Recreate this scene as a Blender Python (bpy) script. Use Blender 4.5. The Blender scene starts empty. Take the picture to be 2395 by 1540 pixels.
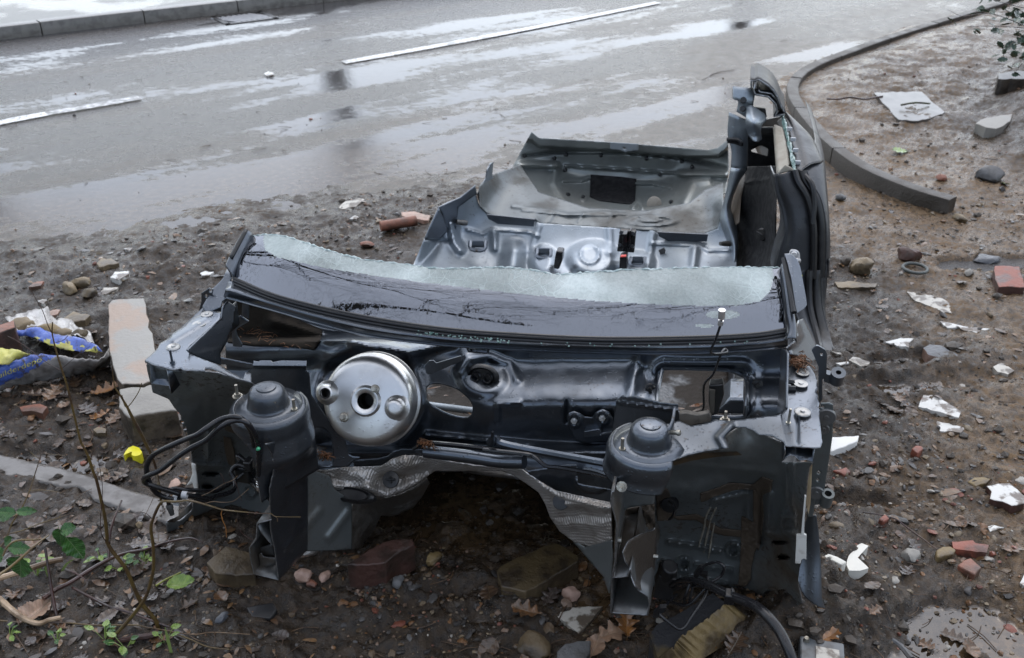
import bpy, math, random
import numpy as np
from mathutils import Vector, Matrix
random.seed(7); RNG = np.random.default_rng(11)
C = bpy.context.scene.collection
SC = bpy.context.scene
# ------------------------------------------------------------------ camera, sky, sun, exposure
FPX, PITCH, CAMH = 2230.0, math.radians(29.3), 1.9
cam = bpy.data.cameras.new('camera'); camo = bpy.data.objects.new('camera', cam); C.objects.link(camo)
camo.location = (0, 0, CAMH); camo.rotation_euler = (math.radians(90) - PITCH, 0, 0)
cam.sensor_width = 36; cam.lens = 36 * FPX / 2395; cam.clip_start = .02; cam.clip_end = 2000
cam.dof.use_dof = True; cam.dof.focus_distance = 2.35; cam.dof.aperture_fstop = 7.0
SC.camera = camo
SUN_EL, SUN_ROT = math.radians(57), math.radians(8)
w = bpy.data.worlds.new('World'); SC.world = w; w.use_nodes = True
nt = w.node_tree; bg = nt.nodes['Background']
sky = nt.nodes.new('ShaderNodeTexSky'); sky.sky_type = 'NISHITA'; sky.sun_disc = False
sky.sun_elevation = SUN_EL; sky.sun_rotation = SUN_ROT; sky.air_density = 1.0; sky.dust_density = 1.2; sky.ozone_density = 1.2
hs = nt.nodes.new('ShaderNodeHueSaturation'); hs.inputs['Saturation'].default_value = .62
nt.links.new(sky.outputs[0], hs.inputs['Color']); nt.links.new(hs.outputs[0], bg.inputs['Color'])
bg.inputs['Strength'].default_value = .12
sl = bpy.data.lights.new('sun', 'SUN'); so = bpy.data.objects.new('sun', sl); C.objects.link(so)
sl.energy = 1.0; sl.angle = math.radians(150); sl.color = (1., .985, .96)
sd = Vector((math.sin(SUN_ROT) * math.cos(SUN_EL), math.cos(SUN_ROT) * math.cos(SUN_EL), math.sin(SUN_EL)))
so.rotation_euler = sd.to_track_quat('Z', 'Y').to_euler()
SC.view_settings.view_transform = 'Standard'; SC.view_settings.look = 'None'
SC.view_settings.exposure = 1.15; SC.view_settings.gamma = 1
SC.render.engine = 'CYCLES'
SC.cycles.max_bounces = 8; SC.cycles.diffuse_bounces = 3; SC.cycles.glossy_bounces = 4; SC.cycles.transmission_bounces = 6
SC.cycles.caustics_reflective = False; SC.cycles.caustics_refractive = False; SC.cycles.sample_clamp_indirect = 6
SC.cycles.use_denoising = True

# ------------------------------------------------------------------ survey: photo measurements -> places
CP, SP = math.cos(PITCH), math.sin(PITCH)
PSI = math.radians(12.7); OX, OY = -.13, 1.85; CS, SN = math.cos(PSI), math.sin(PSI)
def ray(u, v):
    u = np.asarray(u, float); v = np.asarray(v, float)
    x = (u - 1197.5) / FPX; y = -(v - 770) / FPX
    return np.stack([x, CP + y * SP, -SP + y * CP], -1)
def G(u, v, z=0.0):
    d = ray(u, v); t = (z - CAMH) / d[..., 2]
    p = d * t[..., None]; p[..., 2] = z; return p
def W(u, v, y):
    d = ray(u, v); t = np.asarray(y) / d[..., 1]; p = d * t[..., None]; p[..., 2] += CAMH; return p
RL = np.array([[CS, -SN, 0], [SN, CS, 0], [0, 0, 1.]])
EYE = RL @ np.array([-OX, -OY, CAMH])
def lray(u, v): return ray(u, v) @ RL.T
def on(u, v, ax, val):
    d = lray(u, v); t = (np.asarray(val, float) - EYE[ax]) / d[..., ax]
    return EYE + d * t[..., None]
def Q(u, v, b): return on(u, v, 1, b)
def Qc(u, v, c): return on(u, v, 2, c)
def Qa(u, v, a): return on(u, v, 0, a)
def q(p, b): return Q(p[0], p[1], b)
def Zm(x0, y0, sw, iw=2395):
    s = sw / iw * .584717
    def f(*pts):
        if len(pts) == 1 and isinstance(pts[0], list): pts = pts[0]
        r = [(x0 * .584717 + p[0] * s, y0 * .584717 + p[1] * s) + tuple(p[2:]) for p in pts]
        return r
    return f
z1 = Zm(500, 900, 1400); z2 = Zm(1700, 900, 1700); z3 = Zm(500, 1600, 1400); z4 = Zm(1700, 1600, 1700); z5 = Zm(1600, 250, 1800)
z6 = Zm(0, 1050, 900, 1848); n1 = Zm(2900, 280, 500, 962); n2 = Zm(2900, 1000, 500, 962); y1 = Zm(560, 1700, 700, 1960)
y2 = Zm(1200, 1700, 800, 2053); y3 = Zm(2400, 1600, 1000, 1925); y4 = Zm(0, 1750, 700, 1960); y5 = Zm(2000, 2200, 1300)
br = Zm(3100, 1800, 996, 1839); mr = Zm(3100, 1000, 996, 1704); tr = Zm(3100, 0, 996, 1394); bl = Zm(0, 1800, 1000, 1847); tl = Zm(0, 0, 1600); ml = Zm(0, 600, 1900)
sr = Zm(1600, 850, 1100)

# ------------------------------------------------------------------ noise
def _h(ix, iy, s):
    n = (ix.astype(np.int64) * 374761393 + iy.astype(np.int64) * 668265263 + s * 1442695041) & 0x7fffffff
    n = ((n ^ (n >> 13)) * 1274126177) & 0x7fffffff
    return ((n ^ (n >> 16)) & 0xffff) / 65535.0
def vn(x, y, s=0):
    x = np.asarray(x, float); y = np.asarray(y, float)
    ix = np.floor(x); iy = np.floor(y); fx = x - ix; fy = y - iy
    fx = fx * fx * (3 - 2 * fx); fy = fy * fy * (3 - 2 * fy)
    a = _h(ix, iy, s); b = _h(ix + 1, iy, s); c = _h(ix, iy + 1, s); d = _h(ix + 1, iy + 1, s)
    return (a + (b - a) * fx) * (1 - fy) + (c + (d - c) * fx) * fy - .5
def fbm(x, y, o=4, s=0, g=.5):
    r = 0; a = 1
    for i in range(o):
        r = r + a * vn(x * 2 ** i + 17.3 * i, y * 2 ** i - 9.1 * i, s + i); a *= g
    return r
def sst(a, b, x):
    t = np.clip((x - a) / (b - a), 0, 1); return t * t * (3 - 2 * t)

# ------------------------------------------------------------------ mesh helpers
def cr(P, n):
    P = np.asarray(P, float); k = len(P)
    if n <= 1 or k < 2: return P
    E = np.vstack([2 * P[0] - P[1], P, 2 * P[-1] - P[-2]]); out = []
    for i in range(k - 1):
        p0, p1, p2, p3 = E[i:i + 4]
        for t in np.arange(n) / n:
            out.append(.5 * (2 * p1 + (p2 - p0) * t + (2 * p0 - 5 * p1 + 4 * p2 - p3) * t * t + (3 * p1 - p0 - 3 * p2 + p3) * t ** 3))
    out.append(P[-1]); return np.array(out)
def crc(P, n=4):
    P = [tuple(p[:2]) for p in P]; k = len(P)
    R = cr(np.array(P[-2:] + P + P[:2], float), n); return R[2 * n:-2 * n][:k * n + 0]
def jag(P, amp, step, closed=True, seed=1):
    r = random.Random(seed); out = []; n = len(P)
    for i in range(n if closed else n - 1):
        a = np.array(P[i][:2]); b = np.array(P[(i + 1) % n][:2]); L = np.hypot(*(b - a)); k = max(1, int(L / step))
        for j in range(k):
            p = a + (b - a) * j / k
            out.append((p[0] + r.uniform(-amp, amp), p[1] + r.uniform(-amp, amp)))
    if not closed: out.append(tuple(P[-1][:2]))
    return out
def inside(X, Y, poly):
    poly = np.asarray([p[:2] for p in poly], float); r = np.zeros(X.shape, bool); n = len(poly)
    for i in range(n):
        x1, y1_ = poly[i]; x2, y2_ = poly[(i + 1) % n]
        if y1_ == y2_: continue
        c = ((y1_ > Y) != (y2_ > Y)) & (X < (x2 - x1) * (Y - y1_) / (y2_ - y1_) + x1); r ^= c
    return r
def near(PX, PY, polys):
    best = np.full(PX.shape, 1e18); bx = PX.copy(); by = PY.copy()
    for poly in polys:
        P = np.asarray([p[:2] for p in poly], float)
        for i in range(len(P)):
            a = P[i]; b = P[(i + 1) % len(P)]; d = b - a; L = (d @ d) or 1e-9
            t = np.clip(((PX - a[0]) * d[0] + (PY - a[1]) * d[1]) / L, 0, 1)
            cx = a[0] + t * d[0]; cy = a[1] + t * d[1]; D = (cx - PX) ** 2 + (cy - PY) ** 2
            m = D < best; best[m] = D[m]; bx[m] = cx[m]; by[m] = cy[m]
    return bx, by, np.sqrt(best)
def rbf(ctrl):
    c = np.array(ctrl, float); X = c[:, :2] / 300; n = len(c)
    def phi(r): return np.where(r > 1e-9, r * r * np.log(np.maximum(r, 1e-9)), 0)
    if n < 3:
        return lambda U, V: np.full(np.shape(U), c[:, 2].mean())
    D = np.linalg.norm(X[:, None] - X[None], axis=2); A = np.zeros((n + 3, n + 3)); A[:n, :n] = phi(D) + 1e-6 * np.eye(n)
    A[:n, n] = 1; A[:n, n + 1:] = X; A[n, :n] = 1; A[n + 1:, :n] = X.T
    s = np.linalg.lstsq(A, np.concatenate([c[:, 2], [0, 0, 0]]), rcond=None)[0]
    def f(U, V):
        U = np.asarray(U, float) / 300; V = np.asarray(V, float) / 300; r = s[n] + s[n + 1] * U + s[n + 2] * V
        for i in range(n): r = r + s[i] * phi(np.hypot(U - X[i, 0], V - X[i, 1]))
        return r
    return f
SPLIT = {'stud', 'bracket', 'weld_spot', 'washer', 'fixing_clip', 'hose_clip', 'fixing', 'seat_pin', 'rubber_stop', 'nut', 'underseal', 'boss', 'cable_clip', 'drip_streak', 'cross_member', 'loom_clip', 'seat_back_step', 'trim_socket', 'torn_bracket', 'rail_web', 'glass_clip', 'glass_granule'}
class MB:
    def __init__(s): s.V = []; s.F = []; s.M = []; s.n = 0; s.col = []; s.P = []
    def add(s, V, F, mi=0, col=None):
        V = np.asarray(V, float).reshape(-1, 3); s.P.append((len(s.V), len(s.F), s.n)); s.V.append(V)
        s.F += [tuple(int(i) + s.n for i in f) for f in F]; s.M += [mi] * len(F); s.n += len(V)
        if col is not None: s.col.append(np.tile(np.array(col, float), (len(V), 1)) if np.ndim(col) == 1 else np.asarray(col))
        return s
    def grid(s, A, mi=0, wrap=False):
        r, c = A.shape[:2]; F = []
        for i in range(r - 1):
            for j in range(c if wrap else c - 1):
                k = (j + 1) % c; F.append((i * c + j, i * c + k, (i + 1) * c + k, (i + 1) * c + j))
        return s.add(A.reshape(-1, 3), F, mi)
    def loft(s, rows, nu=6, nv=6, mi=0, wrap=False):
        R = [cr(np.array(r, float), nu) for r in rows]; A = np.stack(R)
        B = np.stack([cr(A[:, j], nv) for j in range(A.shape[1])], 1); return s.grid(B, mi, wrap)
    def tube(s, pts, r, n=8, sub=5, mi=0, cap=True, wob=0):
        P = cr(np.array(pts, float), sub); k = len(P)
        if np.ndim(r) == 0: R = np.full(k, r)
        else: R = np.interp(np.linspace(0, 1, k), np.linspace(0, 1, len(r)), r)
        if wob: R = R * (1 + RNG.uniform(-wob, wob, k))
        T = np.gradient(P, axis=0); T /= np.linalg.norm(T, axis=1)[:, None] + 1e-12
        u = np.cross(T[0], [0.3, .1, 1.]); u /= np.linalg.norm(u); A = np.zeros((k, n, 3)); an = np.arange(n) * 2 * math.pi / n
        for i in range(k):
            u = u - T[i] * (u @ T[i]); u /= np.linalg.norm(u); vv = np.cross(T[i], u)
            A[i] = P[i] + R[i] * (np.cos(an)[:, None] * u + np.sin(an)[:, None] * vv)
        st = s.n; s.grid(A, mi, True)
        if cap: s.F += [tuple(st + j for j in range(n)), tuple(st + (k - 1) * n + j for j in range(n - 1, -1, -1))]; s.M += [mi, mi]
        return s
    def lathe(s, prof, o, axis=(0, 0, 1), n=32, a0=0, a1=2 * math.pi, mi=0, ref=None):
        ax = np.array(axis, float); ax /= np.linalg.norm(ax)
        u = np.array(ref if ref is not None else ((1, 0, 0) if abs(ax[0]) < .9 else (0, 1, 0)), float); u = u - ax * (u @ ax); u /= np.linalg.norm(u); v = np.cross(ax, u)
        full = abs(a1 - a0 - 2 * math.pi) < 1e-6; an = a0 + (a1 - a0) * (np.arange(n) / n if full else np.linspace(0, 1, n))
        d = np.cos(an)[:, None] * u + np.sin(an)[:, None] * v
        A = np.stack([np.array(o) + ax * h + r * d for r, h in prof]); return s.grid(A, mi, full)
    def prism(s, poly, vec, mi=0):
        P = np.asarray(poly, float); n = len(P); vec = np.array(vec, float)
        F = [tuple(range(n)), tuple(range(2 * n - 1, n - 1, -1))] + [(i, i + n, (i + 1) % n + n, (i + 1) % n) for i in range(n)]
        return s.add(np.vstack([P, P + vec]), F, mi)
    def box(s, c, sz, rot=None, mi=0):
        c = np.array(c, float); h = np.array(sz, float) / 2
        V = np.array([[x, y, z] for x in (-1, 1) for y in (-1, 1) for z in (-1, 1)]) * h
        if rot is not None: V = V @ np.array(rot).T
        return s.add(V + c, [(0, 1, 3, 2), (4, 6, 7, 5), (0, 4, 5, 1), (2, 3, 7, 6), (0, 2, 6, 4), (1, 5, 7, 3)], mi)
    def panel(s, poly, ctrl, holes=(), step=4.0, mi=0, add=None, mapf=None):
        P = np.asarray([p[:2] for p in poly], float); x0, y0 = P.min(0); x1, y1_ = P.max(0)
        nx = max(2, int((x1 - x0) / step) + 2); ny = max(2, int((y1_ - y0) / step) + 2)
        U, V = np.meshgrid(np.linspace(x0 - .01, x1 + .01, nx), np.linspace(y0 - .01, y1_ + .01, ny))
        cu = (U[:-1, :-1] + U[1:, 1:]) / 2; cv = (V[:-1, :-1] + V[1:, 1:]) / 2
        keep = inside(cu, cv, P)
        for h in holes: keep &= ~inside(cu, cv, h)
        kp = np.pad(keep, 1); nk = kp[:-1, :-1].astype(int) + kp[1:, :-1] + kp[:-1, 1:] + kp[1:, 1:]
        bd = (nk > 0) & (nk < 4); used = nk > 0
        if bd.any():
            bx, by, dd = near(U[bd], V[bd], [P] + list(holes)); U[bd] = bx; V[bd] = by
        if mapf is None:
            f = ctrl if callable(ctrl) else rbf(ctrl); B = f(U, V)
            if add is not None: B = B + add(U, V)
            X = Q(U, V, B)
        else: X = mapf(U, V)
        idx = -np.ones(U.shape, int); idx[used] = np.arange(used.sum()); I, J = np.nonzero(keep)
        F = np.stack([idx[I, J], idx[I + 1, J], idx[I + 1, J + 1], idx[I, J + 1]], 1)
        return s.add(X[used], F.tolist(), mi)
    def build(s, name, mats, parent=None, smooth=True, solid=None, rim=None, bevel=None, off=0, angle=40, sub=0):
        if name in SPLIT and len(s.P) > 1:
            o = None
            for k, (vi, fi, n0) in enumerate(s.P):
                e = s.P[k + 1] if k + 1 < len(s.P) else (len(s.V), len(s.F), s.n)
                b = MB(); b.V = s.V[vi:e[0]]; b.F = [tuple(i - n0 for i in f) for f in s.F[fi:e[1]]]; b.M = s.M[fi:e[1]]; o = b.build(name, mats, parent, smooth, solid, rim, bevel, off, angle, sub)
            return o
        V = np.vstack(s.V); me = bpy.data.meshes.new(name); me.from_pydata(V.tolist(), [], s.F); 
        if not isinstance(mats, (list, tuple)): mats = [mats]
        for m in mats: me.materials.append(m)
        if any(s.M): me.polygons.foreach_set('material_index', s.M)
        if s.col:
            a = me.color_attributes.new('col', 'FLOAT_COLOR', 'POINT'); cc = np.ones((len(V), 4)); k = np.vstack(s.col); cc[:, :k.shape[1]] = k
            a.data.foreach_set('color', cc.ravel())
        me.validate(); me.update()
        if smooth:
            me.polygons.foreach_set('use_smooth', [True] * len(me.polygons))
            if angle: me.set_sharp_from_angle(angle=math.radians(angle))
        o = bpy.data.objects.new(name, me); C.objects.link(o)
        if parent is not None: o.parent = parent
        if solid:
            md = o.modifiers.new('thick', 'SOLIDIFY'); md.thickness = solid; md.offset = off
            if rim is not None:
                me.materials.append(rim); md.material_offset_rim = len(me.materials) - 1
        if bevel:
            md = o.modifiers.new('bev', 'BEVEL'); md.width = bevel; md.segments = 2; md.limit_method = 'ANGLE'
        if sub:
            md = o.modifiers.new('sub', 'SUBSURF'); md.levels = sub; md.render_levels = sub
        return o
def tag(o, label, cat, group=None):
    o['label'] = label; o['category'] = cat
    if group: o['group'] = group
    return o
def thing(name, label, cat, loc=(0, 0, 0), rz=0, group=None):
    o = bpy.data.objects.new(name, None); C.objects.link(o); o.location = loc; o.rotation_euler = (0, 0, rz); o.empty_display_size = .1
    return tag(o, label, cat, group)
def kind(o, k='structure'): o['kind'] = k; return o

# ------------------------------------------------------------------ materials
class NT:
    def __init__(s, name):
        s.m = bpy.data.materials.new(name); s.m.use_nodes = True; s.t = s.m.node_tree; s.b = s.t.nodes['Principled BSDF']
        tc = s.t.nodes.new('ShaderNodeTexCoord'); s.co = tc.outputs['Object']
    def n(s, t, **k):
        d = s.t.nodes.new(t)
        for a, v in k.items(): setattr(d, a, v)
        return d
    def l(s, a, b): s.t.links.new(a, b)
    def noise(s, sc, det=4, rough=.55, co=None, dist=0):
        d = s.n('ShaderNodeTexNoise'); d.inputs['Scale'].default_value = sc; d.inputs['Detail'].default_value = det; d.inputs['Roughness'].default_value = rough
        d.inputs['Distortion'].default_value = dist; s.l(co or s.co, d.inputs['Vector']); return d.outputs['Fac']
    def vor(s, sc, feat='F1', out='Distance', co=None):
        d = s.n('ShaderNodeTexVoronoi'); d.feature = feat; d.inputs['Scale'].default_value = sc; s.l(co or s.co, d.inputs['Vector']); return d.outputs[out]
    def mp(s, scale=(1, 1, 1), rot=(0, 0, 0), co=None):
        d = s.n('ShaderNodeMapping'); d.inputs['Scale'].default_value = scale; d.inputs['Rotation'].default_value = rot; s.l(co or s.co, d.inputs['Vector']); return d.outputs[0]
    def ramp(s, f, a, b, va=0., vb=1.):
        d = s.n('ShaderNodeMapRange'); d.interpolation_type = 'SMOOTHSTEP'
        s.l(f, d.inputs['Value']); d.inputs['From Min'].default_value = a; d.inputs['From Max'].default_value = b
        d.inputs['To Min'].default_value = va; d.inputs['To Max'].default_value = vb; return d.outputs[0]
    def mix(s, f, a, b):
        d = s.n('ShaderNodeMix'); d.data_type = 'RGBA'
        for v, k in ((f, 0), (a, 6), (b, 7)):
            if isinstance(v, (int, float)): d.inputs[k].default_value = v if k == 0 else (v, v, v, 1)
            elif isinstance(v, tuple): d.inputs[k].default_value = v + (1,) if len(v) == 3 else v
            else: s.l(v, d.inputs[k])
        return d.outputs[2]
    def math(s, op, a, b=0.):
        d = s.n('ShaderNodeMath'); d.operation = op
        for i, v in enumerate((a, b)):
            if isinstance(v, (int, float)): d.inputs[i].default_value = v
            else: s.l(v, d.inputs[i])
        return d.outputs[0]
    def attr(s, name, out='Fac'):
        d = s.n('ShaderNodeAttribute'); d.attribute_name = name; return d.outputs[out]
    def bump(s, h, st, dist=.01, prev=None):
        d = s.n('ShaderNodeBump'); d.inputs['Strength'].default_value = st; d.inputs['Distance'].default_value = dist; s.l(h, d.inputs['Height'])
        if prev is not None: s.l(prev, d.inputs['Normal'])
        return d.outputs[0]
    def set(s, **k):
        for a, v in k.items():
            i = s.b.inputs[a.replace('_', ' ')]
            if isinstance(v, (int, float)): i.default_value = v
            elif isinstance(v, tuple): i.default_value = v + (1,) if len(v) == 3 else v
            else: s.l(v, i)
        return s.m
def mat(name, c1, c2=None, sc=6, lo=.42, hi=.62, rough=.5, rough2=None, metal=0., metal2=None, bump=0, bsc=60, bd=.004, spec=.5, coat=0, drops=0, det=5, splat=0):
    t = NT(name); f = t.ramp(t.noise(sc, det), lo, hi)
    col = t.mix(f, c1, c2) if c2 else c1; ro = t.ramp(f, 0, 1, rough, rough2) if rough2 is not None else rough; me_ = t.ramp(f, 0, 1, metal, metal2) if metal2 is not None else metal
    if splat:
        k = t.math('MULTIPLY', t.ramp(t.noise(60, 6, .7), .70 - splat, .76 - splat), t.ramp(t.noise(3.5, 4), .42, .62)); col = t.mix(k, col, (.060, .046, .034)); inv = t.math('SUBTRACT', 1., k)
        ro = t.math('ADD', ro, t.math('MULTIPLY', k, .3)); me_ = t.math('MULTIPLY', me_, inv)
    t.set(Base_Color=col, Roughness=ro, Metallic=me_, Specular_IOR_Level=spec, Coat_Weight=coat, Coat_Roughness=.08)
    nrm = None
    if bump: nrm = t.bump(t.noise(bsc, 4), bump, bd)
    if drops:
        d = t.ramp(t.vor(130), .0, .42, 1, 0); k = t.math('MULTIPLY', d, t.ramp(t.noise(45, 2), .48, .6))
        nrm = t.bump(k, drops, .0016, nrm)
    if nrm is not None: t.set(Normal=nrm)
    return t.m
DUST = (.055, .042, .030)
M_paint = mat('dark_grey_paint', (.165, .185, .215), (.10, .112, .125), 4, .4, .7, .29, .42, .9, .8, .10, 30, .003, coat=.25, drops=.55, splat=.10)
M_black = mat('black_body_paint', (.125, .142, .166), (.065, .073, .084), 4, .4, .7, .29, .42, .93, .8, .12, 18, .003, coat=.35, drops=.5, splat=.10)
M_int = mat('grey_interior_paint', (.33, .37, .41), (.23, .26, .28), 4, .4, .7, .40, .50, .8, .7, .08, 25, .003, coat=.2, drops=.7, splat=.07)
M_arch = mat('dirty_wheelhouse', (.185, .20, .198), (.085, .066, .046), 4, .48, .70, .38, .7, .45, 0, .25, 60, .003, drops=.15, splat=.16)
M_archbrown = mat('muddy_wheelhouse', (.10, .075, .052), (.055, .045, .036), 7, .45, .7, .7, .5, 0, 0, .5, 90, .003)
M_edge = mat('torn_metal_edge', (.36, .37, .38), (.2, .2, .2), 60, .4, .6, .35, .5, .9, bump=.4, bsc=200, bd=.002)
M_galv = mat('bare_grey_steel', (.16, .165, .165), (.07, .058, .045), 9, .42, .62, .42, .7, .6, .1, .15, 70, .002)
M_bracket = mat('grey_green_bracket', (.13, .145, .145), (.09, .085, .075), 9, .5, .7, .35, .5, .5, .2, .1, 60, .002)
M_alu = mat('polished_aluminium', (.70, .70, .69), (.56, .55, .54), 12, .4, .7, .33, .42, 1., .95, .05, 40, .002, drops=.25)
M_rubber = mat('black_rubber', (.012, .012, .013), (.02, .019, .018), 20, .45, .7, .3, .5, 0, 0, .15, 90, .002)
M_hose = mat('black_hose', (.010, .010, .012), (.014, .014, .015), 30, .4, .7, .22, .35, bump=.2, bsc=60, bd=.001)
M_white = mat('white_plastic', (.72, .71, .66), (.45, .42, .36), 25, .55, .75, .4, .6)
M_trim = mat('black_felt_pad', (.007, .007, .008), (.012, .012, .013), 40, .4, .6, .8, .6, bump=.3, bsc=120, bd=.002, spec=.25)
M_dark = mat('near_black_paint', (.040, .043, .048), (.024, .025, .027), 5, .4, .7, .36, .5, .35, .25, .12, 40, .003, coat=.08, drops=.7, spec=.35)
M_foam = mat('tan_foam', (.42, .39, .33), (.34, .30, .24), 18, .4, .7, .85, bump=.3, bsc=80)
M_stud = mat('zinc_stud', (.45, .43, .37), (.3, .28, .24), 60, .4, .6, .35, .5, .9)
M_primer = mat('tan_primer', (.40, .31, .19), (.3, .22, .13), 15, .4, .6, .7)
M_pink = mat('red_button', (.75, .07, .05), rough=.35)
M_yellow = mat('yellow_sticker', (.75, .70, .05), rough=.4)
M_redst = mat('red_sticker_ring', (.6, .06, .04), rough=.4)
M_whitest = mat('white_sticker', (.75, .75, .74), rough=.4)
M_needle = mat('brown_conifer_needles', (.20, .085, .035), (.09, .045, .02), 40, .4, .6, .6)
def shield():
    t = NT('dimpled_foil'); sx = t.n('ShaderNodeSeparateXYZ'); t.l(t.co, sx.inputs[0]); k = 2 * math.pi / .0125
    wx = t.math('SINE', t.math('MULTIPLY', sx.outputs['X'], k)); wz = t.math('SINE', t.math('MULTIPLY', t.math('ADD', sx.outputs['Z'], t.math('MULTIPLY', sx.outputs['Y'], -.6)), k))
    nrm = t.bump(t.math('MULTIPLY', wx, wz), .6, .0018)
    f = t.ramp(t.noise(9, 4), .4, .68)
    return t.set(Base_Color=t.mix(f, (.52, .49, .455), (.27, .235, .20)), Metallic=.6, Roughness=t.ramp(f, 0, 1, .40, .55), Normal=nrm)
M_shield = shield()
M_foilside = mat('crumpled_foil', (.46, .43, .39), (.12, .10, .08), 10, .46, .70, .3, .55, .9, .4, .8, 60, .006)
def glass_clear():
    t = NT('crazed_wet_glass')
    s = t.mp((1, 1, 1), (0, 0, .5)); cr1 = t.ramp(t.vor(22, 'DISTANCE_TO_EDGE', co=s), 0, .035, 1, 0)
    cr2 = t.ramp(t.vor(60, 'DISTANCE_TO_EDGE', co=t.mp((1, .25, 1), (.3, .2, .9))), 0, .05, 1, 0)
    cl = t.ramp(t.noise(7, 5, .6), .25, .75, .45, 1); cl2 = t.ramp(t.noise(120, 4, .7), .3, .7, .72, 1)
    cra = t.math('MULTIPLY', t.math('MAXIMUM', cr1, t.math('MULTIPLY', cr2, .6)), t.ramp(t.noise(5, 3), .38, .6))
    dif = t.n('ShaderNodeBsdfTranslucent'); dif2 = t.n('ShaderNodeBsdfDiffuse')
    colr = t.mix(t.math('MULTIPLY', cl, cl2), (.54, .64, .62), (.93, .985, .97))
    t.l(colr, dif.inputs[0]); t.l(colr, dif2.inputs[0])
    m1 = t.n('ShaderNodeMixShader'); m1.inputs[0].default_value = .6; t.l(dif.outputs[0], m1.inputs[1]); t.l(dif2.outputs[0], m1.inputs[2])
    nrm = t.bump(t.noise(60, 5, .7), .5, .004); nrm = t.bump(t.math('MAXIMUM', cra, 0.0), .5, .002, nrm)
    t.set(Base_Color=(.78, .88, .86), Transmission_Weight=.93, Roughness=.06, IOR=1.45, Normal=nrm)
    m2 = t.n('ShaderNodeMixShader'); fac = t.math('ADD', t.math('ADD', t.ramp(t.math('MULTIPLY', cl, cl2), 0, 1, .36, .80), t.ramp(t.noise(3.2, 2), .4, .62, -.22, .22)), t.math('MULTIPLY', cra, .3))
    d = t.n('ShaderNodeClamp'); t.l(fac, d.inputs[0])
    t.l(d.outputs[0], m2.inputs[0]); t.l(t.b.outputs[0], m2.inputs[1]); t.l(m1.outputs[0], m2.inputs[2])
    t.l(m2.outputs[0], t.t.nodes['Material Output'].inputs[0]); return t.m
M_glass = glass_clear()
def frit():
    t = NT('black_frit_glass'); nrm = t.bump(t.noise(20, 3, .5, t.mp((1.6, .5, 1))), .05, .006)
    dr = t.math('MULTIPLY', t.ramp(t.noise(95, 3, .6, t.mp((1.5, .6, 1))), .52, .60), t.ramp(t.noise(7, 3), .42, .6)); nrm = t.bump(dr, .30, .002, nrm)
    return t.set(Base_Color=(.135, .147, .172), Metallic=1., Roughness=.03, Coat_Weight=1., Coat_Roughness=.02, Coat_IOR=1.5, Normal=nrm)
M_frit = frit()
def attrmat(name, rough=.45, bump=.4, bsc=120, wet=.0):
    t = NT(name); c = t.attr('col', 'Color'); f = t.noise(70, 4)
    t.set(Base_Color=t.mix(t.ramp(f, .38, .7, .1, .7), c, (.034, .026, .018)), Roughness=t.ramp(t.noise(30, 3), .35, .65, rough * .5, rough * 1.4), Normal=t.bump(t.noise(bsc, 4), bump, .003), Coat_Weight=wet, Coat_Roughness=.1)
    return t.m
M_stone = attrmat('wet_stone', .5, .5, 90, .15); M_leafl = attrmat('wet_leaf', .35, .3, 60, .2)
def pmat(name, c1, c2, sc=14, rough=.55, bump=.6, bsc=70, lo=.42, hi=.66, wet=.1): 
    m = mat(name, c1, c2, sc, lo, hi, rough, rough * .7, bump=bump, bsc=bsc, bd=.006, coat=wet); return m
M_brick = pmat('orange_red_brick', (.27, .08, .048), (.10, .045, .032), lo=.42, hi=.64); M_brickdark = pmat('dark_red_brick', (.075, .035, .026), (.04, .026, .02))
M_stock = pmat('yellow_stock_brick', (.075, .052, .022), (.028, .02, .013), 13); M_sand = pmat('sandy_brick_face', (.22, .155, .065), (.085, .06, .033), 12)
M_soot = pmat('blackened_brick_face', (.022, .022, .024), (.08, .06, .03), 12, .6, .5, 90, .58, .68)
M_brown = pmat('brown_brick', (.12, .085, .045), (.05, .036, .022), 10); M_conc = pmat('grey_concrete', (.27, .255, .225), (.19, .175, .15), 9, .6, .35, 90)
M_concp = pmat('pinkish_concrete', (.38, .28, .21), (.22, .19, .165), 11, .6, .5, 60); M_concd = pmat('broken_concrete', (.11, .085, .06), (.035, .028, .02), 16, .7, 1.0, 40)
M_chalk = pmat('white_tile', (.62, .61, .57), (.13, .10, .075), 22, .3, .2, 60, .47, .60, .3); M_dirtytile = pmat('muddy_white_tile', (.5, .47, .41), (.12, .095, .07), 22, .45, .3, 80, .46, .58)
M_grey = pmat('grey_stone', (.12, .12, .12), (.06, .058, .055), 12); M_tan = pmat('tan_stone', (.22, .165, .095), (.10, .075, .045), 12); M_clod = pmat('mud_clod', (.055, .042, .03), (.025, .02, .015), 15, .6, 1., 60)
M_slate = pmat('slate_grey', (.09, .095, .105), (.05, .05, .052), 10, .4); M_terra = pmat('terracotta', (.26, .105, .065), (.10, .055, .038), 10, lo=.40, hi=.62)
M_pinkst = pmat('pinkish_rubble', (.45, .30, .235), (.28, .17, .12), 20)
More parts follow.
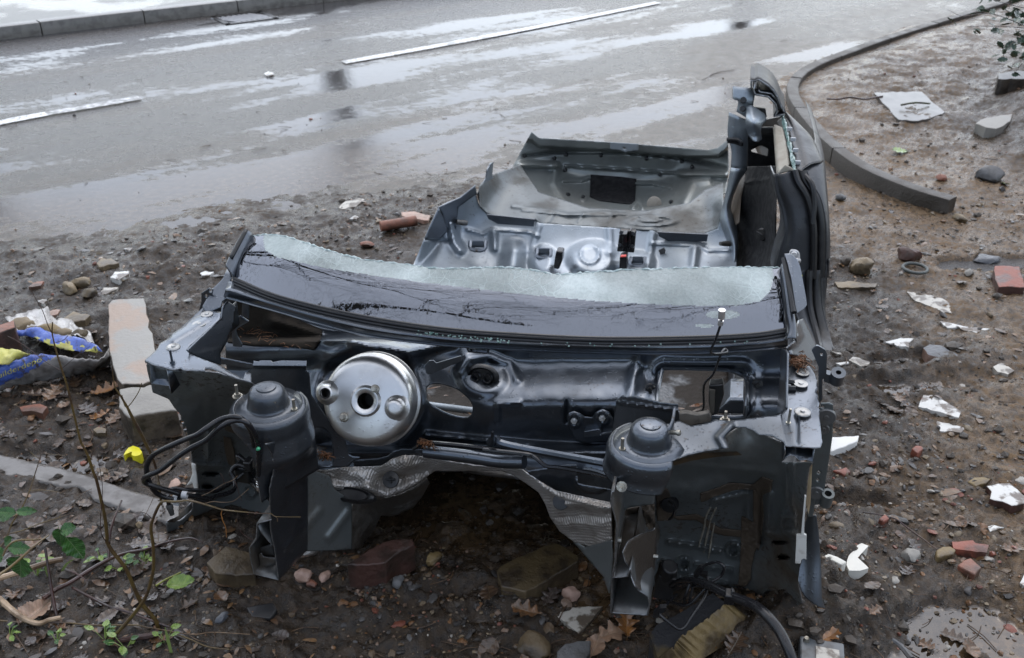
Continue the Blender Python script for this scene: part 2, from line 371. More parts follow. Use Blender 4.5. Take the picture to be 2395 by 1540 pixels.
# ------------------------------------------------------------------ the setting: ground, road, kerbs
EDGE = [(-30, -4.), (-9, 2.3), (-4, 3.85), (-2.48, 4.2), (-1.91, 4.36), (-1.55, 4.61), (-.82, 4.98), (-.04, 5.3), (.7, 5.45), (1.3, 5.3), (1.75, 5.2)]
KERB0 = [(2.36, 4.80), (2.19, 5.0), (2.02, 5.35), (1.95, 5.8), (1.95, 6.3), (2.0, 6.85), (2.12, 7.3), (2.35, 7.72), (2.8, 8.22), (3.57, 9.0), (5.13, 10.45), (9, 14.1)]
KERB = [(x * k, y * k) for (x, y), k in zip(KERB0, [.945, .946, .948, .952, .958, .964, .968, .972, .975, .976, .976, .976])]
FKERB = [(-11, 4.1), (-7, 6.85), (-4.53, 8.6), (-3.98, 9.0), (-2.57, 9.95), (-1.8, 10.47), (3, 13.7), (14, 21)]
RPOLY = EDGE + [(1.9, 5.2)] + KERB[3:] + [(40, 40), (-40, 40)]
def sdist(x, y):
    _, _, d = near(np.asarray(x, float), np.asarray(y, float), [RPOLY]); return np.where(inside(np.asarray(x, float), np.asarray(y, float), RPOLY), d, -d)
def wl(x, y):
    dx = x - OX; dy = y - OY; return dx * CS - dy * SN, dx * SN + dy * CS
BUMPS = [(1905, 1430, .055, .10), (1960, 1350, .04, .10), (1000, 1370, .045, .17), (900, 1330, .03, .10), (1250, 1480, .03, .15), (1840, 1500, .045, .10), (1700, 1500, .02, .12), (340, 720, .02, .12), (420, 640, .02, .15), (1600, 1480, .02, .12), (180, 800, .03, .25), (350, 600, .022, .10), (150, 640, .025, .14), (480, 590, .02, .10), (60, 600, .02, .12)]
BUMPS = [(float(G(u, v)[0]), float(G(u, v)[1]), h, r) for u, v, h, r in BUMPS]
PUDS = [(2230, 1520, .34, .13, .1), (2130, 900, .25, .07, .2), (2080, 850, .16, .05, .2), (1990, 1185, .10, .03, 0), (120, 1090, .2, .08, 0), (2330, 620, .3, .06, 0)]
PUDS = [(float(G(u, v)[0]), float(G(u, v)[1]), a, b, t) for u, v, a, b, t in PUDS]
def hraw(x, y):
    x = np.asarray(x, float); y = np.asarray(y, float); s = sdist(x, y)
    kx, ky, kd = near(x, y, [KERB + KERB[::-1]])
    h = sst(0, .5, -s) * .022 - .05 * sst(.0, .7, s)
    am = 1 + .6 * sst(.2, .9, fbm(x * .8 + 3, y * .8, 2, 5) + .5)
    n = fbm(x * 1.7, y * 1.7, 2, 1) * .022 + fbm(x * 6, y * 6, 3, 2) * .016 * am
    r = np.abs(fbm(x * 17 + fbm(x * 5, y * 5, 2, 8), y * 17, 3, 3)); n = n + (r * .006 + fbm(x * 21, y * 21, 3, 14) * .010 + fbm(x * 60, y * 60, 3, 4) * .0065) * am
    h = h + n * (.25 + .75 * sst(-.05, .6, -s))
    pen = sst(-.02, .35, -s) * sst(2.0, 2.4, x) * sst(4.8, 5.6, y); h = h + pen * .03
    t = ((x - 2.62) - np.interp(y, [3, 4.0, 5, 6.2, 7, 8, 9, 12], [1.2, .65, .22, .38, .85, 1.5, 2.3, 4.6]) )
    h = h + .55 * (np.sqrt(np.maximum(t, 0) ** 2 + .02) - .141) * (t > 0) * (1 + .35 * fbm(x * 2.2, y * 2.2, 3, 9))
    for bx, by, bh, rr in BUMPS:
        e = np.exp(-((x - bx) ** 2 + (y - by) ** 2) / (2 * rr * rr)); h = h + bh * e * (1 + 1.2 * fbm(x * 11, y * 11, 3, 6))
    a, b = wl(x, y); k = sst(.62, .40, np.abs(a)) * sst(-.35, -.1, b) * sst(2.7, 2.3, b); h = h - k * .035
    h = h - .012 * sst(1.75, 1.2, y)
    for px, py, ra, rb, t in PUDS:
        dx = (x - px) * math.cos(t) + (y - py) * math.sin(t); dy = -(x - px) * math.sin(t) + (y - py) * math.cos(t)
        h = h - .045 * sst(1.35, .55, np.sqrt((dx / ra) ** 2 + (dy / rb) ** 2) + .9 * fbm(x * 7, y * 7, 4, 12))
    return h
def pool(x, y): return -.010 + .004 * vn(x * .9, y * .9, 33)
def hgt(x, y):
    h = hraw(x, y); p = pool(x, y); return np.maximum(h, p)
def hz(x, y): return float(hgt(np.array([x]), np.array([y]))[0])
def GP(u, v, lift=0.):
    z = 0.
    for _ in range(6):
        p = G(u, v, z); z = hz(p[0], p[1])
    return np.array([p[0], p[1], z + lift])

NY, NX = 900, 900
yy = .75 * np.exp(np.linspace(0, 1, NY) * math.log(17 / .75)); X, Y = np.meshgrid(np.linspace(-1, 1, NX), yy); X = X * (Y * .66 + .75)
H0 = hraw(X, Y); P0 = pool(X, Y); Hm = np.maximum(H0, P0)
wet = sst(.010, -.002, H0 - P0)
me = bpy.data.meshes.new('mud_ground')
ii = np.arange(NY * NX).reshape(NY, NX); F = np.stack([ii[:-1, :-1], ii[:-1, 1:], ii[1:, 1:], ii[1:, :-1]], -1).reshape(-1, 4)
me.vertices.add(NY * NX); me.vertices.foreach_set('co', np.stack([X, Y, Hm], -1).astype(np.float32).ravel())
me.loops.add(F.size); me.loops.foreach_set('vertex_index', F.ravel().astype(np.int32))
me.polygons.add(len(F)); me.polygons.foreach_set('loop_start', np.arange(0, F.size, 4, dtype=np.int32)); me.polygons.foreach_set('use_smooth', np.ones(len(F), bool))
me.update(calc_edges=True); me.validate()
a_ = me.attributes.new('wet', 'FLOAT', 'POINT'); a_.data.foreach_set('value', wet.astype(np.float32).ravel())
dep = sst(.0, -.03, H0 - P0); a_ = me.attributes.new('deep', 'FLOAT', 'POINT'); a_.data.foreach_set('value', dep.astype(np.float32).ravel())
# soil kind: 1 = pale gritty brown silt (right of the car), 0 = dark humus
silt = np.clip(sst(.6, 1.5, X - .12 * Y) * .9 + sst(3.6, 4.6, Y) * sst(-1., .6, X) * .7 + .9 * fbm(X * 1.3, Y * 1.3, 3, 20), 0, 1)
silt = silt * (1 - .75 * sst(-.35, .25, X - np.interp(Y, [3, 4.0, 5, 6.2, 7, 8, 9, 12], [3.8, 3.3, 2.85, 3.0, 3.5, 4.1, 4.9, 7.2])))
silt = silt * (1 - .5 * sst(1.9, 2.6, X) * sst(4.9, 5.8, Y))
a_ = me.attributes.new('silt', 'FLOAT', 'POINT'); a_.data.foreach_set('value', silt.astype(np.float32).ravel())
def mud():
    t = NT('wet_mud'); n1_ = t.noise(3.2, 8, .65); n2_ = t.noise(38, 6, .65); n3 = t.noise(190, 4, .7); wt = t.attr('wet'); st = t.attr('silt')
    dark = t.mix(t.ramp(n2_, .36, .66), (.015, .010, .006), (.050, .033, .019)); pale = t.mix(t.ramp(n2_, .36, .64), (.056, .034, .0155), (.165, .103, .050))
    f = t.math('ADD', st, t.math('MULTIPLY', t.math('SUBTRACT', n1_, .5), 1.1)); c = t.mix(t.ramp(f, .05, .85), dark, pale)
    sp = t.n('ShaderNodeTexVoronoi'); sp.inputs['Scale'].default_value = 130; t.l(t.co, sp.inputs['Vector'])
    spk = t.math('MULTIPLY', t.ramp(sp.outputs['Distance'], .18, .30, 1, 0), t.ramp(t.noise(17, 3), .50, .62))
    hsv = t.n('ShaderNodeSeparateColor'); t.l(sp.outputs['Color'], hsv.inputs[0])
    spc = t.mix(hsv.outputs[0], t.mix(hsv.outputs[1], (.20, .10, .04), (.05, .045, .04)), t.mix(hsv.outputs[2], (.30, .25, .18), (.16, .14, .12)))
    c = t.mix(t.math('MULTIPLY', spk, .8), c, spc); c = t.mix(t.math('MULTIPLY', t.ramp(n3, .55, .75), .35), c, (.12, .095, .07))
    c = t.mix(t.math('MULTIPLY', t.attr('deep'), .6), c, (.045, .033, .022))
    ro = t.math('MULTIPLY', t.ramp(n2_, .3, .7, .16, .50), t.ramp(t.noise(5.5, 6, .65), .42, .58, .40, 1.75))
    hb = t.math('ADD', t.math('MULTIPLY', n2_, .5), t.math('MULTIPLY', n3, .3)); hb = t.math('ADD', hb, t.math('MULTIPLY', spk, .25))
    nb = t.n('ShaderNodeBump'); nb.inputs['Distance'].default_value = .012; t.l(hb, nb.inputs['Height']); t.l(t.ramp(wt, .55, 1, 1., .0), nb.inputs['Strength'])
    rp = t.n('ShaderNodeTexNoise'); rp.inputs['Scale'].default_value = 14; rp.inputs['Distortion'].default_value = 2.; t.l(t.co, rp.inputs['Vector'])
    nrm = t.bump(rp.outputs['Fac'], .10, .01, nb.outputs[0])
    return t.set(Base_Color=c, Roughness=t.mix(t.ramp(wt, .6, 1), ro, .04), Specular_IOR_Level=t.ramp(wt, .6, 1, .5, .9), Normal=nrm)
M_mud = mud(); me.materials.append(M_mud)
gnd = bpy.data.objects.new('mud_ground', me); C.objects.link(gnd); kind(gnd)
far = MB(); far.grid(np.stack(np.meshgrid(np.linspace(-300, 300, 5), np.linspace(-300, 300, 5)), -1).reshape(5, 5, 2) @ np.eye(2, 3) + np.array([0, 0, -.13])); kind(far.build('terrain', mat('soil', (.04, .032, .022), (.07, .055, .04), .4, rough=.8)))

# road: a fine sheet with mud film and puddle weights
def rotd(x, y): c, s = .80, .60; return x * c + y * s, -x * s + y * c
ry = np.linspace(0, 1, 420); yy = 3.2 * (24 / 3.2) ** ry; RX, RY = np.meshgrid(np.linspace(-1, 1, 420), yy); RX = RX * (RY * .9 + 1.2)
ra, rb = rotd(RX, RY); s = sdist(RX, RY)
rp = MB(); rp.grid(np.stack([RX, RY, np.full(RX.shape, 0.) + .004 * fbm(ra * .35, rb * 1.1, 2, 44)], -1)); road = rp.build('road', [], angle=None)
film = np.clip(sst(1.3, .0, s) * (.75 + fbm(RX * 1.5, RY * 1.5, 4, 40)) + .75 * sst(-.6, 1.2, RX - .14 * RY) * sst(3.2, 1.0, np.abs(RY - 6.6)) + .12 + .9 * fbm(ra * .6, rb * 2.6, 5, 45, .6), 0, 1)
SKYP = [(760, 365, .55, .10), (1150, 430, .5, .16), (1420, 280, .22, .07), (260, 190, .7, .25), (640, 290, .6, .10), (330, 470, 1.2, .16), (60, 390, 1.3, .15), (120, 115, 1.2, .24), (1000, 30, 1.0, .2), (560, 90, 1.0, .2), (870, 190, .18, .05), (1000, 400, .35, .06), (150, 560, 1.2, .2), (1080, 395, .3, .06), (1000, 330, .2, .04), (300, 340, .9, .1), (780, 90, .8, .15), (1320, 210, .3, .06)]
pw = np.zeros(RX.shape)
for u, v, la, lb in SKYP:
    g = G(u, v); ga, gb = rotd(g[0], g[1]); d = np.sqrt(((ra - ga) / la) ** 2 + ((rb - gb) / lb) ** 2); pw = np.maximum(pw, sst(1.5, .4, d))
pw = np.clip(pw * .22 + .41 + 1.1 * fbm(ra * .55, rb * 2.6, 5, 41, .6) - .16 * sst(0, 2.2, RX - .1 * RY), 0, 1)
for nme, arr in (('film', film), ('pud', pw)):
    a_ = road.data.attributes.new(nme, 'FLOAT', 'POINT'); a_.data.foreach_set('value', arr.astype(np.float32).ravel())
def asphalt():
    t = NT('wet_asphalt'); p = t.attr('pud'); fl = t.attr('film'); g1 = t.noise(120, 4, .75); g2 = t.noise(9, 6, .6)
    pn = t.math('ADD', p, t.math('MULTIPLY', t.math('SUBTRACT', t.noise(16, 10, .78, t.mp((.7, 1.2, 1), (0, 0, -.64))), .5), 2.0))
    pk = t.ramp(pn, .47, .80)
    base = t.mix(t.ramp(g1, .35, .68), (.014, .0135, .0145), (.092, .088, .09)); base = t.mix(t.ramp(g2, .35, .7), base, (.040, .037, .035))
    base = t.mix(t.math('MULTIPLY', fl, .95), base, t.mix(t.ramp(t.noise(30, 5), .35, .65), (.042, .030, .020), (.095, .070, .048)))
    nb = t.n('ShaderNodeBump'); nb.inputs['Distance'].default_value = .006; t.l(g1, nb.inputs['Height']); t.l(t.ramp(pk, 0, 1, .95, .05), nb.inputs['Strength'])
    nrm = t.bump(t.noise(22, 3, .5), .06, .01, nb.outputs[0])
    ro = t.mix(pk, t.ramp(g2, .3, .7, .19, .30), .07)
    return t.set(Base_Color=base, Roughness=t.math('ADD', ro, t.math('MULTIPLY', fl, .10)), Specular_IOR_Level=.55, Normal=nrm)
road.data.materials.append(asphalt()); kind(road)
def strip(name, pts, w, m, z=.0065, k='structure', thick=.003):
    P = cr(np.array([p + (0,) for p in pts], float), 8); T = np.gradient(P, axis=0); T /= np.linalg.norm(T, axis=1)[:, None]; N = np.stack([-T[:, 1], T[:, 0], T[:, 2] * 0], 1)
    b = MB(); wj = w / 2 * (1 + .10 * np.array([vn(i * .9, 1, 3) for i in range(len(P))]))[:, None]; A = np.stack([P + N * wj, P - N * wj], 1); A[..., 2] = z; b.grid(A); return kind(b.build(name, m, smooth=False), k)
def linepaint():
    t = NT('worn_line_paint'); f = t.math('MULTIPLY', t.ramp(t.noise(30, 6, .75), .36, .52), t.ramp(t.noise(3.5, 4), .30, .46, .35, 1)); c = t.mix(f, (.09, .083, .078), (.72, .72, .71)); return t.set(Base_Color=c, Roughness=.3)
def linepaint2():
    t = NT('faded_line_paint'); f = t.ramp(t.noise(20, 6, .7), .40, .66); c = t.mix(f, (.13, .12, .115), (.70, .70, .70)); return t.set(Base_Color=c, Roughness=.35)
ML = linepaint()
def lp(u, v): g = G(u, v); return (float(g[0]), float(g[1]))
strip('road_line', [lp(-160, 326), lp(0, 289), lp(110, 268)], .105, ML); strip('road_line', [lp(110, 268), lp(220, 250), lp(328, 231)], .10, linepaint2(), .0082)
strip('road_line', [lp(803, 148), lp(1000, 113), lp(1270, 62), lp(1540, 7)], .10, ML)
M_kerb = pmat('kerb_concrete', (.17, .16, .145), (.10, .092, .08), 14, .42, .35, 120, wet=.35); M_kerbd = pmat('dirty_kerb_concrete', (.060, .051, .042), (.028, .022, .016), 7, .6, .5, 90, .38, .66, wet=.03)
def kerb(name, pts, wd, z0, z1f, m, stone=.915, side=1, gap=.011):
    P = cr(np.array([p + (0,) for p in pts], float), 14); d = np.concatenate([[0], np.cumsum(np.linalg.norm(np.diff(P, axis=0), axis=1))]); L = d[-1]; b = MB()
    k = 0
    while k * stone < L - .05:
        t = np.linspace(k * stone + gap, min((k + 1) * stone, L), 9); Q_ = np.stack([np.interp(t, d, P[:, i]) for i in range(3)], 1); T = np.gradient(Q_, axis=0); T /= np.linalg.norm(T, axis=1)[:, None]; N = np.stack([-T[:, 1], T[:, 0], T[:, 2] * 0], 1) * side
        zz = np.array([z1f(tt) for tt in t]) + random.uniform(-.004, .004); prof = [(0, None), (0, -.008), (.003, -.002), (.009, 0), (wd - .006, -.001), (wd, -.006), (wd, None)]
        A = np.zeros((9, len(prof), 3))
        for j, (o, dz) in enumerate(prof):
            A[:, j] = Q_ + N * o; A[:, j, 2] = z0 if dz is None else zz + dz
        st = b.n; b.grid(A); kk = len(prof); b.F += [tuple(st + j for j in range(kk)), tuple(st + 8 * kk + j for j in range(kk - 1, -1, -1))]; b.M += [0, 0]; k += 1
    return kind(b.build(name, m, angle=35))
kerb('far_kerb', FKERB, .14, -.05, lambda t: .115, M_kerb, side=1)
kerb('corner_kerb', KERB, .082, -.08, lambda t: .105 - .06 * float(sst(.8, 3.2, t)), M_kerbd, side=-1)
pv = MB(); pv.grid(np.array([[(x + dx, y + dy, .10 + .012 * vn(x, y, 8)) for dx, dy in ((-.075 * 1, .115), (-1.3, 1.9))] for x, y in cr(np.array(FKERB, float), 10)])); kind(pv.build('pavement', mat('flooded_pavement', (.085, .068, .048), (.05, .042, .034), 1.6, .4, .6, .06, .3, bump=.25, bsc=25, bd=.01)))
vg = MB(); vg.grid(np.array([[(x + dx, y + dy, .11 + z) for dx, dy, z in ((-1.3, 1.9, 0), (-4, 6, .3), (-14, 21, 1.2))] for x, y in cr(np.array(FKERB, float), 10)])); kind(vg.build('verge', mat('leafy_verge', (.10, .065, .04), (.05, .045, .025), 6, rough=.7)))
# half buried concrete edging in the left foreground and the slab by the bank
def edging():
    top = y4([(-120, 150), (0, 195), (380, 285), (690, 350), (1090, 470), (1500, 610), (1800, 690), (2000, 760)]); bot = y4([(-120, 400), (0, 425), (250, 450), (520, 510), (700, 555), (880, 545), (960, 590), (1050, 690), (1280, 760), (1480, 830), (1700, 905), (2000, 985)])
    poly = top + bot[::-1]; b = MB(); b.panel(jag(poly, 1.2, 12), None, step=4, mapf=lambda U, V: G(U, V, .03)); o = b.build('concrete_edging', mat('wet_edging', (.16, .148, .135), (.095, .085, .075), 16, .4, .65, .3, .5, bump=.3, bsc=90, bd=.004, coat=.2), solid=.09, off=-1); return kind(o)
edging()
# drain grate by the far kerb
dr = thing('drain_grate', 'black slotted iron drain grate in the gutter beside the far kerb', 'drain grate', (-2.60, 9.56, -.006), math.radians(35))
m_iron = mat('cast_iron', (.03, .03, .032), (.05, .045, .04), 20, rough=.3, metal=.6); b = MB()
for sx, sy, x, y in ((.52, .05, 0, .19), (.52, .05, 0, -.19), (.05, .43, .24, 0), (.05, .43, -.24, 0)): b.box((x, y, .005), (sx, sy, .018))
b.build('frame', m_iron, dr, smooth=False); b = MB()
for i in range(8): b.box((-.19 + i * .054, 0, .006), (.022, .36, .014), ((math.cos(.5), -math.sin(.5), 0), (math.sin(.5), math.cos(.5), 0), (0, 0, 1)))
b.build('bars', mat('wet_bars', (.5, .5, .51), rough=.35, metal=.3), dr, smooth=False); b = MB(); b.box((0, 0, -.0), (.45, .36, .004)); b.build('pit', mat('drain_pit', (.004, .004, .004), rough=.6), dr)
# ------------------------------------------------------------------ bare trees (seen mirrored in glass, road and puddles)
M_bark = mat('wet_bark', (.035, .028, .02), (.06, .05, .035), 9, rough=.6, bump=.6, bsc=30)
def tree(label, x, y, h, r, lean=(0, 0), seed=1, depth=5, spread=.55):
    t = thing('bare_tree', label, 'tree', (x, y, 0)); rr = random.Random(seed); tk = MB(); crn = MB()
    def grow(m, p, d, L, r0, lev):
        pts = [p]; dd = Vector(d)
        for i in range(4):
            dd = (dd + Vector((rr.uniform(-.16, .16), rr.uniform(-.16, .16), rr.uniform(-.06, .14)))).normalized()
            if lev and p.z < 4.2: dd.z = max(dd.z, .25 if p.z > 3.2 else .6); dd.normalize()
            p = p + dd * L / 4; pts.append(p.copy())
        m.tube([tuple(q_) for q_ in pts], [r0, r0 * .62], n=6 if lev > 1 else 9, sub=2, cap=False)
        if lev >= depth: return
        for i in range(3 if lev < 2 else 3):
            k = rr.choice((1, 2, 3, 4)) if i else 4
            if pts[k].z < 2.9 and lev > 0: continue
            ax = Vector((rr.uniform(-1, 1), rr.uniform(-1, 1), rr.uniform(-.3, .5))).normalized(); nd = (dd + ax * spread * rr.uniform(.7, 1.4)).normalized()
            grow(crn, pts[k].copy(), nd, L * rr.uniform(.58, .78), r0 * rr.uniform(.45, .62), lev + 1)
    grow(tk, Vector((0, 0, -.1)), Vector((lean[0], lean[1], 1)).normalized(), h, r, 0)
    tk.build('trunk', M_bark, t, angle=None); crn.build('crown', M_bark, t, angle=None)
tree('tall bare tree behind the far kerb, left of the drain grate', -10.5, 17, 4.2, .20, (.1, 0), 3)
tree('slim bare tree behind the far kerb opposite the wreck', -2.9, 14.8, 4.6, .15, (0, 0), 5)
tree('forked bare tree behind the far kerb to the right', 4.5, 18.5, 4.6, .22, (0, .05), 8)
tree('thick bare tree leaning over the wreck from the left', -4.9, .2, 5.4, .17, (.80, .42), 21, 7, .72)
tree('many branched bare tree over the left of the wreck from the near verge', -5.8, 3.4, 5.0, .15, (.78, -.05), 55, 7, .8)
tree('bare tree reaching over the wreck from the right bank', 5.8, 2.6, 5.0, .15, (-.72, .0), 34, 6, .75)

# unseen bank added behind the camera to block low sky and darken front faces
bkx = np.linspace(-30, 30, 90); bky = np.linspace(-2.2, -14, 24); BX, BY = np.meshgrid(bkx, bky); BZ = -.15 + 2.0 * sst(-2.2, -7, BY) * (1 + .5 * fbm(BX * .4, BY * .4, 3, 61)) + .25 * fbm(BX * 1.5, BY * 1.5, 3, 62)
bk = MB(); bk.grid(np.stack([BX, BY, BZ], -1)); kind(bk.build('bank', mat('sky_block_bank', (.035, .024, .015), (.022, .028, .012), 3, rough=.8, bump=1., bsc=12, bd=.05)))
# ------------------------------------------------------------------ the wrecked car shell
car = thing('car_shell', 'wrecked dark grey car body shell with its front end, roof and doors cut away', 'car wreck', (OX, OY, 0), -PSI)
def ridge(U, V, P, w, h):
    d = np.full(np.shape(U), 1e9)
    for (x0, y0), (x1, y1_) in zip(P[:-1], P[1:]):
        dx, dy = x1 - x0, y1_ - y0; L = dx * dx + dy * dy or 1; t = np.clip(((U - x0) * dx + (V - y0) * dy) / L, 0, 1); d = np.minimum(d, np.hypot(U - x0 - t * dx, V - y0 - t * dy))
    return h * np.exp(-(d / w) ** 2)
def disc(U, V, c, rx, ry, h, soft=.25): return h * sst(1 + soft, 1 - soft, np.hypot((U - c[0]) / rx, (V - c[1]) / ry))
def ring(U, V, c, r, w, h): return h * np.exp(-((np.hypot(U - c[0], V - c[1]) - r) / w) ** 2)
def P2(*a): return [tuple(p[:2]) for p in a]
def bc(u, v, c): return float(Qc(u, v, c)[1])
def tubeq(m, pts, r, **k): return m.tube([Q(p[0], p[1], p[2]) for p in pts], r, **k)
def zb(zf, *pts): return [(zf((p[0], p[1]))[0] + (p[2],)) for p in pts]
def extr(m, outline, b0, depth, mi=0, seg=6, closed=False):
    P = list(outline) + ([outline[0]] if closed else []); A = np.stack([[np.array(Q(p[0], p[1], b0)) + np.array([0, depth * k / seg, 0]) for p in P] for k in range(seg + 1)]); m.grid(A, mi)
def bolt(m, u, v, b, ax=(0, 0, 1), r=.006, h=.028, mi=0):
    o = Q(u, v, b); m.lathe([(0, h), (r * .55, h), (r * .6, .006), (r * 1.1, .006), (r * 1.2, 0), (r * 1.9, 0), (r * 1.9, -.003)], o, ax, n=10, mi=mi)

# --- windscreen
WB = np.array([(548, 652), (640, 690), (760, 722), (900, 750), (1040, 770), (1190, 782), (1400, 792), (1620, 790), (1760, 783), (1836, 772)], float)
WT = np.array([(592, 551), (625, 549), (660, 552), (690, 560), (760, 583), (850, 607), (935, 616), (1020, 628), (1107, 627), (1185, 626), (1250, 633), (1311, 642), (1400, 636), (1480, 631), (1577, 628), (1700, 625), (1825, 627)], float)
WBd = cr(WB, 8); WTd = cr(WT, 8); TH = math.radians(28)
def gpix(s, t, jit=0):
    ub = 548 + s * 1288; vb = np.interp(ub, WBd[:, 0], WBd[:, 1]); ut = 592 + s * 1233; vt = np.interp(ut, WTd[:, 0], WTd[:, 1]) + jit
    return ub + (ut - ub) * t, vb + (vt - vb) * t
def gl(u, v, s, off=0., cb=.80):
    ub = 548 + s * 1288; p0 = Qc(ub, np.interp(ub, WBd[:, 0], WBd[:, 1]), cb); n = np.array([0, -math.sin(TH), math.cos(TH)]); d = lray(u, v)
    t = ((p0 - EYE) @ n) / (d @ n); return EYE + d * t[..., None] + n * np.asarray(off)[..., None]
CLEAR = P2((617, 500), (617, 570), (624, 592), (652, 609), (760, 633), (960, 663), (1185, 691), (1400, 712), (1600, 722), (1720, 722), (1775, 712), (1800, 690), (1808, 655), (1809, 500))
ns, ntt = 420, 60; S, T_ = np.meshgrid(np.linspace(0, 1, ns), np.linspace(0, 1, ntt)); jit = 1.1 * fbm(np.linspace(0, 90, ns), np.zeros(ns), 3, 71)
U, V = gpix(S, T_, jit[None, :]); A = gl(U, V, S, .012 * np.sin(math.pi * T_))
m = MB(); m.grid(A); cu = (U[:-1, :-1] + U[1:, 1:]) / 2; cv = (V[:-1, :-1] + V[1:, 1:]) / 2
clr = inside(cu, cv, CLEAR) | (np.hypot((cu - 1690) / 40, (cv - 741) / 10) < 1) | (np.hypot((cu - 1648) / 22, (cv - 765) / 4) < 1)
m.M = [0 if k else 1 for k in clr.ravel()]
ws = m.build('windscreen', [M_glass, M_frit], car, solid=.005, off=-1, angle=None)
m = MB(); ee = [A[-1, i] + np.array([0, RNG.uniform(-.0015, .0015), RNG.uniform(-.002, .002)]) for i in range(0, ns, 2)]
m.tube(ee, .0022, n=5, sub=1, wob=.6); m.build('broken_edge', mat('glass_crumbs', (.62, .70, .68), (.35, .45, .44), 90, rough=.25), ws, smooth=False)
m = MB(); sv = np.linspace(0, 1, 60)
for dv, off, r in ((1, .004, .004), (5, .002, .0045), (10, -.003, .0045)):
    uu, vv = gpix(sv, 0 * sv); m.tube(gl(uu, vv + dv, sv, np.full(60, off)), r, n=8, sub=1)
m.build('rubber_seal', M_rubber, ws)
m = MB()
for i in range(70):
    s = random.uniform(.33, .5) if i < 55 else random.uniform(.55, .95); u, v = gpix(s, 0.); v += random.uniform(12, 22); p = Qc(u, v, .793); m.lathe([(0, .0025), (.002, .002), (.0024, 0), (.0014, -.002)], p, (random.uniform(-1, 1), random.uniform(-1, 1), 1), n=5)
m.build('glass_granule', mat('green_glass_granule', (.20, .29, .27), (.08, .15, .13), 90, rough=.1), ws, smooth=False)
# --- cowl under the screen
CL = np.array([(524, 692), (560, 701), (640, 723), (740, 752), (860, 782), (1000, 800), (1100, 808), (1300, 818), (1500, 823), (1650, 822), (1780, 814), (1842, 806)], float); CLd = cr(CL, 8)
m = MB(); rows = [[], [], [], [], [], [], []]
for s in np.linspace(-.012, 1.004, 110):
    ss = min(max(s, 0), 1); u0, v0 = gpix(ss, 0.); u0 += (s - ss) * 1288; ul = 524 + (s + .012) / 1.016 * 1318; vl = np.interp(ul, CLd[:, 0], CLd[:, 1]); g = vl - v0 - 6
    jj = .8 * vn(s * 90, 0, 5)
    rows[0].append(Qc(u0, v0 + 7, .786)); rows[1].append(Qc(u0, v0 + 13, .786)); rows[2].append(Qc(u0 + (ul - u0) * .5, v0 + 6 + g * .55, .792)); rows[3].append(Qc(u0 + (ul - u0) * .8, v0 + 6 + g * .8, .780))
    e = Qc(ul, vl + jj, .765); rows[4].append(e); rows[5].append(e + np.array([0, .012, -.010])); rows[6].append(e + np.array([0, .16, -.035]))
m.loft(rows, 1, 4); cowl = m.build('cowl_panel', M_black, car, solid=.003, rim=M_edge)
m = MB()
for u, v in ((1375, 808), (1575, 806)): m.tube([Qc(u - 32, v, .785), Qc(u, v - 3, .789), Qc(u + 32, v, .785)], .003, n=6)
for x in (z2((250, 655), (240, 690), (250, 712))[0:3], z2((372, 660), (362, 690), (350, 716))[0:3]): m.tube([Q(p[0], p[1], bc(p[0], 800, .765) - .004) for p in x], .004, n=6)
a, b = z2((244, 708))[0], z2((352, 716))[0]; m.tube([Q(a[0], a[1], .12), Q(b[0], b[1], .115)], .005, n=6); m.build('bracket', M_black, cowl)
# --- A pillars
m = MB()
L = [(574, 551), (556, 580), (540, 612), (533, 630)]; R = [(592, 551), (574, 590), (556, 630), (547, 650)]
m.loft([[gl(*l, 0., -.05) for l in L], [gl(*l, 0., .012) for l in L], [gl(*((np.array(l) + np.array(r)) / 2), 0., .022) for l, r in zip(L, R)], [gl(*r, 0., .008) for r in R], [gl(*r, 0., -.02) for r in R]], 6, 4)
m.panel(z1((700, 300), (735, 345), (725, 420), (750, 470), (700, 500), (672, 520), (655, 565), (560, 605), (530, 560), (600, 440), (670, 370)), None, step=3, mapf=lambda U, V: Qc(U, V, .795 - .0006 * np.maximum(V - 640, 0)))
m.build('pillar', M_black, car, solid=.003, rim=M_edge); pl = C.objects[-1] if False else None
m = MB(); m.loft([[gl(*l, 0., .026) for l in [(580, 552), (562, 584), (545, 616)]], [gl(*l, 0., .026) for l in [(587, 552), (569, 586), (552, 619)]]], 4, 2); m.build('pillar_trim', M_rubber, car, solid=.006)
m = MB()
L = [(1826, 627), (1833, 680), (1840, 740), (1845, 775), (1838, 800)]; R = [(1836, 624), (1848, 680), (1858, 745), (1862, 775), (1862, 800)]
m.loft([[gl(*l, 1., -.012) for l in L], [gl(*l, 1., .012) for l in L], [gl(*((np.array(l) + np.array(r)) / 2), 1., .016) for l, r in zip(L, R)], [gl(*r, 1., .004) for r in R], [gl(*r, 1., -.05) for r in R]], 6, 4)
sh = n2((480, 600), (520, 580), (545, 590), (560, 545), (600, 530), (640, 600), (690, 700), (715, 790), (705, 850), (640, 870), (560, 820), (490, 800), (470, 760), (490, 730), (530, 700), (480, 660))
m.panel(sh, None, step=3, mapf=lambda U, V: Qc(U, V, .785 - .0011 * np.maximum(U - 1850, 0) + ridge(U, V, n2((540, 600), (560, 660), (520, 720), (470, 750)), 7, .018)))
m.build('pillar', M_black, car, solid=.003, rim=M_edge)
m = MB(); cp = n2((440, 112), (480, 110), (535, 145), (560, 200), (605, 420), (612, 480), (590, 510), (535, 555), (520, 500), (490, 300), (465, 190))
m.panel(cp, None, step=3, mapf=lambda U, V: gl(U, V, 1., .040 - .00035 * np.maximum(U - 1845, 0) * 1.)); trim = m.build('pillar_cover', M_paint, car, solid=.006, bevel=.002)
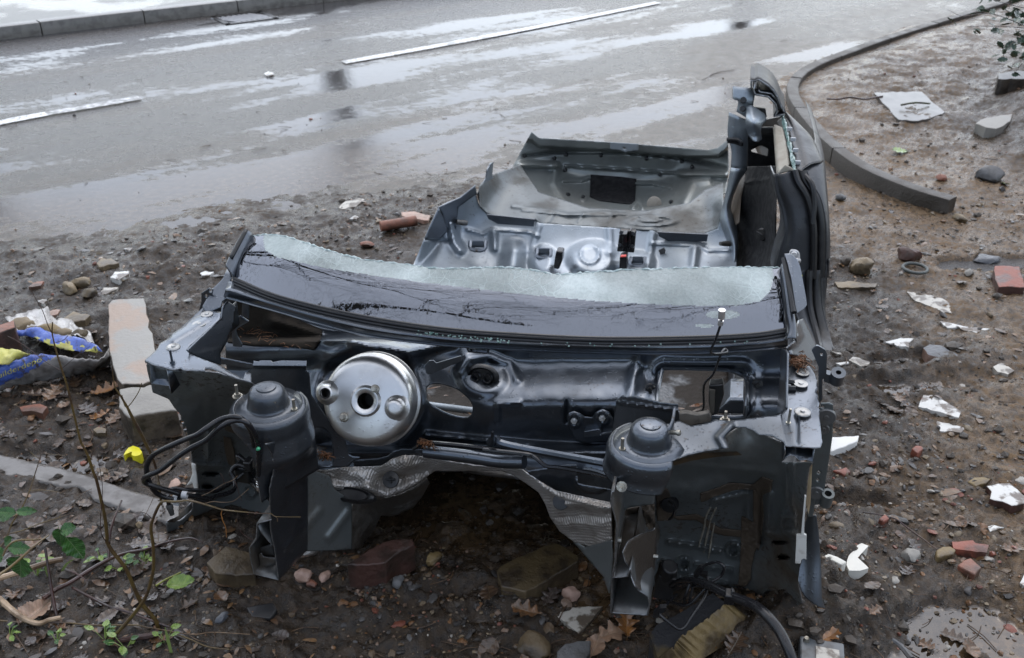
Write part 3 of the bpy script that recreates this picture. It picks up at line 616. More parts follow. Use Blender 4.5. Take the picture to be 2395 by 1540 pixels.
m = MB(); m.tube([gl(*p, 1., .034) for p in n2((440, 130), (465, 260), (490, 380), (515, 545))], .007, n=6); m.build('seal_strip', M_rubber, car)
# --- upper wing rails
mR = MB(); out = z1((580, 590), (470, 640), (440, 665), (400, 700), (330, 742), (300, 780), (240, 815), (225, 850), (135, 930), (190, 960), (330, 997), (380, 985), (400, 1000), (545, 1003), (548, 985), (585, 985), (650, 1008), (760, 1052), (865, 1080), (862, 1018), (822, 1015), (810, 1060), (700, 1000), (640, 962), (530, 920), (450, 888), (422, 860), (440, 835), (655, 645), (660, 600))
mR.panel(jag(out, .5, 7), None, step=3, mapf=lambda U, V: Qc(U, V, .742 + ridge(U, V, z1((330, 790), (560, 650)), 8, .004) - .00035 * np.maximum(U - 520, 0)))
railL = mR.build('wing_rail', M_paint, car, solid=.003, rim=M_edge)
ain = float(np.mean([Qc(*p, .742)[0] for p in z1((422, 860), (655, 645))])); m = MB()
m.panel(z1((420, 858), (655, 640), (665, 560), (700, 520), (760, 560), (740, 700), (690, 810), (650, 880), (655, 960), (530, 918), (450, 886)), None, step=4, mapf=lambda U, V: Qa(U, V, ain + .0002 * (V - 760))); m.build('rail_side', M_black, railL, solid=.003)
m = MB(); fo = z1((135, 935), (175, 1085), (182, 1140)); fo2 = z1((285, 985), (305, 1100), (320, 1155))
bt = bc(*z1((135, 935))[0], .742)
extr(m, z1((135, 935), (168, 960), (180, 1088), (300, 1103), (318, 1155), (300, 1060), (285, 985)), bt + .004, .35); m.build('box_end', M_black, railL, solid=.002, rim=M_edge)
m = MB(); n = MB()
for x, y, r in ((560, 612, .015), (508, 678, .017)): n.lathe([(0, .003), (.005, .003), (.006, .001), (r, .001), (r, -.001)], Qc(*z1((x, y))[0], .745), n=24)
n.lathe([(0, .004), (.004, .004), (.005, .001), (.012, .003), (.016, .001), (.017, -.001)], Qc(*z1((330, 835))[0], .745), n=28); n.build('weld_spot', mat('bare_zinc', (.42, .42, .41), (.28, .28, .27), 40, rough=.45, metal=.85), railL)
bolt(m, *z1((325, 945))[0], bc(*z1((325, 945))[0], .744), r=.005, h=.035); m.build('stud', M_black, railL)
m = MB(); m.panel(z1((525, 520), (525, 465), (575, 432), (606, 440), (595, 490), (545, 560), (505, 615), (478, 635), (480, 612), (505, 600)), [(0, 0, .2)], holes=[crc(z1((575, 440), (590, 436), (600, 450), (590, 462), (577, 455)), 3), crc(z1((545, 480), (560, 470), (567, 485), (555, 498)), 3)], step=2); m.build('hinge_tab', M_black, car, solid=.004)
mR = MB(); out = z2((1650, 112), (1720, 128), (1990, 85), (2030, 1080 - 1000 + 985)); 
rr = n2((460, 1240), (470, 1180), (470, 1010), (480, 940), (490, 870), (560, 850), (650, 900), (690, 960), (700, 1000), (712, 1010), (710, 1040), (716, 1070), (700, 1095), (718, 1120), (712, 1150), (726, 1180), (720, 1215), (730, 1240), (728, 1300), (735, 1370), (748, 1480), (735, 1525))
top = rr + z4((2195, 274), (2030, 262), (2020, 240), (1960, 206), (1880, 198), (1850, 175), (1800, 155), (1740, 157), (1690, 205), (1712, 272), (1580, 290), (1480, 312), (1400, 342), (1330, 402), (1250, 330), (1180, 250), (1250, 165), (1430, 120), (1500, 150), (1610, 130), (1640, 110), (1720, 122), (1990, 88))
cR = rbf([(1500, 1010, .672), (1560, 1060, .670), (1590, 1020, .676), (1640, 1000, .69), (1700, 1050, .69), (1840, 1000, .735), (1900, 960, .742), (1900, 850, .752), (1870, 1050, .735), (1760, 990, .72)])
mR.panel(jag(top, .5, 8), None, step=3, mapf=lambda U, V: Qc(U, V, cR(U, V) - ridge(U, V, z4((2100, 60), (2100, 245)), 3, .004) + ridge(U, V, z4((1700, 285), (1660, 215), (1720, 150)), 9, .010)))
railR = mR.build('wing_rail', M_paint, car, solid=.003, rim=M_edge)
m = MB(); bt = bc(*z4((2100, 266))[0], .73); extr(m, z4((2028, 264), (2030, 300), (2012, 348), (2040, 322), (2060, 312), (2085, 318), (2110, 342), (2150, 338), (2188, 352), (2196, 276)), bt + .004, .3); m.build('box_end', M_black, railR, solid=.002, rim=M_edge)
ain = float(np.mean([Qc(*p, .742)[0] for p in n2((480, 1000), (462, 1200))])); m = MB()
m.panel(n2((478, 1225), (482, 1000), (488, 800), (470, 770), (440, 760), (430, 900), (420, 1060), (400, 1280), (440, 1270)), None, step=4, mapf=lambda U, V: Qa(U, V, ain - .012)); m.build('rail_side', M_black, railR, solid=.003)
n = MB()
for (x, y), r in (((597, 945), .015), ((583, 1030), .016)): n.lathe([(0, .003), (.005, .003), (.006, .001), (r, .001), (r, -.001)], Qc(*n2((x, y))[0], .752), n=24)
n.lathe([(0, .004), (.004, .004), (.005, .001), (.012, .003), (.017, .001), (.018, -.001)], Qc(*n2((597, 1247))[0], .748), n=28); n.build('weld_spot', bpy.data.materials['bare_zinc'], railR)
m = MB(); p = n2((485, 1345))[0]; bolt(m, p[0], p[1], bc(*p, .733), r=.005, h=.04); p = z4((1690, 112))[0]; bolt(m, p[0], p[1], bc(*p, .70), r=.006, h=.022); m.build('stud', M_stud, railR)
m = MB(); p = n2((470, 1010), (520, 1020), (530, 1070), (545, 1060)); m.tube([Q(x, y, .12) for x, y in p], .006, n=6); p = n2((455, 1065), (545, 1070)); m.tube([Q(x, y, .10) for x, y in p], .007, n=6); m.build('cable_clip', M_rubber, railR)
# --- suspension towers
def tower(c, r0, ranges, chord, dome_top=.722):
    a0, b0 = c; m = MB(); h = dome_top
    m.lathe([(0, h + .002), (.016, h + .002), (.021, h + .0005), (.022, h - .0025), (.030, h - .004), (.037, h - .008), (.0405, h - .014), (.0435, h - .028), (.0455, h - .0405), (.0468, h - .0455), (.049, h - .0475), (r0 - .012, h - .0485)], (a0, b0, 0), n=64)
    rows = []
    for cc, r, s0, s1 in ranges: rows.append([(a0 + r * math.cos(math.radians(t)), b0 + r * math.sin(math.radians(t)), cc) for t in np.linspace(s0, s1, 40)])
    if chord:
        p0 = np.array(rows[-1][0]); p1 = np.array(rows[-1][-1])
        for k, dz in ((.55, .035), (.9, .075), (1., .11)): rows.append([tuple(np.array(p) * (1 - k) + (p0 + (p1 - p0) * i / 39.) * k - [0, 0, dz]) for i, p in enumerate(rows[len(ranges) - 1])])
    m.loft(rows, 1, 4); return m
cLt = on(625, 925, 2, .70); h = .722
m = tower(cLt[:2], .088, [(h - .048, .077, -200, 60), (h - .052, .085, -195, 60), (h - .060, .089, -172, 60), (h - .076, .090, -136, 55), (h - .096, .089, -110, 50), (h - .110, .091, -98, 45), (h - .130, .094, -94, 40), (h - .150, .094, -92, 34)], True)
tl_ = m.build('strut_tower', M_black, car, solid=.003, rim=M_edge); m = MB()
for x, y in ((1035, 1285), (1160, 1270), (770, 1170)):
    p = z1((x, y))[0]; bolt(m, p[0], p[1], bc(*p, .674), r=.0065, h=.030)
m.build('stud', M_stud, tl_); m = MB()
fr = [(634, 1012, -.2), (638, 1060, -.2), (636, 1100, -.2), (633, 1150, -.2), (632, 1240, -.2), (651, 1356, -.2)]; bk = [(718, 1000, -.05), (718, 1250, -.05), (717, 1290, -.05)]
ctl = rbf(fr + bk + [(680, 1050, -.14), (680, 1250, -.135), (700, 1020, -.09)])
m.panel(jag(z3((960, 300), (1000, 365), (1015, 440), (1015, 490), (990, 600), (993, 760), (995, 900), (1022, 1012), (1050, 1232)), .7, 8, False) + z3((1100, 1180), (1230, 1042), (1246, 1030), (1250, 700), (1252, 330), (1246, 230), (1000, 290)), ctl, step=4, add=lambda U, V: -ridge(U, V, z3((1015, 420), (1120, 370), (1245, 290)), 5, .006) - ridge(U, V, z3((1100, 1010), (1240, 860)), 7, .006))
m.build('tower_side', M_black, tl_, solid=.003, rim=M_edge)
m = MB(); m.panel(z3((1246, 300), (1275, 480), (1400, 520), (1430, 610), (1550, 690), (1552, 1024), (1400, 1030), (1240, 1034), (1236, 700)), [(716, 1000, -.045), (717, 1290, -.045), (822, 1170, .10), (822, 1290, .09), (770, 1130, .03)], step=4, add=lambda U, V: -ridge(U, V, z3((1240, 860), (1330, 760)), 9, .010) - ridge(U, V, z3((1395, 940), (1530, 760)), 9, .012)); m.build('footwell_panel', M_arch, car, solid=.003)
m = MB(); extr(m, z3((998, 822), (905, 847), (897, 960), (875, 985), (852, 1012), (856, 1060), (864, 1110), (882, 1192), (960, 1212), (1050, 1234)), -.2, .16); extr(m, z3((905, 850), (930, 905), (985, 970), (1022, 1010)), -.195, .14)
m.panel(z3((925, 1012), (1003, 985), (1028, 1070), (935, 1072)), [(0, 0, -.15)], step=5); m.panel(z3((912, 1060), (935, 1045), (945, 1070), (1030, 1085), (1035, 1120), (910, 1165), (925, 1110)), [(0, 0, -.17)], step=5); m.panel(z3((880, 1150), (1020, 1095), (1048, 1225), (885, 1180)), [(0, 0, -.12)], step=5)
m.build('frame_rail', M_galv, car, solid=.003, rim=M_edge)
m = MB(); whL = z1((140, 935), (190, 962), (330, 997), (540, 1003), (640, 1012), (760, 1052), (865, 1080)) + [(648, 940), (648, 1040), (640, 1250)] + y1((1290, 1425), (1050, 1372), (850, 1352), (640, 1332), (500, 1292), (340, 1276), (300, 1180), (290, 1090), (440, 1076), (575, 960), (590, 870), (640, 720), (625, 430), (578, 420), (575, 340)) + z3((420, 200), (370, 80)) + z1((430, 1500), (395, 1330), (300, 1192), (190, 1142), (180, 1098))
ctl = [(345, 850, -.085), (380, 870, -.08), (480, 872, -.07), (600, 895, -.05), (430, 950, -.02), (520, 960, .06), (600, 960, .08), (430, 1010, .0), (460, 1050, .10), (540, 1050, .19), (620, 1040, .2), (455, 1130, .14), (540, 1150, .24), (630, 1150, .22), (420, 1230, .12), (520, 1230, .25), (620, 1240, .22), (500, 1275, .22)]
def fL(U, V):
    r = -ridge(U, V, y1((760, 100), (760, 360)), 7, .012) + ridge(U, V, y1((560, 450), (920, 460)), 8, -.012) - ring(U, V, y1((865, 1160))[0], 15, 4, .012) + disc(U, V, y1((865, 1160))[0], 12, 12, .012) - ring(U, V, y1((1230, 740))[0], 13, 4, .010) + disc(U, V, y1((790, 545))[0], 18, 5, .03) + disc(U, V, y1((755, 690))[0], 13, 6, .04)
    return r * 1.6 + .006 * fbm(U / 30, V / 30, 3, 3)
m.panel(jag(whL, .6, 10), ctl, step=4, add=fL); m.build('wheelhouse', M_arch, car, solid=.003, rim=M_edge)
m = MB(); f1 = rbf(ctl); m.panel(y1((935, 130), (1020, 150), (1060, 300), (1070, 470), (990, 440), (950, 300)), lambda U, V: f1(U, V) - .008 + .004 * fbm(U / 12, V / 12, 2, 1), step=3); m.panel(y1((930, 0), (1200, 60), (1260, 140), (1100, 110), (960, 60)), lambda U, V: f1(U, V) - .008, step=3)
m.build('underseal', M_archbrown, car, solid=.002)
m = MB(); fl = y1((290, 1088), (330, 1060), (430, 1020), (520, 920), (575, 868), (580, 930), (550, 980), (460, 1050), (385, 1095)); m.panel(fl, [(0, 0, .04)], step=2, add=lambda U, V: .02 * np.sin(U / 9)); m.build('torn_flange', M_galv, car, solid=.002, rim=M_edge)
m = MB(); m.panel(y1((575, 425), (622, 440), (635, 560), (652, 715), (610, 715), (590, 650), (512, 690), (560, 620), (590, 540)), [(0, 0, .10)], step=3); m.build('clip', M_white, car, solid=.003)
# right tower
cRt = on(1520, 1012, 2, .70); h = .722
m = tower(cRt[:2], .09, [(h - .048, .078, -235, -45), (h - .051, .084, -235, -48), (h - .060, .089, -232, -50), (h - .078, .091, -228, -54), (h - .096, .091, -222, -58), (h - .106, .093, -218, -62), (h - .116, .096, -214, -66)], None)
tR_ = m.build('strut_tower', M_black, car, solid=.003, rim=M_edge); m = MB()
for (x, y), c in (((1110, 285), .672), ((1215, 290), .672)):
    p = z4((x, y))[0]; bolt(m, p[0], p[1], bc(*p, c), r=.0065, h=.032)
bolt(m, *z4((1108, 490))[0], -.20, (0, -.8, .4), r=.006, h=.03); m.build('stud', M_stud, tR_)
m = MB(); pp = zb(z4, (1268, 280, 0), (1330, 265, 0), (1380, 225, 0), (1396, 160, 0)); base = [Qc(p[0], p[1], .675) for p in pp]; m.loft([base, [b_ + np.array([0, 0, .022 + .012 * i]) for i, b_ in enumerate(base)]], 6, 2); m.build('drain_lip', M_black, tR_, solid=.006)
m = MB(); p = z4((1415, 185))[0]; o = Qc(*p, .705); m.lathe([(0, .012), (.006, .009), (.007, .004), (.005, 0), (.005, -.03), (0, -.03)], o, (.9, -.2, .2), n=12); m.build('ball_stud', M_stud, tR_)
m = MB(); extr(m, jag(y3((110, 705), (90, 712), (82, 790), (108, 880), (128, 945), (124, 1100), (115, 1250), (92, 1370), (92, 1400)), .5, 8, False), -.19, .2); extr(m, jag(y5((845, 203), (822, 210), (818, 465)), .6, 6, False) + jag(y5((818, 465), (1088, 485), (1102, 400), (1086, 345), (1020, 300), (985, 232), (960, 138), (940, 198), (835, 208)), .5, 6, False), -.19, .25)
m.build('frame_rail', M_galv, car, solid=.0035, rim=M_edge); frR = C.objects['frame_rail.001']
m = MB(); m.panel(y3((90, 715), (300, 660), (425, 615), (418, 800), (300, 815), (220, 828), (165, 860), (140, 920)), [(0, 0, -.06)], step=4); m.panel(y5((835, 460), (870, 320), (1085, 400), (1070, 470)), [(0, 0, -.03)], step=5); m.build('rail_web', M_arch, frR, solid=.003)
m = MB(); m.panel(y3((120, 880), (165, 850), (420, 800), (425, 980), (250, 1060), (180, 1130), (230, 1300), (100, 1380)), [(0, 0, .02)], step=5, add=lambda U, V: .02 * fbm(U / 14, V / 14, 4, 2)); m.build('mud_fill', M_archbrown, frR)
m = MB(); fp = jag(y3((428, 960), (412, 1005), (300, 1038), (215, 1085), (172, 1170), (192, 1250), (232, 1300), (240, 1370), (270, 1440), (330, 1480), (365, 1520), (380, 1550)), .5, 7, False) + y3((405, 1400), (425, 1200), (440, 1000))
m.panel(fp, rbf(zb(y3, (428, 960, -.05), (300, 1040, -.12), (180, 1170, -.17), (240, 1350, -.185), (370, 1530, -.19), (420, 1200, -.08), (405, 1450, -.12))), step=4); m.build('torn_flap', mat('mud_splashed_metal', (.085, .075, .066), (.06, .048, .038), 8, rough=.6, rough2=.4, metal=.2, bump=.4, bsc=120), frR, solid=.003, rim=M_edge)
whR = y3((400, 600), (560, 450), (800, 380), (990, 370), (950, 280), (1070, 205), (1150, 215), (1425, 335), (1400, 480), (1640, 480), (1612, 520), (1600, 600), (1588, 720), (1572, 1000), (1560, 1200), (1545, 1320), (1525, 1400), (1560, 1560), (1500, 1600), (380, 1600), (400, 1000))
ctR = zb(y3, (420, 640, .04), (700, 400, -.02), (980, 380, .0), (1070, 215, .05), (1400, 350, .0), (800, 480, .04), (1200, 480, .06), (600, 640, .10), (900, 620, .12), (1200, 650, .14), (500, 760, .14), (800, 800, .16), (1100, 850, .20), (1280, 900, .18), (450, 1000, .18), (800, 1100, .22), (1100, 1150, .22), (1450, 500, .02), (1450, 800, .08), (1570, 700, .0), (1560, 1100, .03), (1400, 1100, .13), (450, 1500, .2), (800, 1500, .23), (1150, 1500, .22), (1500, 1500, .10))
def fR(U, V):
    r = 0
    for P, w, h_ in ((y3((530, 1095), (720, 1120), (930, 1165)), 5, .012), (y3((740, 1268), (1010, 1310)), 5, .012), (y3((560, 1348), (970, 1415)), 5, .012), (y3((880, 775), (1130, 715)), 9, .018), (y3((1150, 730), (1140, 900)), 8, .012), (y3((450, 690), (700, 700), (900, 630)), 22, .018), (y3((1290, 1000), (1310, 720)), 7, .012), (y3((1290, 1025), (1500, 1035)), 9, .016), (y3((1250, 700), (1240, 1100)), 6, -.012), (y3((470, 480), (1330, 560)), 10, .006)): r = r - ridge(U, V, P, w, h_)
    for c, R_ in (((1030, 1155), 15), ((645, 1265), 15), ((1310, 1510), 17)): r = r - ring(U, V, y3(c)[0], R_, 4.5, .012) + disc(U, V, y3(c)[0], R_ * .7, R_ * .7, .006)
    r = r - disc(U, V, y3((490, 1262))[0], 12, 11, .008) - ring(U, V, y3((1450, 955))[0], 17, 6, .014) + disc(U, V, y3((1390, 1095))[0], 17, 5, .03) + disc(U, V, y3((1415, 1210))[0], 13, 6, .04)
    r = r - ring(U, V, y3((1470, 700))[0], 14, 3, 0) - ridge(U, V, y3((1430, 500), (1440, 780), (1395, 900)), 4, .008) - ridge(U, V, y3((1495, 500), (1480, 800), (1510, 900)), 4, .008)
    return r * 1.7 + .004 * fbm(U / 25, V / 25, 3, 3)
m = MB(); m.panel(jag(whR, .5, 10), ctR, step=3.5, add=fR); whRo = m.build('wheelhouse', M_arch, car, solid=.003, rim=M_edge)
f2_ = rbf(ctR); f2 = lambda o: (lambda U, V: f2_(U, V) + fR(U, V) - o)
m = MB(); m.panel(y3((560, 900), (650, 890), (740, 878), (800, 905), (860, 950), (930, 990), (1100, 1005), (1095, 1058), (960, 1045), (880, 1025), (800, 960), (740, 925), (600, 925)), f2(.005), step=3)
m.panel(jag(y3((1090, 893), (1150, 925), (1205, 965), (1240, 1050), (1235, 1090), (1190, 1180), (1165, 1290), (1160, 1390), (1120, 1440), (1065, 1430), (1085, 1150)), .7, 6), f2(.008), step=3, add=lambda U, V: .004 * fbm(U / 5, V / 5, 3, 7)); m.panel(jag(y3((772, 720), (870, 690), (1000, 640), (1180, 650), (1250, 590), (1330, 620), (1320, 700), (1240, 745), (1190, 690), (1050, 690), (900, 740), (775, 790)), 1, 6), f2(.008), step=3, add=lambda U, V: .006 * fbm(U / 8, V / 8, 3, 8)); m.panel(y3((1180, 690), (1250, 720), (1262, 900), (1240, 1090), (1215, 1180), (1215, 1000), (1180, 950)), f2(.006), step=3); m.panel(jag(y3((430, 640), (520, 690), (560, 770), (580, 900), (540, 930), (440, 930)), 1, 6), f2(.007), step=3, add=lambda U, V: .008 * fbm(U / 9, V / 9, 3, 9))
m.build('underseal', M_archbrown, whRo, solid=.002)
m = MB(); m.panel(y3((520, 500), (620, 455), (780, 412), (1050, 398), (1100, 425), (900, 440), (700, 470), (545, 512)), f2(.006), step=3); m.build('bare_primer', mat('rusty_primer', (.10, .065, .032), (.05, .036, .022), 20, rough=.7), whRo)
m = MB()
for P in (((850, 830), (815, 900), (800, 990), (770, 1090), (762, 1130)), ((895, 830), (850, 930), (828, 1030), (810, 1120), (800, 1180)), ((880, 950), (860, 1060), (848, 1150), (835, 1220))):
    pp = y3(*P); m.tube([Q(x, y, float(f2(.004)(np.array(x), np.array(y)))) for x, y in pp], [.0025, .003, .0015], n=5)
m.build('drip_streak', mat('dried_drips', (.34, .31, .25), (.2, .18, .14), 40, rough=.7), whRo)
m = MB(); m.lathe([(0, .012), (.02, .01), (.024, 0), (.02, -.005)], Q(*y3((535, 800))[0], .12), (0, -1, .2), n=14); tubeq(m, zb(y3, (530, 780, .1), (570, 820, .08), (560, 890, .09), (530, 920, .11)), .003, n=5); m.build('wheelhouse_plug', M_rubber, whRo)
m = MB(); m.panel(y3((1575, 735), (1588, 740), (1575, 900), (1570, 1030), (1590, 1040), (1588, 1225), (1570, 1215), (1550, 1225), (1545, 1255), (1502, 1252), (1510, 1110), (1512, 1035), (1548, 1035), (1560, 900)), [(0, 0, -.02)], step=3); m.build('trim_clip_strip', M_white, car, solid=.006, bevel=.0015)
m = MB(); m.panel(y3((1600, 520), (1635, 480), (1620, 800), (1605, 880), (1585, 800), (1588, 640)), [(0, 0, -.0)], step=3); m.build('primer_flange', M_primer, car, solid=.003)
bp = n2((735, 1180), (800, 1175), (830, 1190), (834, 1240), (826, 1440)) + y3((1790, 280), (1735, 640), (1720, 745), (1660, 760), (1640, 900), (1595, 898), (1610, 700), (1635, 450), (1660, 375), (1700, 330), (1690, 240), (1695, 120))
hol = [crc([(p[0] + dx * r_, p[1] + dy * r_) for dx, dy in ((1, 0), (0, 1), (-1, 0), (0, -1))], 4) for p, r_ in ((y3((1717, 52))[0], 4.4), (y3((1717, 225))[0], 0.1), (y3((1684, 557))[0], 5), (y3((1677, 614))[0], 4.2))]
m = MB(); m.panel(bp, [(0, 0, .03)], holes=[h_ for i, h_ in enumerate(hol) if i != 1], step=3); br_ = m.build('wing_bracket', M_bracket, car, solid=.004)
m = MB()
for p, r_ in (((1742, 134), .021), ((1718, 226), .014), ((1665, 718), .018)): m.lathe([(0, .004), (.005, .004), (.006, .002), (r_ - .002, .003), (r_, 0), (r_, -.004)], Q(*y3(p)[0], .026), (0, -1, .0), n=24)
m.build('washer', M_galv, br_); m = MB(); m.lathe([(.008, .03), (.014, .03), (.014, -.01), (.008, -.01)], Q(*y3((1740, 780))[0], .03), (0, -.3, 1), n=20); m.prism([Q(*p, .03) for p in y3((1660, 755), (1725, 750), (1735, 800), (1650, 812))], (0, .012, 0)); m.build('hinge_eye', M_bracket, br_)
m = MB(); hb_ = n2((665, 770), (700, 735), (718, 735), (770, 765), (785, 800), (780, 960), (770, 985), (750, 990), (748, 1150), (722, 1180), (718, 1010), (720, 900), (680, 800))
m.panel(hb_, [(0, 0, .14)], step=3, holes=[crc(n2((728, 800), (742, 785), (756, 800), (742, 815)), 3)]); hg = m.build('hinge_plate', M_paint, car, solid=.005, bevel=.001); m = MB()
m.lathe([(.006, .02), (.016, .02), (.016, -.012), (.006, -.012)], Q(*n2((862, 985))[0], .14), (0, -.4, 1), n=20); m.prism([Q(*p, .14) for p in n2((770, 955), (810, 965), (840, 975), (850, 1020), (800, 1030), (760, 1015))], (0, .02, 0)); m.build('hinge_eye', M_paint, hg)
m = MB(); lf = y3((1545, 1255), (1530, 1350), (1528, 1410), (1560, 1480), (1610, 1540)) + br((365, 1160), (290, 1135), (240, 1080), (190, 1020)) 
m.panel(br((305, 480), (240, 490), (215, 560), (200, 800), (180, 880), (170, 970), (190, 1040), (225, 1090), (280, 1135), (330, 1165), (368, 1170), (345, 1100), (335, 800), (322, 600)), [(1840, 1250, .02), (1900, 1300, .03), (1870, 1380, -.02), (1905, 1420, -.02), (1885, 1130, .05)], step=3, add=lambda U, V: .012 * np.sin((U - 1850) / 14)); m.build('sill_flap', M_paint, car, solid=.003, rim=M_edge)
# --- bulkhead
def bfw(U, V):
    up = sst(835, 955, V); right = sst(1080, 1150, U)
    b = .43 - .135 * up * (.55 + .45 * right) - .02 * right * up - .10 * sst(700, 690, V)
    b = b - (1 - right) * (.06 * sst(770, 845, V)) + .012 * sst(955, 1040, V) - .075 * sst(1040, 1062, V) - .02 * sst(1062, 1110, V)
    hv = sst(1478, 1530, U); b = b + hv * (-.02 + .11 * sst(955, 880, V) * 0 + .045 * sst(835, 900, V) * sst(990, 880, V)) 
    left = sst(1010, 930, U); b = b - left * (.07 * sst(785, 800, V) * sst(870, 800, V) + .02 * sst(795, 845, V))
    r = ridge(U, V, P2((640, 752), (780, 792), (812, 790), (860, 812), (960, 822), (1060, 800)), 13, .03) * (U < 1090)
    r = r + ridge(U, V, P2((1496, 830), (1482, 890), (1466, 960)), 13, .016) + disc(U, V, (1128, 878), 58, 48, .014) + ridge(U, V, P2((1075, 870), (1095, 840), (1140, 832), (1190, 850), (1210, 890)), 10, .012)
    r = r + ridge(U, V, P2((1165, 985), (1165, 945), (1214, 942)), 6, .010) + ridge(U, V, P2((1325, 940), (1325, 985)), 5, -.012)
    r = r + ring(U, V, (862, 930), 126, 16, .014) + ridge(U, V, P2((1000, 1018), (1100, 1028), (1250, 1042), (1420, 1052)), 9, .02)
    d = np.maximum(np.abs(U - 1645) - 88, 0) ** 2 + np.maximum(np.abs(V - 918) - 38, 0) ** 2; r = r + .012 * np.exp(-((np.sqrt(d) - 30) / 12) ** 2) + .010 * np.exp(-((np.sqrt(d) - 12) / 5) ** 2)
    return b - r + .003 * fbm(U / 40, V / 40, 2, 4) + .16 * sst(1838, 1870, U) * 0
EYEH = crc(P2((997, 912), (1010, 899), (1040, 901), (1075, 915), (1100, 938), (1106, 957), (1100, 972), (1085, 976), (1050, 968), (1015, 950), (999, 934)), 4)
HVAC = crc(P2((1548, 868), (1560, 862), (1630, 863), (1700, 866), (1735, 878), (1746, 888), (1748, 920), (1744, 965), (1732, 976), (1670, 975), (1600, 969), (1545, 955), (1537, 940), (1541, 900)), 3)
m = MB(); m.panel(P2((522, 690), (600, 700), (760, 740), (900, 775), (1100, 795), (1400, 805), (1650, 805), (1842, 795), (1845, 990), (1700, 1010), (1560, 1040), (1440, 1110), (1430, 1175), (1290, 1140), (1235, 1105), (1000, 1085), (900, 1095), (720, 1105), (716, 960), (560, 960), (530, 860)), bfw, holes=[EYEH, HVAC], step=3.2)
fw = m.build('bulkhead', M_black, car, solid=.003, rim=M_black)
m = MB(); m.panel(z1((650, 560), (850, 500), (1350, 720), (1340, 780), (1290, 860), (1100, 830), (900, 830), (700, 800), (640, 700)), lambda U, V: bfw(U, V) - .006, step=4); m.build('dusty_shelf', mat('dusty_sound_pad', (.040, .033, .026), (.022, .019, .016), 14, rough=.9, spec=.15, bump=.4, bsc=90), fw, solid=.003)
m = MB(); m.panel(z1((735, 650), (790, 620), (850, 660), (775, 705), (760, 720), (770, 760), (805, 820), (800, 835), (740, 830), (730, 690)), [(0, 0, .26)], step=3); m.panel(z1((805, 515), (848, 515), (848, 645), (800, 620)), [(0, 0, .30)], step=3); m.panel(z1((650, 905), (900, 955), (900, 985), (650, 950)), [(0, 0, .25)], step=3); m.build('bracket', M_paint, fw, solid=.003)
m = MB(); m.panel(z1((2050, 965), (2080, 930), (2110, 925), (2130, 945), (2300, 895), (2305, 930), (2090, 1022), (2060, 1015)), [(0, 0, .20)], step=3); m.build('bracket', M_paint, fw, solid=.003, bevel=.001)
g = MB(); c0 = Q(1128, 880, float(bfw(np.array(1128.), np.array(880.))) - .012)
def oval(m, c, rx, ry, h, d, ax=(0, -1, .25), n=40):
    ax = np.array(ax); ax = ax / np.linalg.norm(ax); u = np.array([1, 0, 0.]); v = np.cross(ax, u); an = np.arange(n) * 2 * math.pi / n
    A = np.stack([c + ax * hh + (np.cos(an) * rx * k)[:, None] * u + (np.sin(an) * ry * k)[:, None] * v for k, hh in ((1.08, 0), (1, h), (.86, h + .004), (.72, h), (.66, h - d), (0, h - d))]); m.grid(A, 0, True)
oval(g, c0, .044, .032, .008, .006)
for dx in (-.017, .017): g.lathe([(.0, -.004), (.007, -.004), (.008, .012), (.011, .014), (.0125, .010), (.0115, .004), (.015, .002), (.016, -.006)], c0 + np.array([dx, -.004, -.002]), (0, -1, .3), n=20)
g.build('grommet', M_rubber, fw)
m = MB(); lb = z2((800, 1080), (810, 1060), (840, 1050), (880, 1065), (900, 1080), (940, 1085), (965, 1055), (1000, 1040), (1040, 1055), (1060, 1090), (1060, 1170), (1060, 1220), (900, 1230), (850, 1215), (820, 1150))
m.panel(lb, [(0, 0, .26)], step=3, add=lambda U, V: sum(ring(U, V, z2(c)[0], 13, 5, -.008) + disc(U, V, z2(c)[0], 8, 8, .010) for c in ((842, 1100), (1000, 1085)))); pb = m.build('pedal_bracket', M_black, fw, solid=.003); m = MB()
for c in ((842, 1100), (1000, 1085)): p = z2(c)[0]; m.lathe([(0, .018), (.0045, .018), (.005, .008), (.009, .008), (.010, 0), (.012, -.006)], Q(*p, .258), (0, -1, .25), n=6)
m.build('nut', M_alu, pb)
m = MB(); p = z2((895, 1165), (985, 1150), (1000, 1190), (895, 1200)); m.prism([Q(*x, .245) for x in p], (0, .02, 0)); tubeq(m, zb(z2, (990, 1180, .245), (1060, 1165, .245)), .004, n=6); m.build('sensor', M_paint, pb, bevel=.002)
m = MB()
for c in ((1268, 922), (1873, 900), (1855, 1088)): p = z2(c)[0]; bo = float(bfw(np.array(p[0]), np.array(p[1]))); m.lathe([(0, .022), (.005, .022), (.006, .006), (.012, .005), (.014, 0)], Q(*p, bo - .002), (0, -1, .35), n=12)
m.build('stud', M_rubber, fw)
m = MB(); P_ = [Q(u, v, float(bfw(np.array(u), np.array(v))) - .004) for u, v in HVAC]; m.tube(P_ + [P_[0]], .0055, n=8, sub=1); m.build('opening_rim', M_black, fw)
m = MB(); bp = z1((870, 968), (880, 932), (920, 938), (925, 930), (1000, 930), (1010, 942), (1070, 930), (1243, 932), (1243, 995), (1262, 1010), (1275, 1160), (1340, 1260), (1420, 1370), (1490, 1440)) + z3((1510, 280), (1530, 370), (1560, 385), (1608, 388), (1605, 408), (1570, 415), (1530, 455), (1380, 465), (1275, 485), (1242, 330), (1244, 160), (1150, 60), (1000, 0)) + z1((820, 1110), (812, 1040))
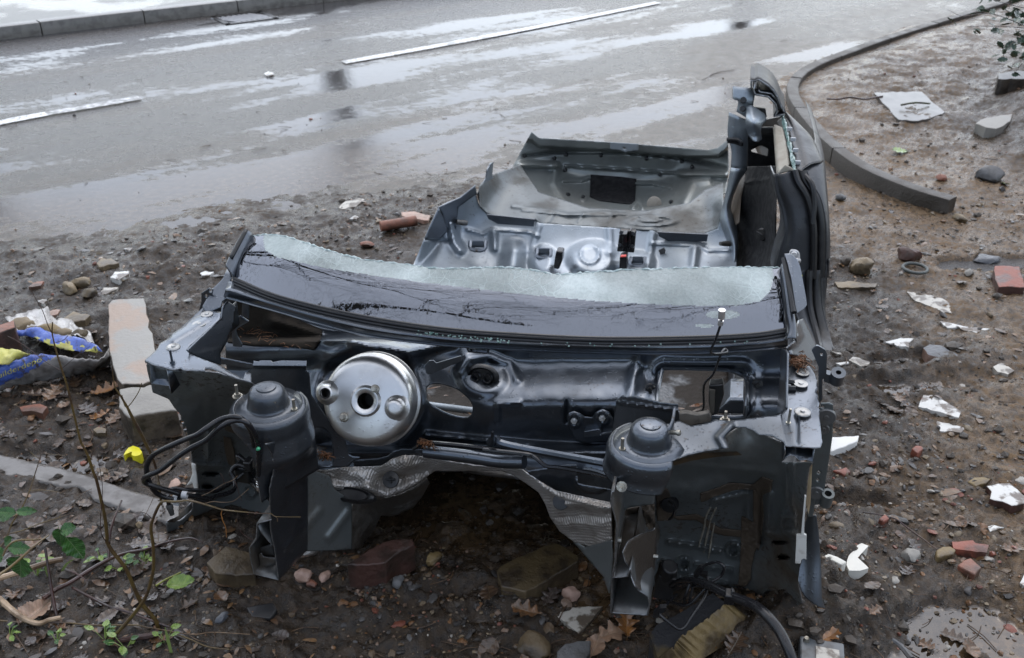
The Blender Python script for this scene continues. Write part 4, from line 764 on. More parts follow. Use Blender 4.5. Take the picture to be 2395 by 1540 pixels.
win = crc(z3((1290, 215), (1300, 190), (1350, 190), (1395, 225), (1418, 290), (1422, 420), (1395, 452), (1340, 445), (1305, 430), (1292, 350)), 3)
m.panel(bp, [(600, 850, .04), (715, 850, .06), (600, 900, .03), (720, 950, .05), (720, 1080, .03), (800, 1030, .09), (840, 1070, .10), (760, 1000, .07), (760, 1080, .06)], holes=[win], step=3, add=lambda U, V: -ridge(U, V, z1((875, 965), (1240, 968)), 3, .008)); m.build('engine_bay_plate', M_black, car, solid=.003, rim=M_paint)
m = MB(); f_ = z1((872, 966), (880, 932), (920, 938), (925, 930), (1000, 930), (1010, 942), (1070, 930), (1243, 932), (1240, 968)); m.panel(f_, [(0, 0, .03)], step=2.5, add=lambda U, V: .0009 * (845 - V)); m.build('folded_edge', M_paint, car, solid=.003)
m = MB(); bp = z2((1080, 990), (1115, 958), (1130, 970), (1180, 965), (1300, 992), (1330, 1000), (1425, 1010), (1428, 1048), (1435, 1180), (1360, 1150), (1200, 1150), (1060, 1200), (1050, 1268), (1045, 1230)); m.panel(bp, [(1440, 940, .10), (1590, 960, .04), (1440, 1040, .08), (1590, 1010, .04)], step=3, add=lambda U, V: -ridge(U, V, z2((1100, 1000), (1425, 1045)), 3, .008)); m.build('engine_bay_plate', M_black, car, solid=.003, rim=M_paint)
m = MB(); p = z4((1432, 80), (1470, 75), (1530, 88), (1600, 75), (1612, 100), (1612, 125), (1440, 155)); m.prism([Q(*x, .03) for x in p], (0, .015, 0)); m.build('torn_plastic_tray', mat('torn_grey_plastic', (.14, .125, .105), (.05, .046, .04), 26, rough=.6), car, bevel=.002)
def needles(label, zf, cx, cy, sx, sy, n, fn):
    m = MB()
    for i in range(n):
        x = random.gauss(cx, sx); y = random.gauss(cy, sy) + .25 * (x - cx); u, v = zf((x, y))[0]; an = random.uniform(0, 6.3); L = random.uniform(.006, .016); p = fn(u, v) + np.array([0, 0, random.uniform(0, .01)]); d = np.array([math.cos(an) * L, math.sin(an) * L, random.uniform(-.003, .003)]); m.tube([p - d, p + d * .1 + [0, 0, .002], p + d], .0011, n=4, sub=1)
    o = m.build('conifer_litter', M_needle, angle=None); o.matrix_world = Matrix.Translation((OX, OY, 0)) @ Matrix.Rotation(-PSI, 4, 'Z'); tag(o, label, 'conifer litter')
needles('small heap of brown conifer needles on the right wing rail by the screen', n2, 560, 865, 42, 26, 150, lambda u, v: Qc(u, v, .757))
needles('brown conifer needles caught on the ledge below the silver brake booster', y2, 1300, 215, 50, 14, 60, lambda u, v: Q(u, v, .14)); needles('orange brown conifer needles in the window of the left engine bay plate', y2, 255, 335, 30, 16, 40, lambda u, v: Q(u, v, .06)); needles('scattered conifer needles on the dusty shelf under the screen', z1, 950, 760, 160, 30, 40, lambda u, v: Q(u, v, float(bfw(np.array(u), np.array(v))) - .012))
# lower ledge, pipes, cover plates
m = MB(); m.panel(z4((440, 330), (490, 335), (580, 400), (800, 365), (855, 365), (860, 470), (900, 480), (1048, 505), (1050, 580), (900, 545), (740, 512), (600, 430), (560, 390)), [(1200, 1080, .17), (1430, 1160, .10)], step=3, add=lambda U, V: -disc(U, V, z4((945, 465))[0], 40, 24, .012, .12)); m.build('cover_plate', M_black, car, solid=.003)
m = MB(); tubeq(m, zb(y2, (1160, 250, .15), (1200, 225, .15), (1270, 182, .15), (1340, 182, .15), (1700, 215, .14), (2050, 265, .13)) + zb(z4, (330, 280, .12), (560, 305, .11), (610, 320, .11), (650, 350, .10), (690, 375, .09), (780, 385, .08), (1035, 432, .03)), .005, n=6); m.build('brake_pipe', M_hose, car)
m = MB(); tubeq(m, zb(z4, (0, 290, .16), (250, 320, .15), (420, 345, .14), (560, 350, .13)), .018, n=10); tubeq(m, zb(z4, (370, 240, .14), (380, 215, .13), (382, 180, .12)), [.012, .006, .003], n=8); tubeq(m, zb(z4, (400, 215, .16), (450, 250, .15), (700, 300, .12), (1030, 360, .05)), .010, n=8); tubeq(m, zb(z4, (900, 390, .05), (960, 400, .03), (1035, 425, .0)), .005, n=6); m.build('sealed_seam', M_black, car)
m = MB(); m.panel(y2((548, 375), (560, 360), (800, 345), (900, 320), (960, 270), (1050, 245), (1400, 252), (1415, 275), (1400, 300), (1200, 300), (1050, 310), (920, 350), (840, 410), (560, 425)), [(900, 1080, .16)], step=3); m.build('shield_bracket', M_black, car, solid=.003)
# --- foil heat shield
TOP = y2((112, 470), (170, 462), (300, 460), (450, 432), (620, 430), (820, 425), (890, 390), (940, 350), (1060, 312), (1180, 312), (1300, 335), (1480, 362), (1600, 385), (1745, 405)) + z4((270, 368), (470, 378), (550, 392), (580, 415), (650, 460), (740, 512), (900, 548), (1048, 578))
BOT = y2((112, 478), (200, 500), (310, 522), (320, 580), (350, 660), (390, 690), (500, 680), (690, 690), (740, 735), (900, 735), (1050, 690), (1200, 610), (1330, 510), (1390, 470), (1600, 475), (1750, 470)) + z4((290, 400), (430, 400), (500, 425), (570, 470), (640, 520), (680, 590), (705, 660), (760, 740), (840, 800), (930, 825), (1055, 790))
m = MB(); shp = TOP + BOT[::-1]
def fS(U, V): return -ridge(U, V, y2((450, 470), (700, 560), (700, 640)), 16, .02) - disc(U, V, y2((1040, 420))[0], 40, 20, .03, .7) - ridge(U, V, y2((350, 640), (650, 640), (900, 720), (1200, 590)), 13, .018) - ridge(U, V, y2((850, 560), (1300, 460)), 10, -.014) - ridge(U, V, z4((780, 590), (900, 590), (1000, 620)), 9, .016) - ridge(U, V, z4((640, 470), (740, 540), (1040, 610)), 7, .012) - ridge(U, V, z4((760, 700), (1000, 700)), 14, .012) + .007 * fbm(U / 22, V / 22, 3, 12)
m.panel(shp, [(728, 1102, .05), (820, 1090, .12), (960, 1066, .15), (1100, 1088, .16), (1230, 1102, .14), (1430, 1174, .04), (790, 1150, .10), (870, 1165, .13), (960, 1140, .17), (1050, 1098, .19), (1190, 1104, .19), (1280, 1190, .13), (1370, 1275, .09), (1430, 1262, .03)], step=2.5, add=fS); hs_ = m.build('heat_shield', M_shield, car, solid=.002, rim=M_alu)
m = MB(); m.lathe([(0, .004), (.009, .003), (.022, .001), (.023, -.002)], Q(*y2((930, 562))[0], .105), (0, -.7, .7), n=24); tubeq(m, zb(y2, (880, 560, .098), (975, 560, .098)), .003, n=5); tubeq(m, zb(y2, (930, 530, .105), (932, 600, .095)), .004, n=5); m.lathe([(0, .004), (.01, .003), (.02, .001), (.021, -.002)], Q(*z4((765, 575))[0], .09), (0, -.7, .5), n=20); m.build('fixing_clip', M_rubber, hs_)
m = MB(); m.panel(y2((545, 770), (740, 745), (900, 740), (1050, 700), (1200, 620), (1300, 540), (1330, 600), (1250, 740), (1160, 850), (960, 940), (830, 930), (700, 1200), (620, 1270), (520, 1285), (515, 900)), zb(y2, (545, 770, .10), (515, 1280, .09), (740, 745, .15), (1050, 700, .20), (1300, 560, .24), (960, 930, .30), (700, 1200, .22), (620, 1000, .15)), step=3, add=lambda U, V: .014 * fbm(U / 18, V / 18, 4, 5)); m.build('tunnel_foil', M_foilside, hs_, solid=.002)
m = MB(); oval(m, Q(*y2((545, 725))[0], .085), .062, .020, .012, .004, (0, -.6, .8)); m.build('blanking_plug', M_rubber, hs_)
m = MB(); m.panel(z4((700, 640), (760, 740), (900, 830), (1056, 790), (1060, 900), (1040, 1100), (1010, 1000)), zb(z4, (700, 640, .14), (900, 830, .1), (1056, 790, .02), (1040, 1080, .02)), step=4); m.build('tunnel_side', M_arch, car, solid=.003)
# --- brake booster
cf = Q(856, 938, .10); dirv = cf - EYE; dirv /= np.linalg.norm(dirv); rear = np.array(Q(880, 932, .19)); ax = cf - (EYE + (rear - EYE)); ax = cf - rear; ax = ax / np.linalg.norm(ax)
px = np.linalg.norm(cf - EYE) / FPX; R_ = 108 * px; m = MB()
m.lathe([(.020, .006), (.029, .012), (.034, .012), (.037, .008), (.040, .004), (.052, .002), (R_ * .78, 0), (R_ * .88, -.004), (R_ * .955, -.012), (R_, -.028), (R_ * 1.0, -.046), (R_ * 1.02, -.05), (R_ * 1.025, -.056), (R_ * 1.0, -.060), (R_ * .995, -.074), (R_ * 1.045, -.078), (R_ * 1.05, -.084), (R_ * 1.0, -.090), (R_ * .8, -.12), (R_ * .3, -.14)], cf, ax, n=96, ref=(1, 0, 0))
bo = m.build('brake_booster', M_alu, car); m = MB(); m.lathe([(.020, .008), (.021, -.02), (.019, -.022), (.021, -.026), (.019, -.03), (.018, -.06), (0, -.06)], cf, ax, n=32); m.build('bore', mat('dark_bore', (.02, .018, .015), rough=.4, metal=.6), bo)
def bpt(x, y, o=0.): 
    p = z1((x, y))[0]; d = lray(*p); t = ((cf + ax * o - EYE) @ ax) / (d @ ax); return EYE + d * t
m = MB()
for x, y in ((1712, 1126), (1500, 1316)): m.lathe([(0, .042), (.0055, .042), (.0065, .038), (.0068, .012), (.010, .011), (.0125, .003), (.014, -.004)], bpt(x, y), ax + np.array([.12, 0, .10]), n=16)
m.build('stud', M_stud, bo); m = MB(); m.lathe([(0, .016), (.012, .0165), (.018, .0145), (.022, .010), (.025, .003), (.029, -.002), (.036, -.006)], bpt(1850, 1250, .004), ax, n=28); m.lathe([(.011, .016), (.014, .019), (.018, .017), (.021, .008), (.025, .0), (.032, -.006)], bpt(1385, 1150, .004), ax, n=28); m.build('boss', M_alu, bo)
m = MB(); m.lathe([(.0105, .016), (.0135, .016), (.0135, .006), (.0105, -.02), (0, -.02)], bpt(1382, 1150, .010), ax, n=24); m.build('port_grommet', M_rubber, bo)
# --- floor pan, seat pan, boot (all in the shell's own axes)
m = MB(); fx = np.linspace(-.66, .66, 40); fy = np.linspace(.22, 1.75, 60); A = np.array([[(x, y, .07 + .22 * sst(.50, .22, y) + .10 * math.exp(-(x / .13) ** 2) * sst(.3, .6, y) + .012 * float(vn(np.array(x * 9), np.array(y * 9), 2))) for x in fx] for y in fy]); m.grid(A); flo = m.build('floor_pan', mat('muddy_floor', (.024, .018, .013), (.12, .125, .13), 5, .54, .62, .7, .4, 0, .6, .8, 40, .008, spec=.3), car, solid=.003)
m = MB(); m.tube([(-.62, .42, .21), (0, .44, .235), (.66, .42, .21)], .010, n=12); m.tube([(-.62, .75, .12), (.66, .75, .12)], .012, n=12); m.build('cross_member', M_int, car)
m = MB(); extr(m, z2((1640, 1060), (1720, 985), (1790, 985), (1800, 1060)), .75, .12); m.panel(z2((1630, 1060), (1720, 985), (1795, 985), (1800, 1062)), [(0, 0, .70)], step=4); m.build('seat_bracket', M_paint, car, solid=.003)
SEAT = zb(z5, (400, 650, 2.0), (410, 720, 1.98), (460, 800, 2.0), (520, 825, 2.0), (720, 836, 2.0), (740, 856, 2.0), (1350, 896, 2.0), (1366, 908, 2.0), (1620, 916, 2.0), (1690, 885, 2.0), (1720, 800, 2.0))
sp = z5((205, 770), (250, 745), (330, 715), (400, 650), (408, 720), (425, 770), (460, 802), (520, 827), (720, 836), (740, 856), (1350, 896), (1366, 908), (1620, 912), (1690, 885), (1718, 800), (1770, 860), (1795, 950), (1790, 1180), (60, 1180), (70, 1080), (130, 935), (150, 890))
cs = zb(z5, (205, 775, 1.85), (140, 920, 1.75), (75, 1080, 1.65), (330, 720, 1.98), (400, 660, 2.03), (520, 830, 2.0), (740, 856, 2.0), (1350, 896, 2.0), (1620, 912, 2.0), (1715, 810, 2.02), (330, 940, 1.93), (500, 940, 1.93), (900, 950, 1.95), (1350, 970, 1.95), (1700, 1000, 1.93), (400, 1060, 1.80), (700, 1100, 1.80), (1000, 1120, 1.78), (1400, 1120, 1.78), (1750, 1100, 1.80), (1780, 900, 1.98), (250, 880, 1.90), (100, 1160, 1.5), (800, 1170, 1.65), (1500, 1170, 1.62))
def fS2(U, V):
    r = -ridge(U, V, z5((270, 860), (290, 960), (320, 1000)), 10, .05) + ridge(U, V, z5((600, 1080), (610, 1010)), 22, -.10) - disc(U, V, z5((760, 1060))[0], 28, 30, .06, .5) - disc(U, V, z5((1030, 1050))[0], 55, 38, .07, .35) - disc(U, V, z5((1255, 1075))[0], 40, 26, .05, .4)
    r = r - ridge(U, V, z5((1570, 1000), (1560, 1080)), 9, .03) - ridge(U, V, z5((500, 910), (505, 990)), 8, .03) - ridge(U, V, z5((360, 890), (440, 915), (500, 890), (690, 905), (735, 925)), 4, .012) - ridge(U, V, z5((1340, 965), (1590, 975), (1640, 1005), (1750, 1000)), 4, .012)
    r = r + ridge(U, V, z5((200, 960), (110, 1090)), 12, .03) - ridge(U, V, z5((740, 870), (700, 1000)), 8, .015) - ridge(U, V, z5((1115, 885), (1120, 1010)), 8, .02) - ridge(U, V, z5((1350, 900), (1320, 1090)), 8, .02) + ridge(U, V, z5((130, 936), (260, 950)), 4, .015) - ring(U, V, z5((1010, 1020))[0], 22, 4, .012)
    return r
m = MB(); m.panel(sp, cs, step=3, add=fS2); seat = m.build('rear_seat_pan', M_int, car, solid=.003, rim=M_edge)
m = MB()
for a_, b_ in (((462, 812), (718, 838)), ((1370, 905), (1640, 918))):
    (x0, y0), (x1, y1_) = a_, b_; m.panel(z5((x0, y0 - 4), (x1, y1_ - 4), (x1 - 6, y1_ + 34), (x0 + 60, y0 + 46), (x0 + 10, y0 + 20)), [(0, 0, 1.96)], step=3)
m.build('seat_back_step', M_black, seat, solid=.01, bevel=.003)
m = MB(); fl_ = z5((420, 660), (460, 610), (640, 545), (740, 690), (1000, 775), (1300, 790), (1540, 750), (1620, 680), (1720, 640), (1722, 800), (1690, 885), (1620, 912), (1366, 908), (1350, 896), (740, 856), (720, 836), (520, 827), (460, 802), (425, 770))
def fBF(U, V):
    c = .300 + 0 * U; c = c + disc(U, V, z5((1335, 845))[0], 62, 13, .010) - disc(U, V, z5((1335, 845))[0], 48, 9, .010) + disc(U, V, z5((1330, 840))[0], 30, 5, .008) + ridge(U, V, z5((600, 770), (800, 790), (900, 810), (1080, 800), (1200, 810)), 3.5, .010) + ridge(U, V, z5((650, 790), (900, 815), (1150, 815)), 2.5, .008)
    for x in (800, 960, 1120): c = c + ridge(U, V, z5((x + 20, 805), (x - 10, 850)), 3, .006)
    return -(c - .300) * 1.4
cbf = SEAT + zb(z5, (640, 690, 2.25), (780, 745, 2.2), (1000, 775, 2.19), (1300, 787, 2.19), (1540, 748, 2.22), (1650, 690, 2.30), (1720, 650, 2.36), (430, 660, 2.05), (640, 548, 2.50), (520, 700, 2.18), (1700, 800, 2.08))
m.panel(fl_, cbf, step=2.6, add=fBF); m.build('boot_floor', mat('wet_boot_floor', (.15, .165, .168), (.07, .07, .063), 6, .42, .66, .40, .55, .5, .3, .1, 20, .003, coat=.1, drops=.6, splat=.12), car, solid=.003)
m = MB(); rpoly = z5((700, 370), (740, 402), (1120, 425), (1270, 436), (1560, 460), (1640, 467), (1690, 455), (1745, 412), (1750, 560), (1735, 700), (1640, 710), (1590, 745), (1500, 775), (1400, 790), (1200, 800), (1000, 790), (780, 760), (640, 705), (560, 640), (575, 600), (640, 480))
cr_ = zb(z5, (700, 375, 2.66), (1120, 428, 2.68), (1690, 460, 2.68), (600, 580, 2.55), (640, 690, 2.38), (780, 745, 2.36), (1000, 775, 2.40), (1300, 785, 2.40), (1540, 745, 2.38), (1650, 700, 2.40), (900, 480, 2.72), (1400, 500, 2.72), (900, 600, 2.70), (1200, 600, 2.70), (1450, 620, 2.70), (1000, 700, 2.60), (1300, 720, 2.60), (1740, 560, 2.6), (1730, 680, 2.45), (720, 600, 2.58), (1650, 600, 2.62))
def fRP(U, V):
    top = np.interp(U, [p[0] for p in z5((700, 370), (740, 402), (1120, 425), (1560, 460), (1690, 455), (1745, 412))], [p[1] for p in z5((700, 370), (740, 402), (1120, 425), (1560, 460), (1690, 455), (1745, 412))]); g = V - top
    r = -.07 * sst(24, 16, g) - ridge(U, V, z5((660, 500), (800, 480), (960, 478), (1180, 478), (1500, 510), (1730, 560)), 4, -.022) + ridge(U, V, z5((880, 550), (1460, 590)), 3, -.014) + ridge(U, V, z5((870, 632), (960, 632), (1010, 615)), 3.5, -.02) + ridge(U, V, z5((1255, 645), (1330, 645), (1440, 668)), 3.5, -.02)
    r = r + ridge(U, V, z5((640, 545), (830, 550)), 6, -.05) + ridge(U, V, z5((1490, 595), (1730, 600)), 6, -.05) + ridge(U, V, z5((830, 560), (820, 640), (880, 745)), 9, -.03) + ridge(U, V, z5((1640, 630), (1560, 640), (1510, 740)), 9, -.03) + ridge(U, V, z5((1240, 770), (1270, 740), (1290, 775)), 6, -.04) + ring(U, V, z5((975, 720))[0], 7, 3, -.02)
    return r
m = MB(); m.panel(rpoly, cr_, step=2.6, add=fRP); rp_ = m.build('rear_panel', mat('pale_grey_primer', (.25, .268, .258), (.17, .178, .168), 4, .42, .68, .34, .48, .5, .4, .08, 20, .003, coat=.15, drops=.4), car, solid=.003, rim=M_edge)
f3_ = rbf(cr_); fr3 = lambda u, v: float(f3_(np.array(u), np.array(v)) + fRP(np.array(u), np.array(v)))
m = MB(); m.panel(z5((1015, 597), (1180, 610), (1258, 620), (1250, 758), (1180, 750), (1060, 735), (1010, 715)), lambda U, V: f3_(U, V) - .012, step=3); m.build('sound_pad', M_trim, rp_, solid=.004)
m = MB(); m.panel(z5((1118, 425), (1270, 434), (1268, 470), (1225, 472), (1200, 478), (1160, 465), (1118, 462)), [(0, 0, 2.55)], holes=[z5((1187, 450), (1201, 451), (1201, 463), (1187, 462))], step=2); m.build('latch_plate', mat('latch_zinc', (.30, .33, .35), (.22, .24, .25), 12, rough=.5, metal=.3), rp_, solid=.004)
m = MB(); m.lathe([(0, .006), (.030, .006), (.034, .003), (.034, 0)], Q(*z5((1353, 752))[0], 2.46), (0, -1, .25), n=28); m.build('drain_plug', mat('beige_plug', (.40, .36, .30), rough=.6), rp_)
m = MB()
for x, y in ((878, 575), (1383, 597), (893, 706), (1443, 746), (883, 492), (1500, 528), (1070, 495), (665, 500), (820, 510), (1312, 512), (1555, 558), (975, 720)): p = z5((x, y))[0]; m.lathe([(0, .016), (.007, .014), (.009, 0), (.012, -.006)], Q(*p, fr3(*p) - .004), (0, -1, .3), n=8)
m.build('fixing', M_rubber, rp_)
m = MB(); m.panel(z5((455, 612), (462, 570), (480, 535), (496, 530), (490, 600), (505, 635), (525, 660), (560, 618), (580, 600), (575, 625), (520, 680), (460, 780), (430, 770), (410, 700)), zb(z5, (460, 600, 2.12), (495, 535, 2.2), (560, 620, 2.4), (430, 760, 2.1), (410, 700, 2.03)), step=3); m.build('torn_side_panel', M_int, car, solid=.003, rim=M_edge)
m = MB(); m.panel(z5((200, 772), (320, 718), (400, 655), (408, 700), (310, 770), (300, 860), (285, 935), (240, 870), (225, 800)), zb(z5, (200, 770, 1.84), (400, 660, 2.02), (300, 800, 1.93), (285, 930, 1.92)), step=3, add=lambda U, V: -.02 * sst(730, 700, V)); m.panel(z5((135, 935), (150, 890), (205, 775), (235, 830), (250, 900), (215, 938)), zb(z5, (135, 935, 1.74), (205, 775, 1.82), (250, 900, 1.85)), step=3); m.build('wheel_arch', M_paint, car, solid=.004)
m = MB(); tubeq(m, zb(z5, (302, 850, 1.90), (358, 856, 1.92)), [.012, .010, .014, .010], n=10); tubeq(m, zb(z5, (1704, 965, 1.88), (1764, 965, 1.92)), [.008, .012, .012], n=10); m.build('seat_pin', M_galv, car)
def hook(x, y, s=1.): 
    m = MB(); c = z5((x, y))[0]; tubeq(m, [(c[0] - 18 * s, c[1] - 14, 1.84), (c[0] - 16 * s, c[1] + 4, 1.80), (c[0] + 14 * s, c[1] + 6, 1.80), (c[0] + 18 * s, c[1] - 14, 1.84)], .007, n=6, sub=3); m.panel([(c[0] - 13 * s, c[1] - 16), (c[0] + 13 * s, c[1] - 16), (c[0] + 14 * s, c[1]), (c[0] - 14 * s, c[1])], [(0, 0, 1.815)], step=3); o = m.build('seat_hook', M_paint, car, solid=.004)
hook(415, 985, 1.); hook(765, 1025, .9); hook(1265, 1070, .9)
m = MB(); m.prism([Q(*p, 1.84) for p in z5((1170, 897), (1256, 903), (1246, 1015), (1154, 1008))], (0, .02, .004)); pl_ = m.build('belt_anchor_plate', M_rubber, car, bevel=.003); m = MB(); m.prism([Q(*p, 1.80) for p in z5((1185, 915), (1207, 915), (1212, 1008), (1182, 1008))], (0, .04, 0)); m.prism([Q(*p, 1.80) for p in z5((1222, 897), (1230, 897), (1222, 1000), (1212, 1000))], (0, .04, 0))
for x, y in ((1180, 908), (1240, 912), (1172, 972), (1234, 978)): p = z5((x, y))[0]; m.lathe([(0, .010), (.008, .010), (.011, 0)], Q(*p, 1.838), (0, -.9, .4), n=12)
m.build('bracket', M_hose, pl_, bevel=.001)
def buckle(pts, red):
    m = MB(); m.prism([Q(*p, 1.72) for p in pts], (0, .05, .0)); o = m.build('belt_buckle', M_hose, car, bevel=.006, smooth=False)
    if red: m = MB(); m.prism([Q(*p, 1.715) for p in z5((1172, 1034), (1203, 1032), (1204, 1038), (1172, 1040))], (0, .014, .002)); m.build('release_button', M_pink, o, bevel=.002)
buckle(z5((830, 1006), (866, 1010), (862, 1060), (845, 1105), (815, 1098), (822, 1050)), 0); buckle(z5((1168, 1036), (1208, 1032), (1206, 1110), (1166, 1115)), 1)
m = MB(); m.panel(z5((1376, 1000), (1405, 985), (1414, 1000), (1410, 1020), (1385, 1024)), [(0, 0, 1.90)], step=2); m.build('torn_pad', mat('grey_pad', (.09, .09, .09), rough=.6), seat, solid=.003)
m = MB(); m.loft([[(.74, .30, .30), (.76, .75, .24), (.80, 1.40, .30)], [(.83, .28, .27), (.85, .75, .20), (.88, 1.42, .28)], [(.84, .28, .12), (.86, .75, .08), (.88, 1.42, .10)], [(.76, .28, .03), (.78, .75, .02), (.80, 1.42, .03)], [(.66, .28, .06), (.66, .75, .06), (.66, 1.42, .06)], [(.66, .28, .14), (.66, .75, .13), (.68, 1.42, .14)]], 5, 3); m.build('sill', M_dark, car, solid=.003)
m = MB(); m.loft([[(-.70, .28, .16), (-.70, .9, .14), (-.70, 1.70, .12)], [(-.78, .28, .14), (-.78, .9, .12), (-.76, 1.70, .10)], [(-.78, .28, .02), (-.78, .9, .02), (-.76, 1.70, .02)], [(-.66, .28, .05), (-.66, .9, .05), (-.66, 1.70, .05)]], 5, 3); m.build('sill', M_dark, car, solid=.003)
m = MB(); m.loft([[(x, 1.62, .06) for x in (-.66, -.3, 0, .3, .66)], [(x, 1.58, .18) for x in (-.66, -.3, 0, .3, .66)]], 3, 3); m.build('heel_board', M_int, car, solid=.003)
# --- right rear quarter
pillar = [((1772, 130), (1892, 140), 1.98), ((1776, 200), (1880, 215), 1.98), ((1800, 250), (1850, 300), 1.98), ((1752, 265), (1842, 305), 1.97), ((1745, 380), (1850, 395), 1.97), ((1765, 470), (1850, 480), 1.98), ((1762, 560), (1846, 570), 1.98), ((1735, 700), (1802, 640), 1.99), ((1716, 775), (1760, 770), 1.99), ((1706, 850), (1790, 870), 1.96), ((1758, 1000), (1797, 950), 1.92), ((1765, 1095), (1790, 1095), 1.86)]
def strip2(rows, cv=.02, n=7):
    R = []
    for l, r, b_ in rows:
        l = z5(l)[0]; r = z5(r)[0]; R.append([Q(l[0] + (r[0] - l[0]) * t, l[1] + (r[1] - l[1]) * t, b_ - cv * math.sin(math.pi * t)) for t in np.linspace(0, 1, n)])
    return R
m = MB(); m.loft(strip2(pillar[3:7]), 2, 5); m.loft(strip2(pillar[6:], .03), 2, 5); m.loft(strip2([((1772, 128), (1895, 140), 2.0), ((1772, 190), (1880, 215), 1.98), ((1800, 205), (1880, 225), 1.99), ((1792, 262), (1852, 300), 1.99)], .01), 2, 4); cp_ = m.build('rear_pillar', M_int, car, solid=.004, rim=M_edge)
m = MB(); m.lathe([(0, .014), (.011, .013), (.013, 0)], Q(*z5((1827, 202))[0], 1.96), (0, -.9, .4), n=12); m.lathe([(0, .014), (.010, .013), (.012, 0)], Q(*z5((1823, 248))[0], 1.96), (0, -.9, .4), n=12); tubeq(m, zb(z5, (1742, 410, 1.94), (1800, 412, 1.92), (1818, 438, 1.92), (1790, 428, 1.93), (1745, 420, 1.94)), .008, n=6); m.build('rubber_stop', M_rubber, cp_)
m = MB(); m.panel(z5((1840, 340), (1845, 235), (1870, 228), (1940, 275), (1950, 305), (1922, 340), (1918, 375), (1926, 408), (1905, 425), (1880, 420), (1850, 380)), zb(z5, (1845, 240, 1.96), (1880, 330, 1.86), (1925, 400, 1.93), (1950, 300, 1.95), (1845, 370, 1.95), (1890, 420, 1.9)), step=3); m.build('torn_bracket', M_int, cp_, solid=.004, rim=M_edge)
m = MB(); m.panel(z5((1862, 235), (1945, 245), (1952, 290), (1940, 298), (1868, 290)), [(0, 0, 1.99)], step=3); m.panel(z5((1920, 345), (1985, 345), (1985, 380), (1925, 385)), [(0, 0, 1.98)], step=3); m.build('trim_socket', M_rubber, cp_, solid=.01)
m = MB(); m.panel(z5((1846, 390), (1995, 380), (2005, 560), (1846, 575)), [(0, 0, 2.14)], step=5, holes=[z5((1868, 468), (1920, 440), (1960, 460), (1955, 500), (1870, 475))]); m.panel(z5((1846, 555), (2000, 550), (2004, 700), (1998, 1100), (1784, 1100), (1795, 950), (1790, 870), (1760, 775), (1802, 640)), zb(z5, (1846, 560, 2.06), (2000, 560, 1.75), (1800, 650, 2.05), (1765, 780, 2.03), (1790, 1090, 1.92), (1995, 1090, 1.42), (2000, 800, 1.55), (1880, 800, 1.90), (1890, 1000, 1.82)), step=4, add=lambda U, V: -.03 * fbm(U / 60, V / 60, 2, 3) - ridge(U, V, z5((1830, 640), (1930, 630), (1960, 620)), 3, .01)); sidep = m.build('inner_side_panel', M_trim, car, solid=.003)
m = MB(); m.panel(z5((1800, 648), (1842, 588), (1836, 640), (1815, 720), (1806, 855), (1788, 868), (1760, 780)), zb(z5, (1800, 650, 2.03), (1842, 590, 2.04), (1765, 780, 2.01), (1800, 860, 1.90)), step=3); m.build('dirty_inner_edge', M_archbrown, sidep, solid=.003)
m = MB(); m.lathe([(0, .012), (.022, .010), (.026, 0)], Q(*z5((1928, 917))[0], 1.72), (-.6, -.8, .1), n=20); tubeq(m, zb(z5, (1898, 900, 1.72), (1960, 935, 1.70)), .004, n=5); m.build('trim_clip', M_rubber, sidep)
# rear side section of the body: latch post, seal, outer skin
postL = [((1990, 592), 1.46), ((2000, 680), 1.44), ((2035, 800), 1.42), ((2042, 900), 1.40), ((2010, 1010), 1.38), ((1992, 1120), 1.36)]
postR = [((2092, 570), 1.48), ((2112, 630), 1.46), ((2165, 720), 1.44), ((2192, 850), 1.42), ((2195, 1000), 1.40), ((2190, 1140), 1.38)]
low = [((n2((470, 150))[0]), 1.36), ((n2((520, 400))[0]), 1.32), ((n2((600, 620))[0]), 1.22), ((n2((690, 760))[0]), 1.1)]
lowR = [((n2((640, 150))[0]), 1.38), ((n2((640, 400))[0]), 1.34), ((n2((690, 620))[0]), 1.26), ((n2((725, 760))[0]), 1.14)]
def row(L, z=True): return [Q(*(z5(p)[0] if z else p), b_) for p, b_ in L]
rl = row(postL) + row(low, False); rr_ = row(postR) + row(lowR, False); mid = [(a_ * .55 + b_ * .45) + np.array([0, -.022, 0]) for a_, b_ in zip(rl, rr_)]; q1 = [(a_ * .85 + b_ * .15) + np.array([0, -.006, 0]) for a_, b_ in zip(rl, rr_)]
m = MB(); m.loft([[p + np.array([-.01, .08, 0]) for p in rl], rl, q1, mid, rr_], 5, 6); post = m.build('latch_post', M_dark, car, solid=.004, rim=M_edge)
m = MB(); m.loft([[p + np.array([0.012 + k * .012, .006 - .012 * math.sin(k * 1.1), 0]) for p in rr_] for k in range(4)], 5, 3); m.tube([p + np.array([.004, -.012, 0]) for p in rr_], .012, n=8); m.build('door_seal', M_rubber, car)
OUT = [((2110, 590), 1.56), ((2180, 660), 1.52), ((2225, 780), 1.48), ((2250, 900), 1.45), ((2255, 1000), 1.43), ((2250, 1140), 1.41)]
so_ = row(OUT) + row([((n2((745, 150))[0]), 1.41), ((n2((740, 400))[0]), 1.37), ((n2((750, 620))[0]), 1.29), ((n2((738, 760))[0]), 1.17)], False)
SIL = [((2205, 430), 1.86), ((2252, 520), 1.74), ((2272, 700), 1.60), ((2285, 880), 1.52), ((2287, 1000), 1.50), ((2280, 1140), 1.47)]
sil = row(SIL) + row([((n2((800, 60))[0]), 1.46), ((n2((765, 420))[0]), 1.42), ((n2((775, 600))[0]), 1.34), ((n2((745, 740))[0]), 1.2)], False)
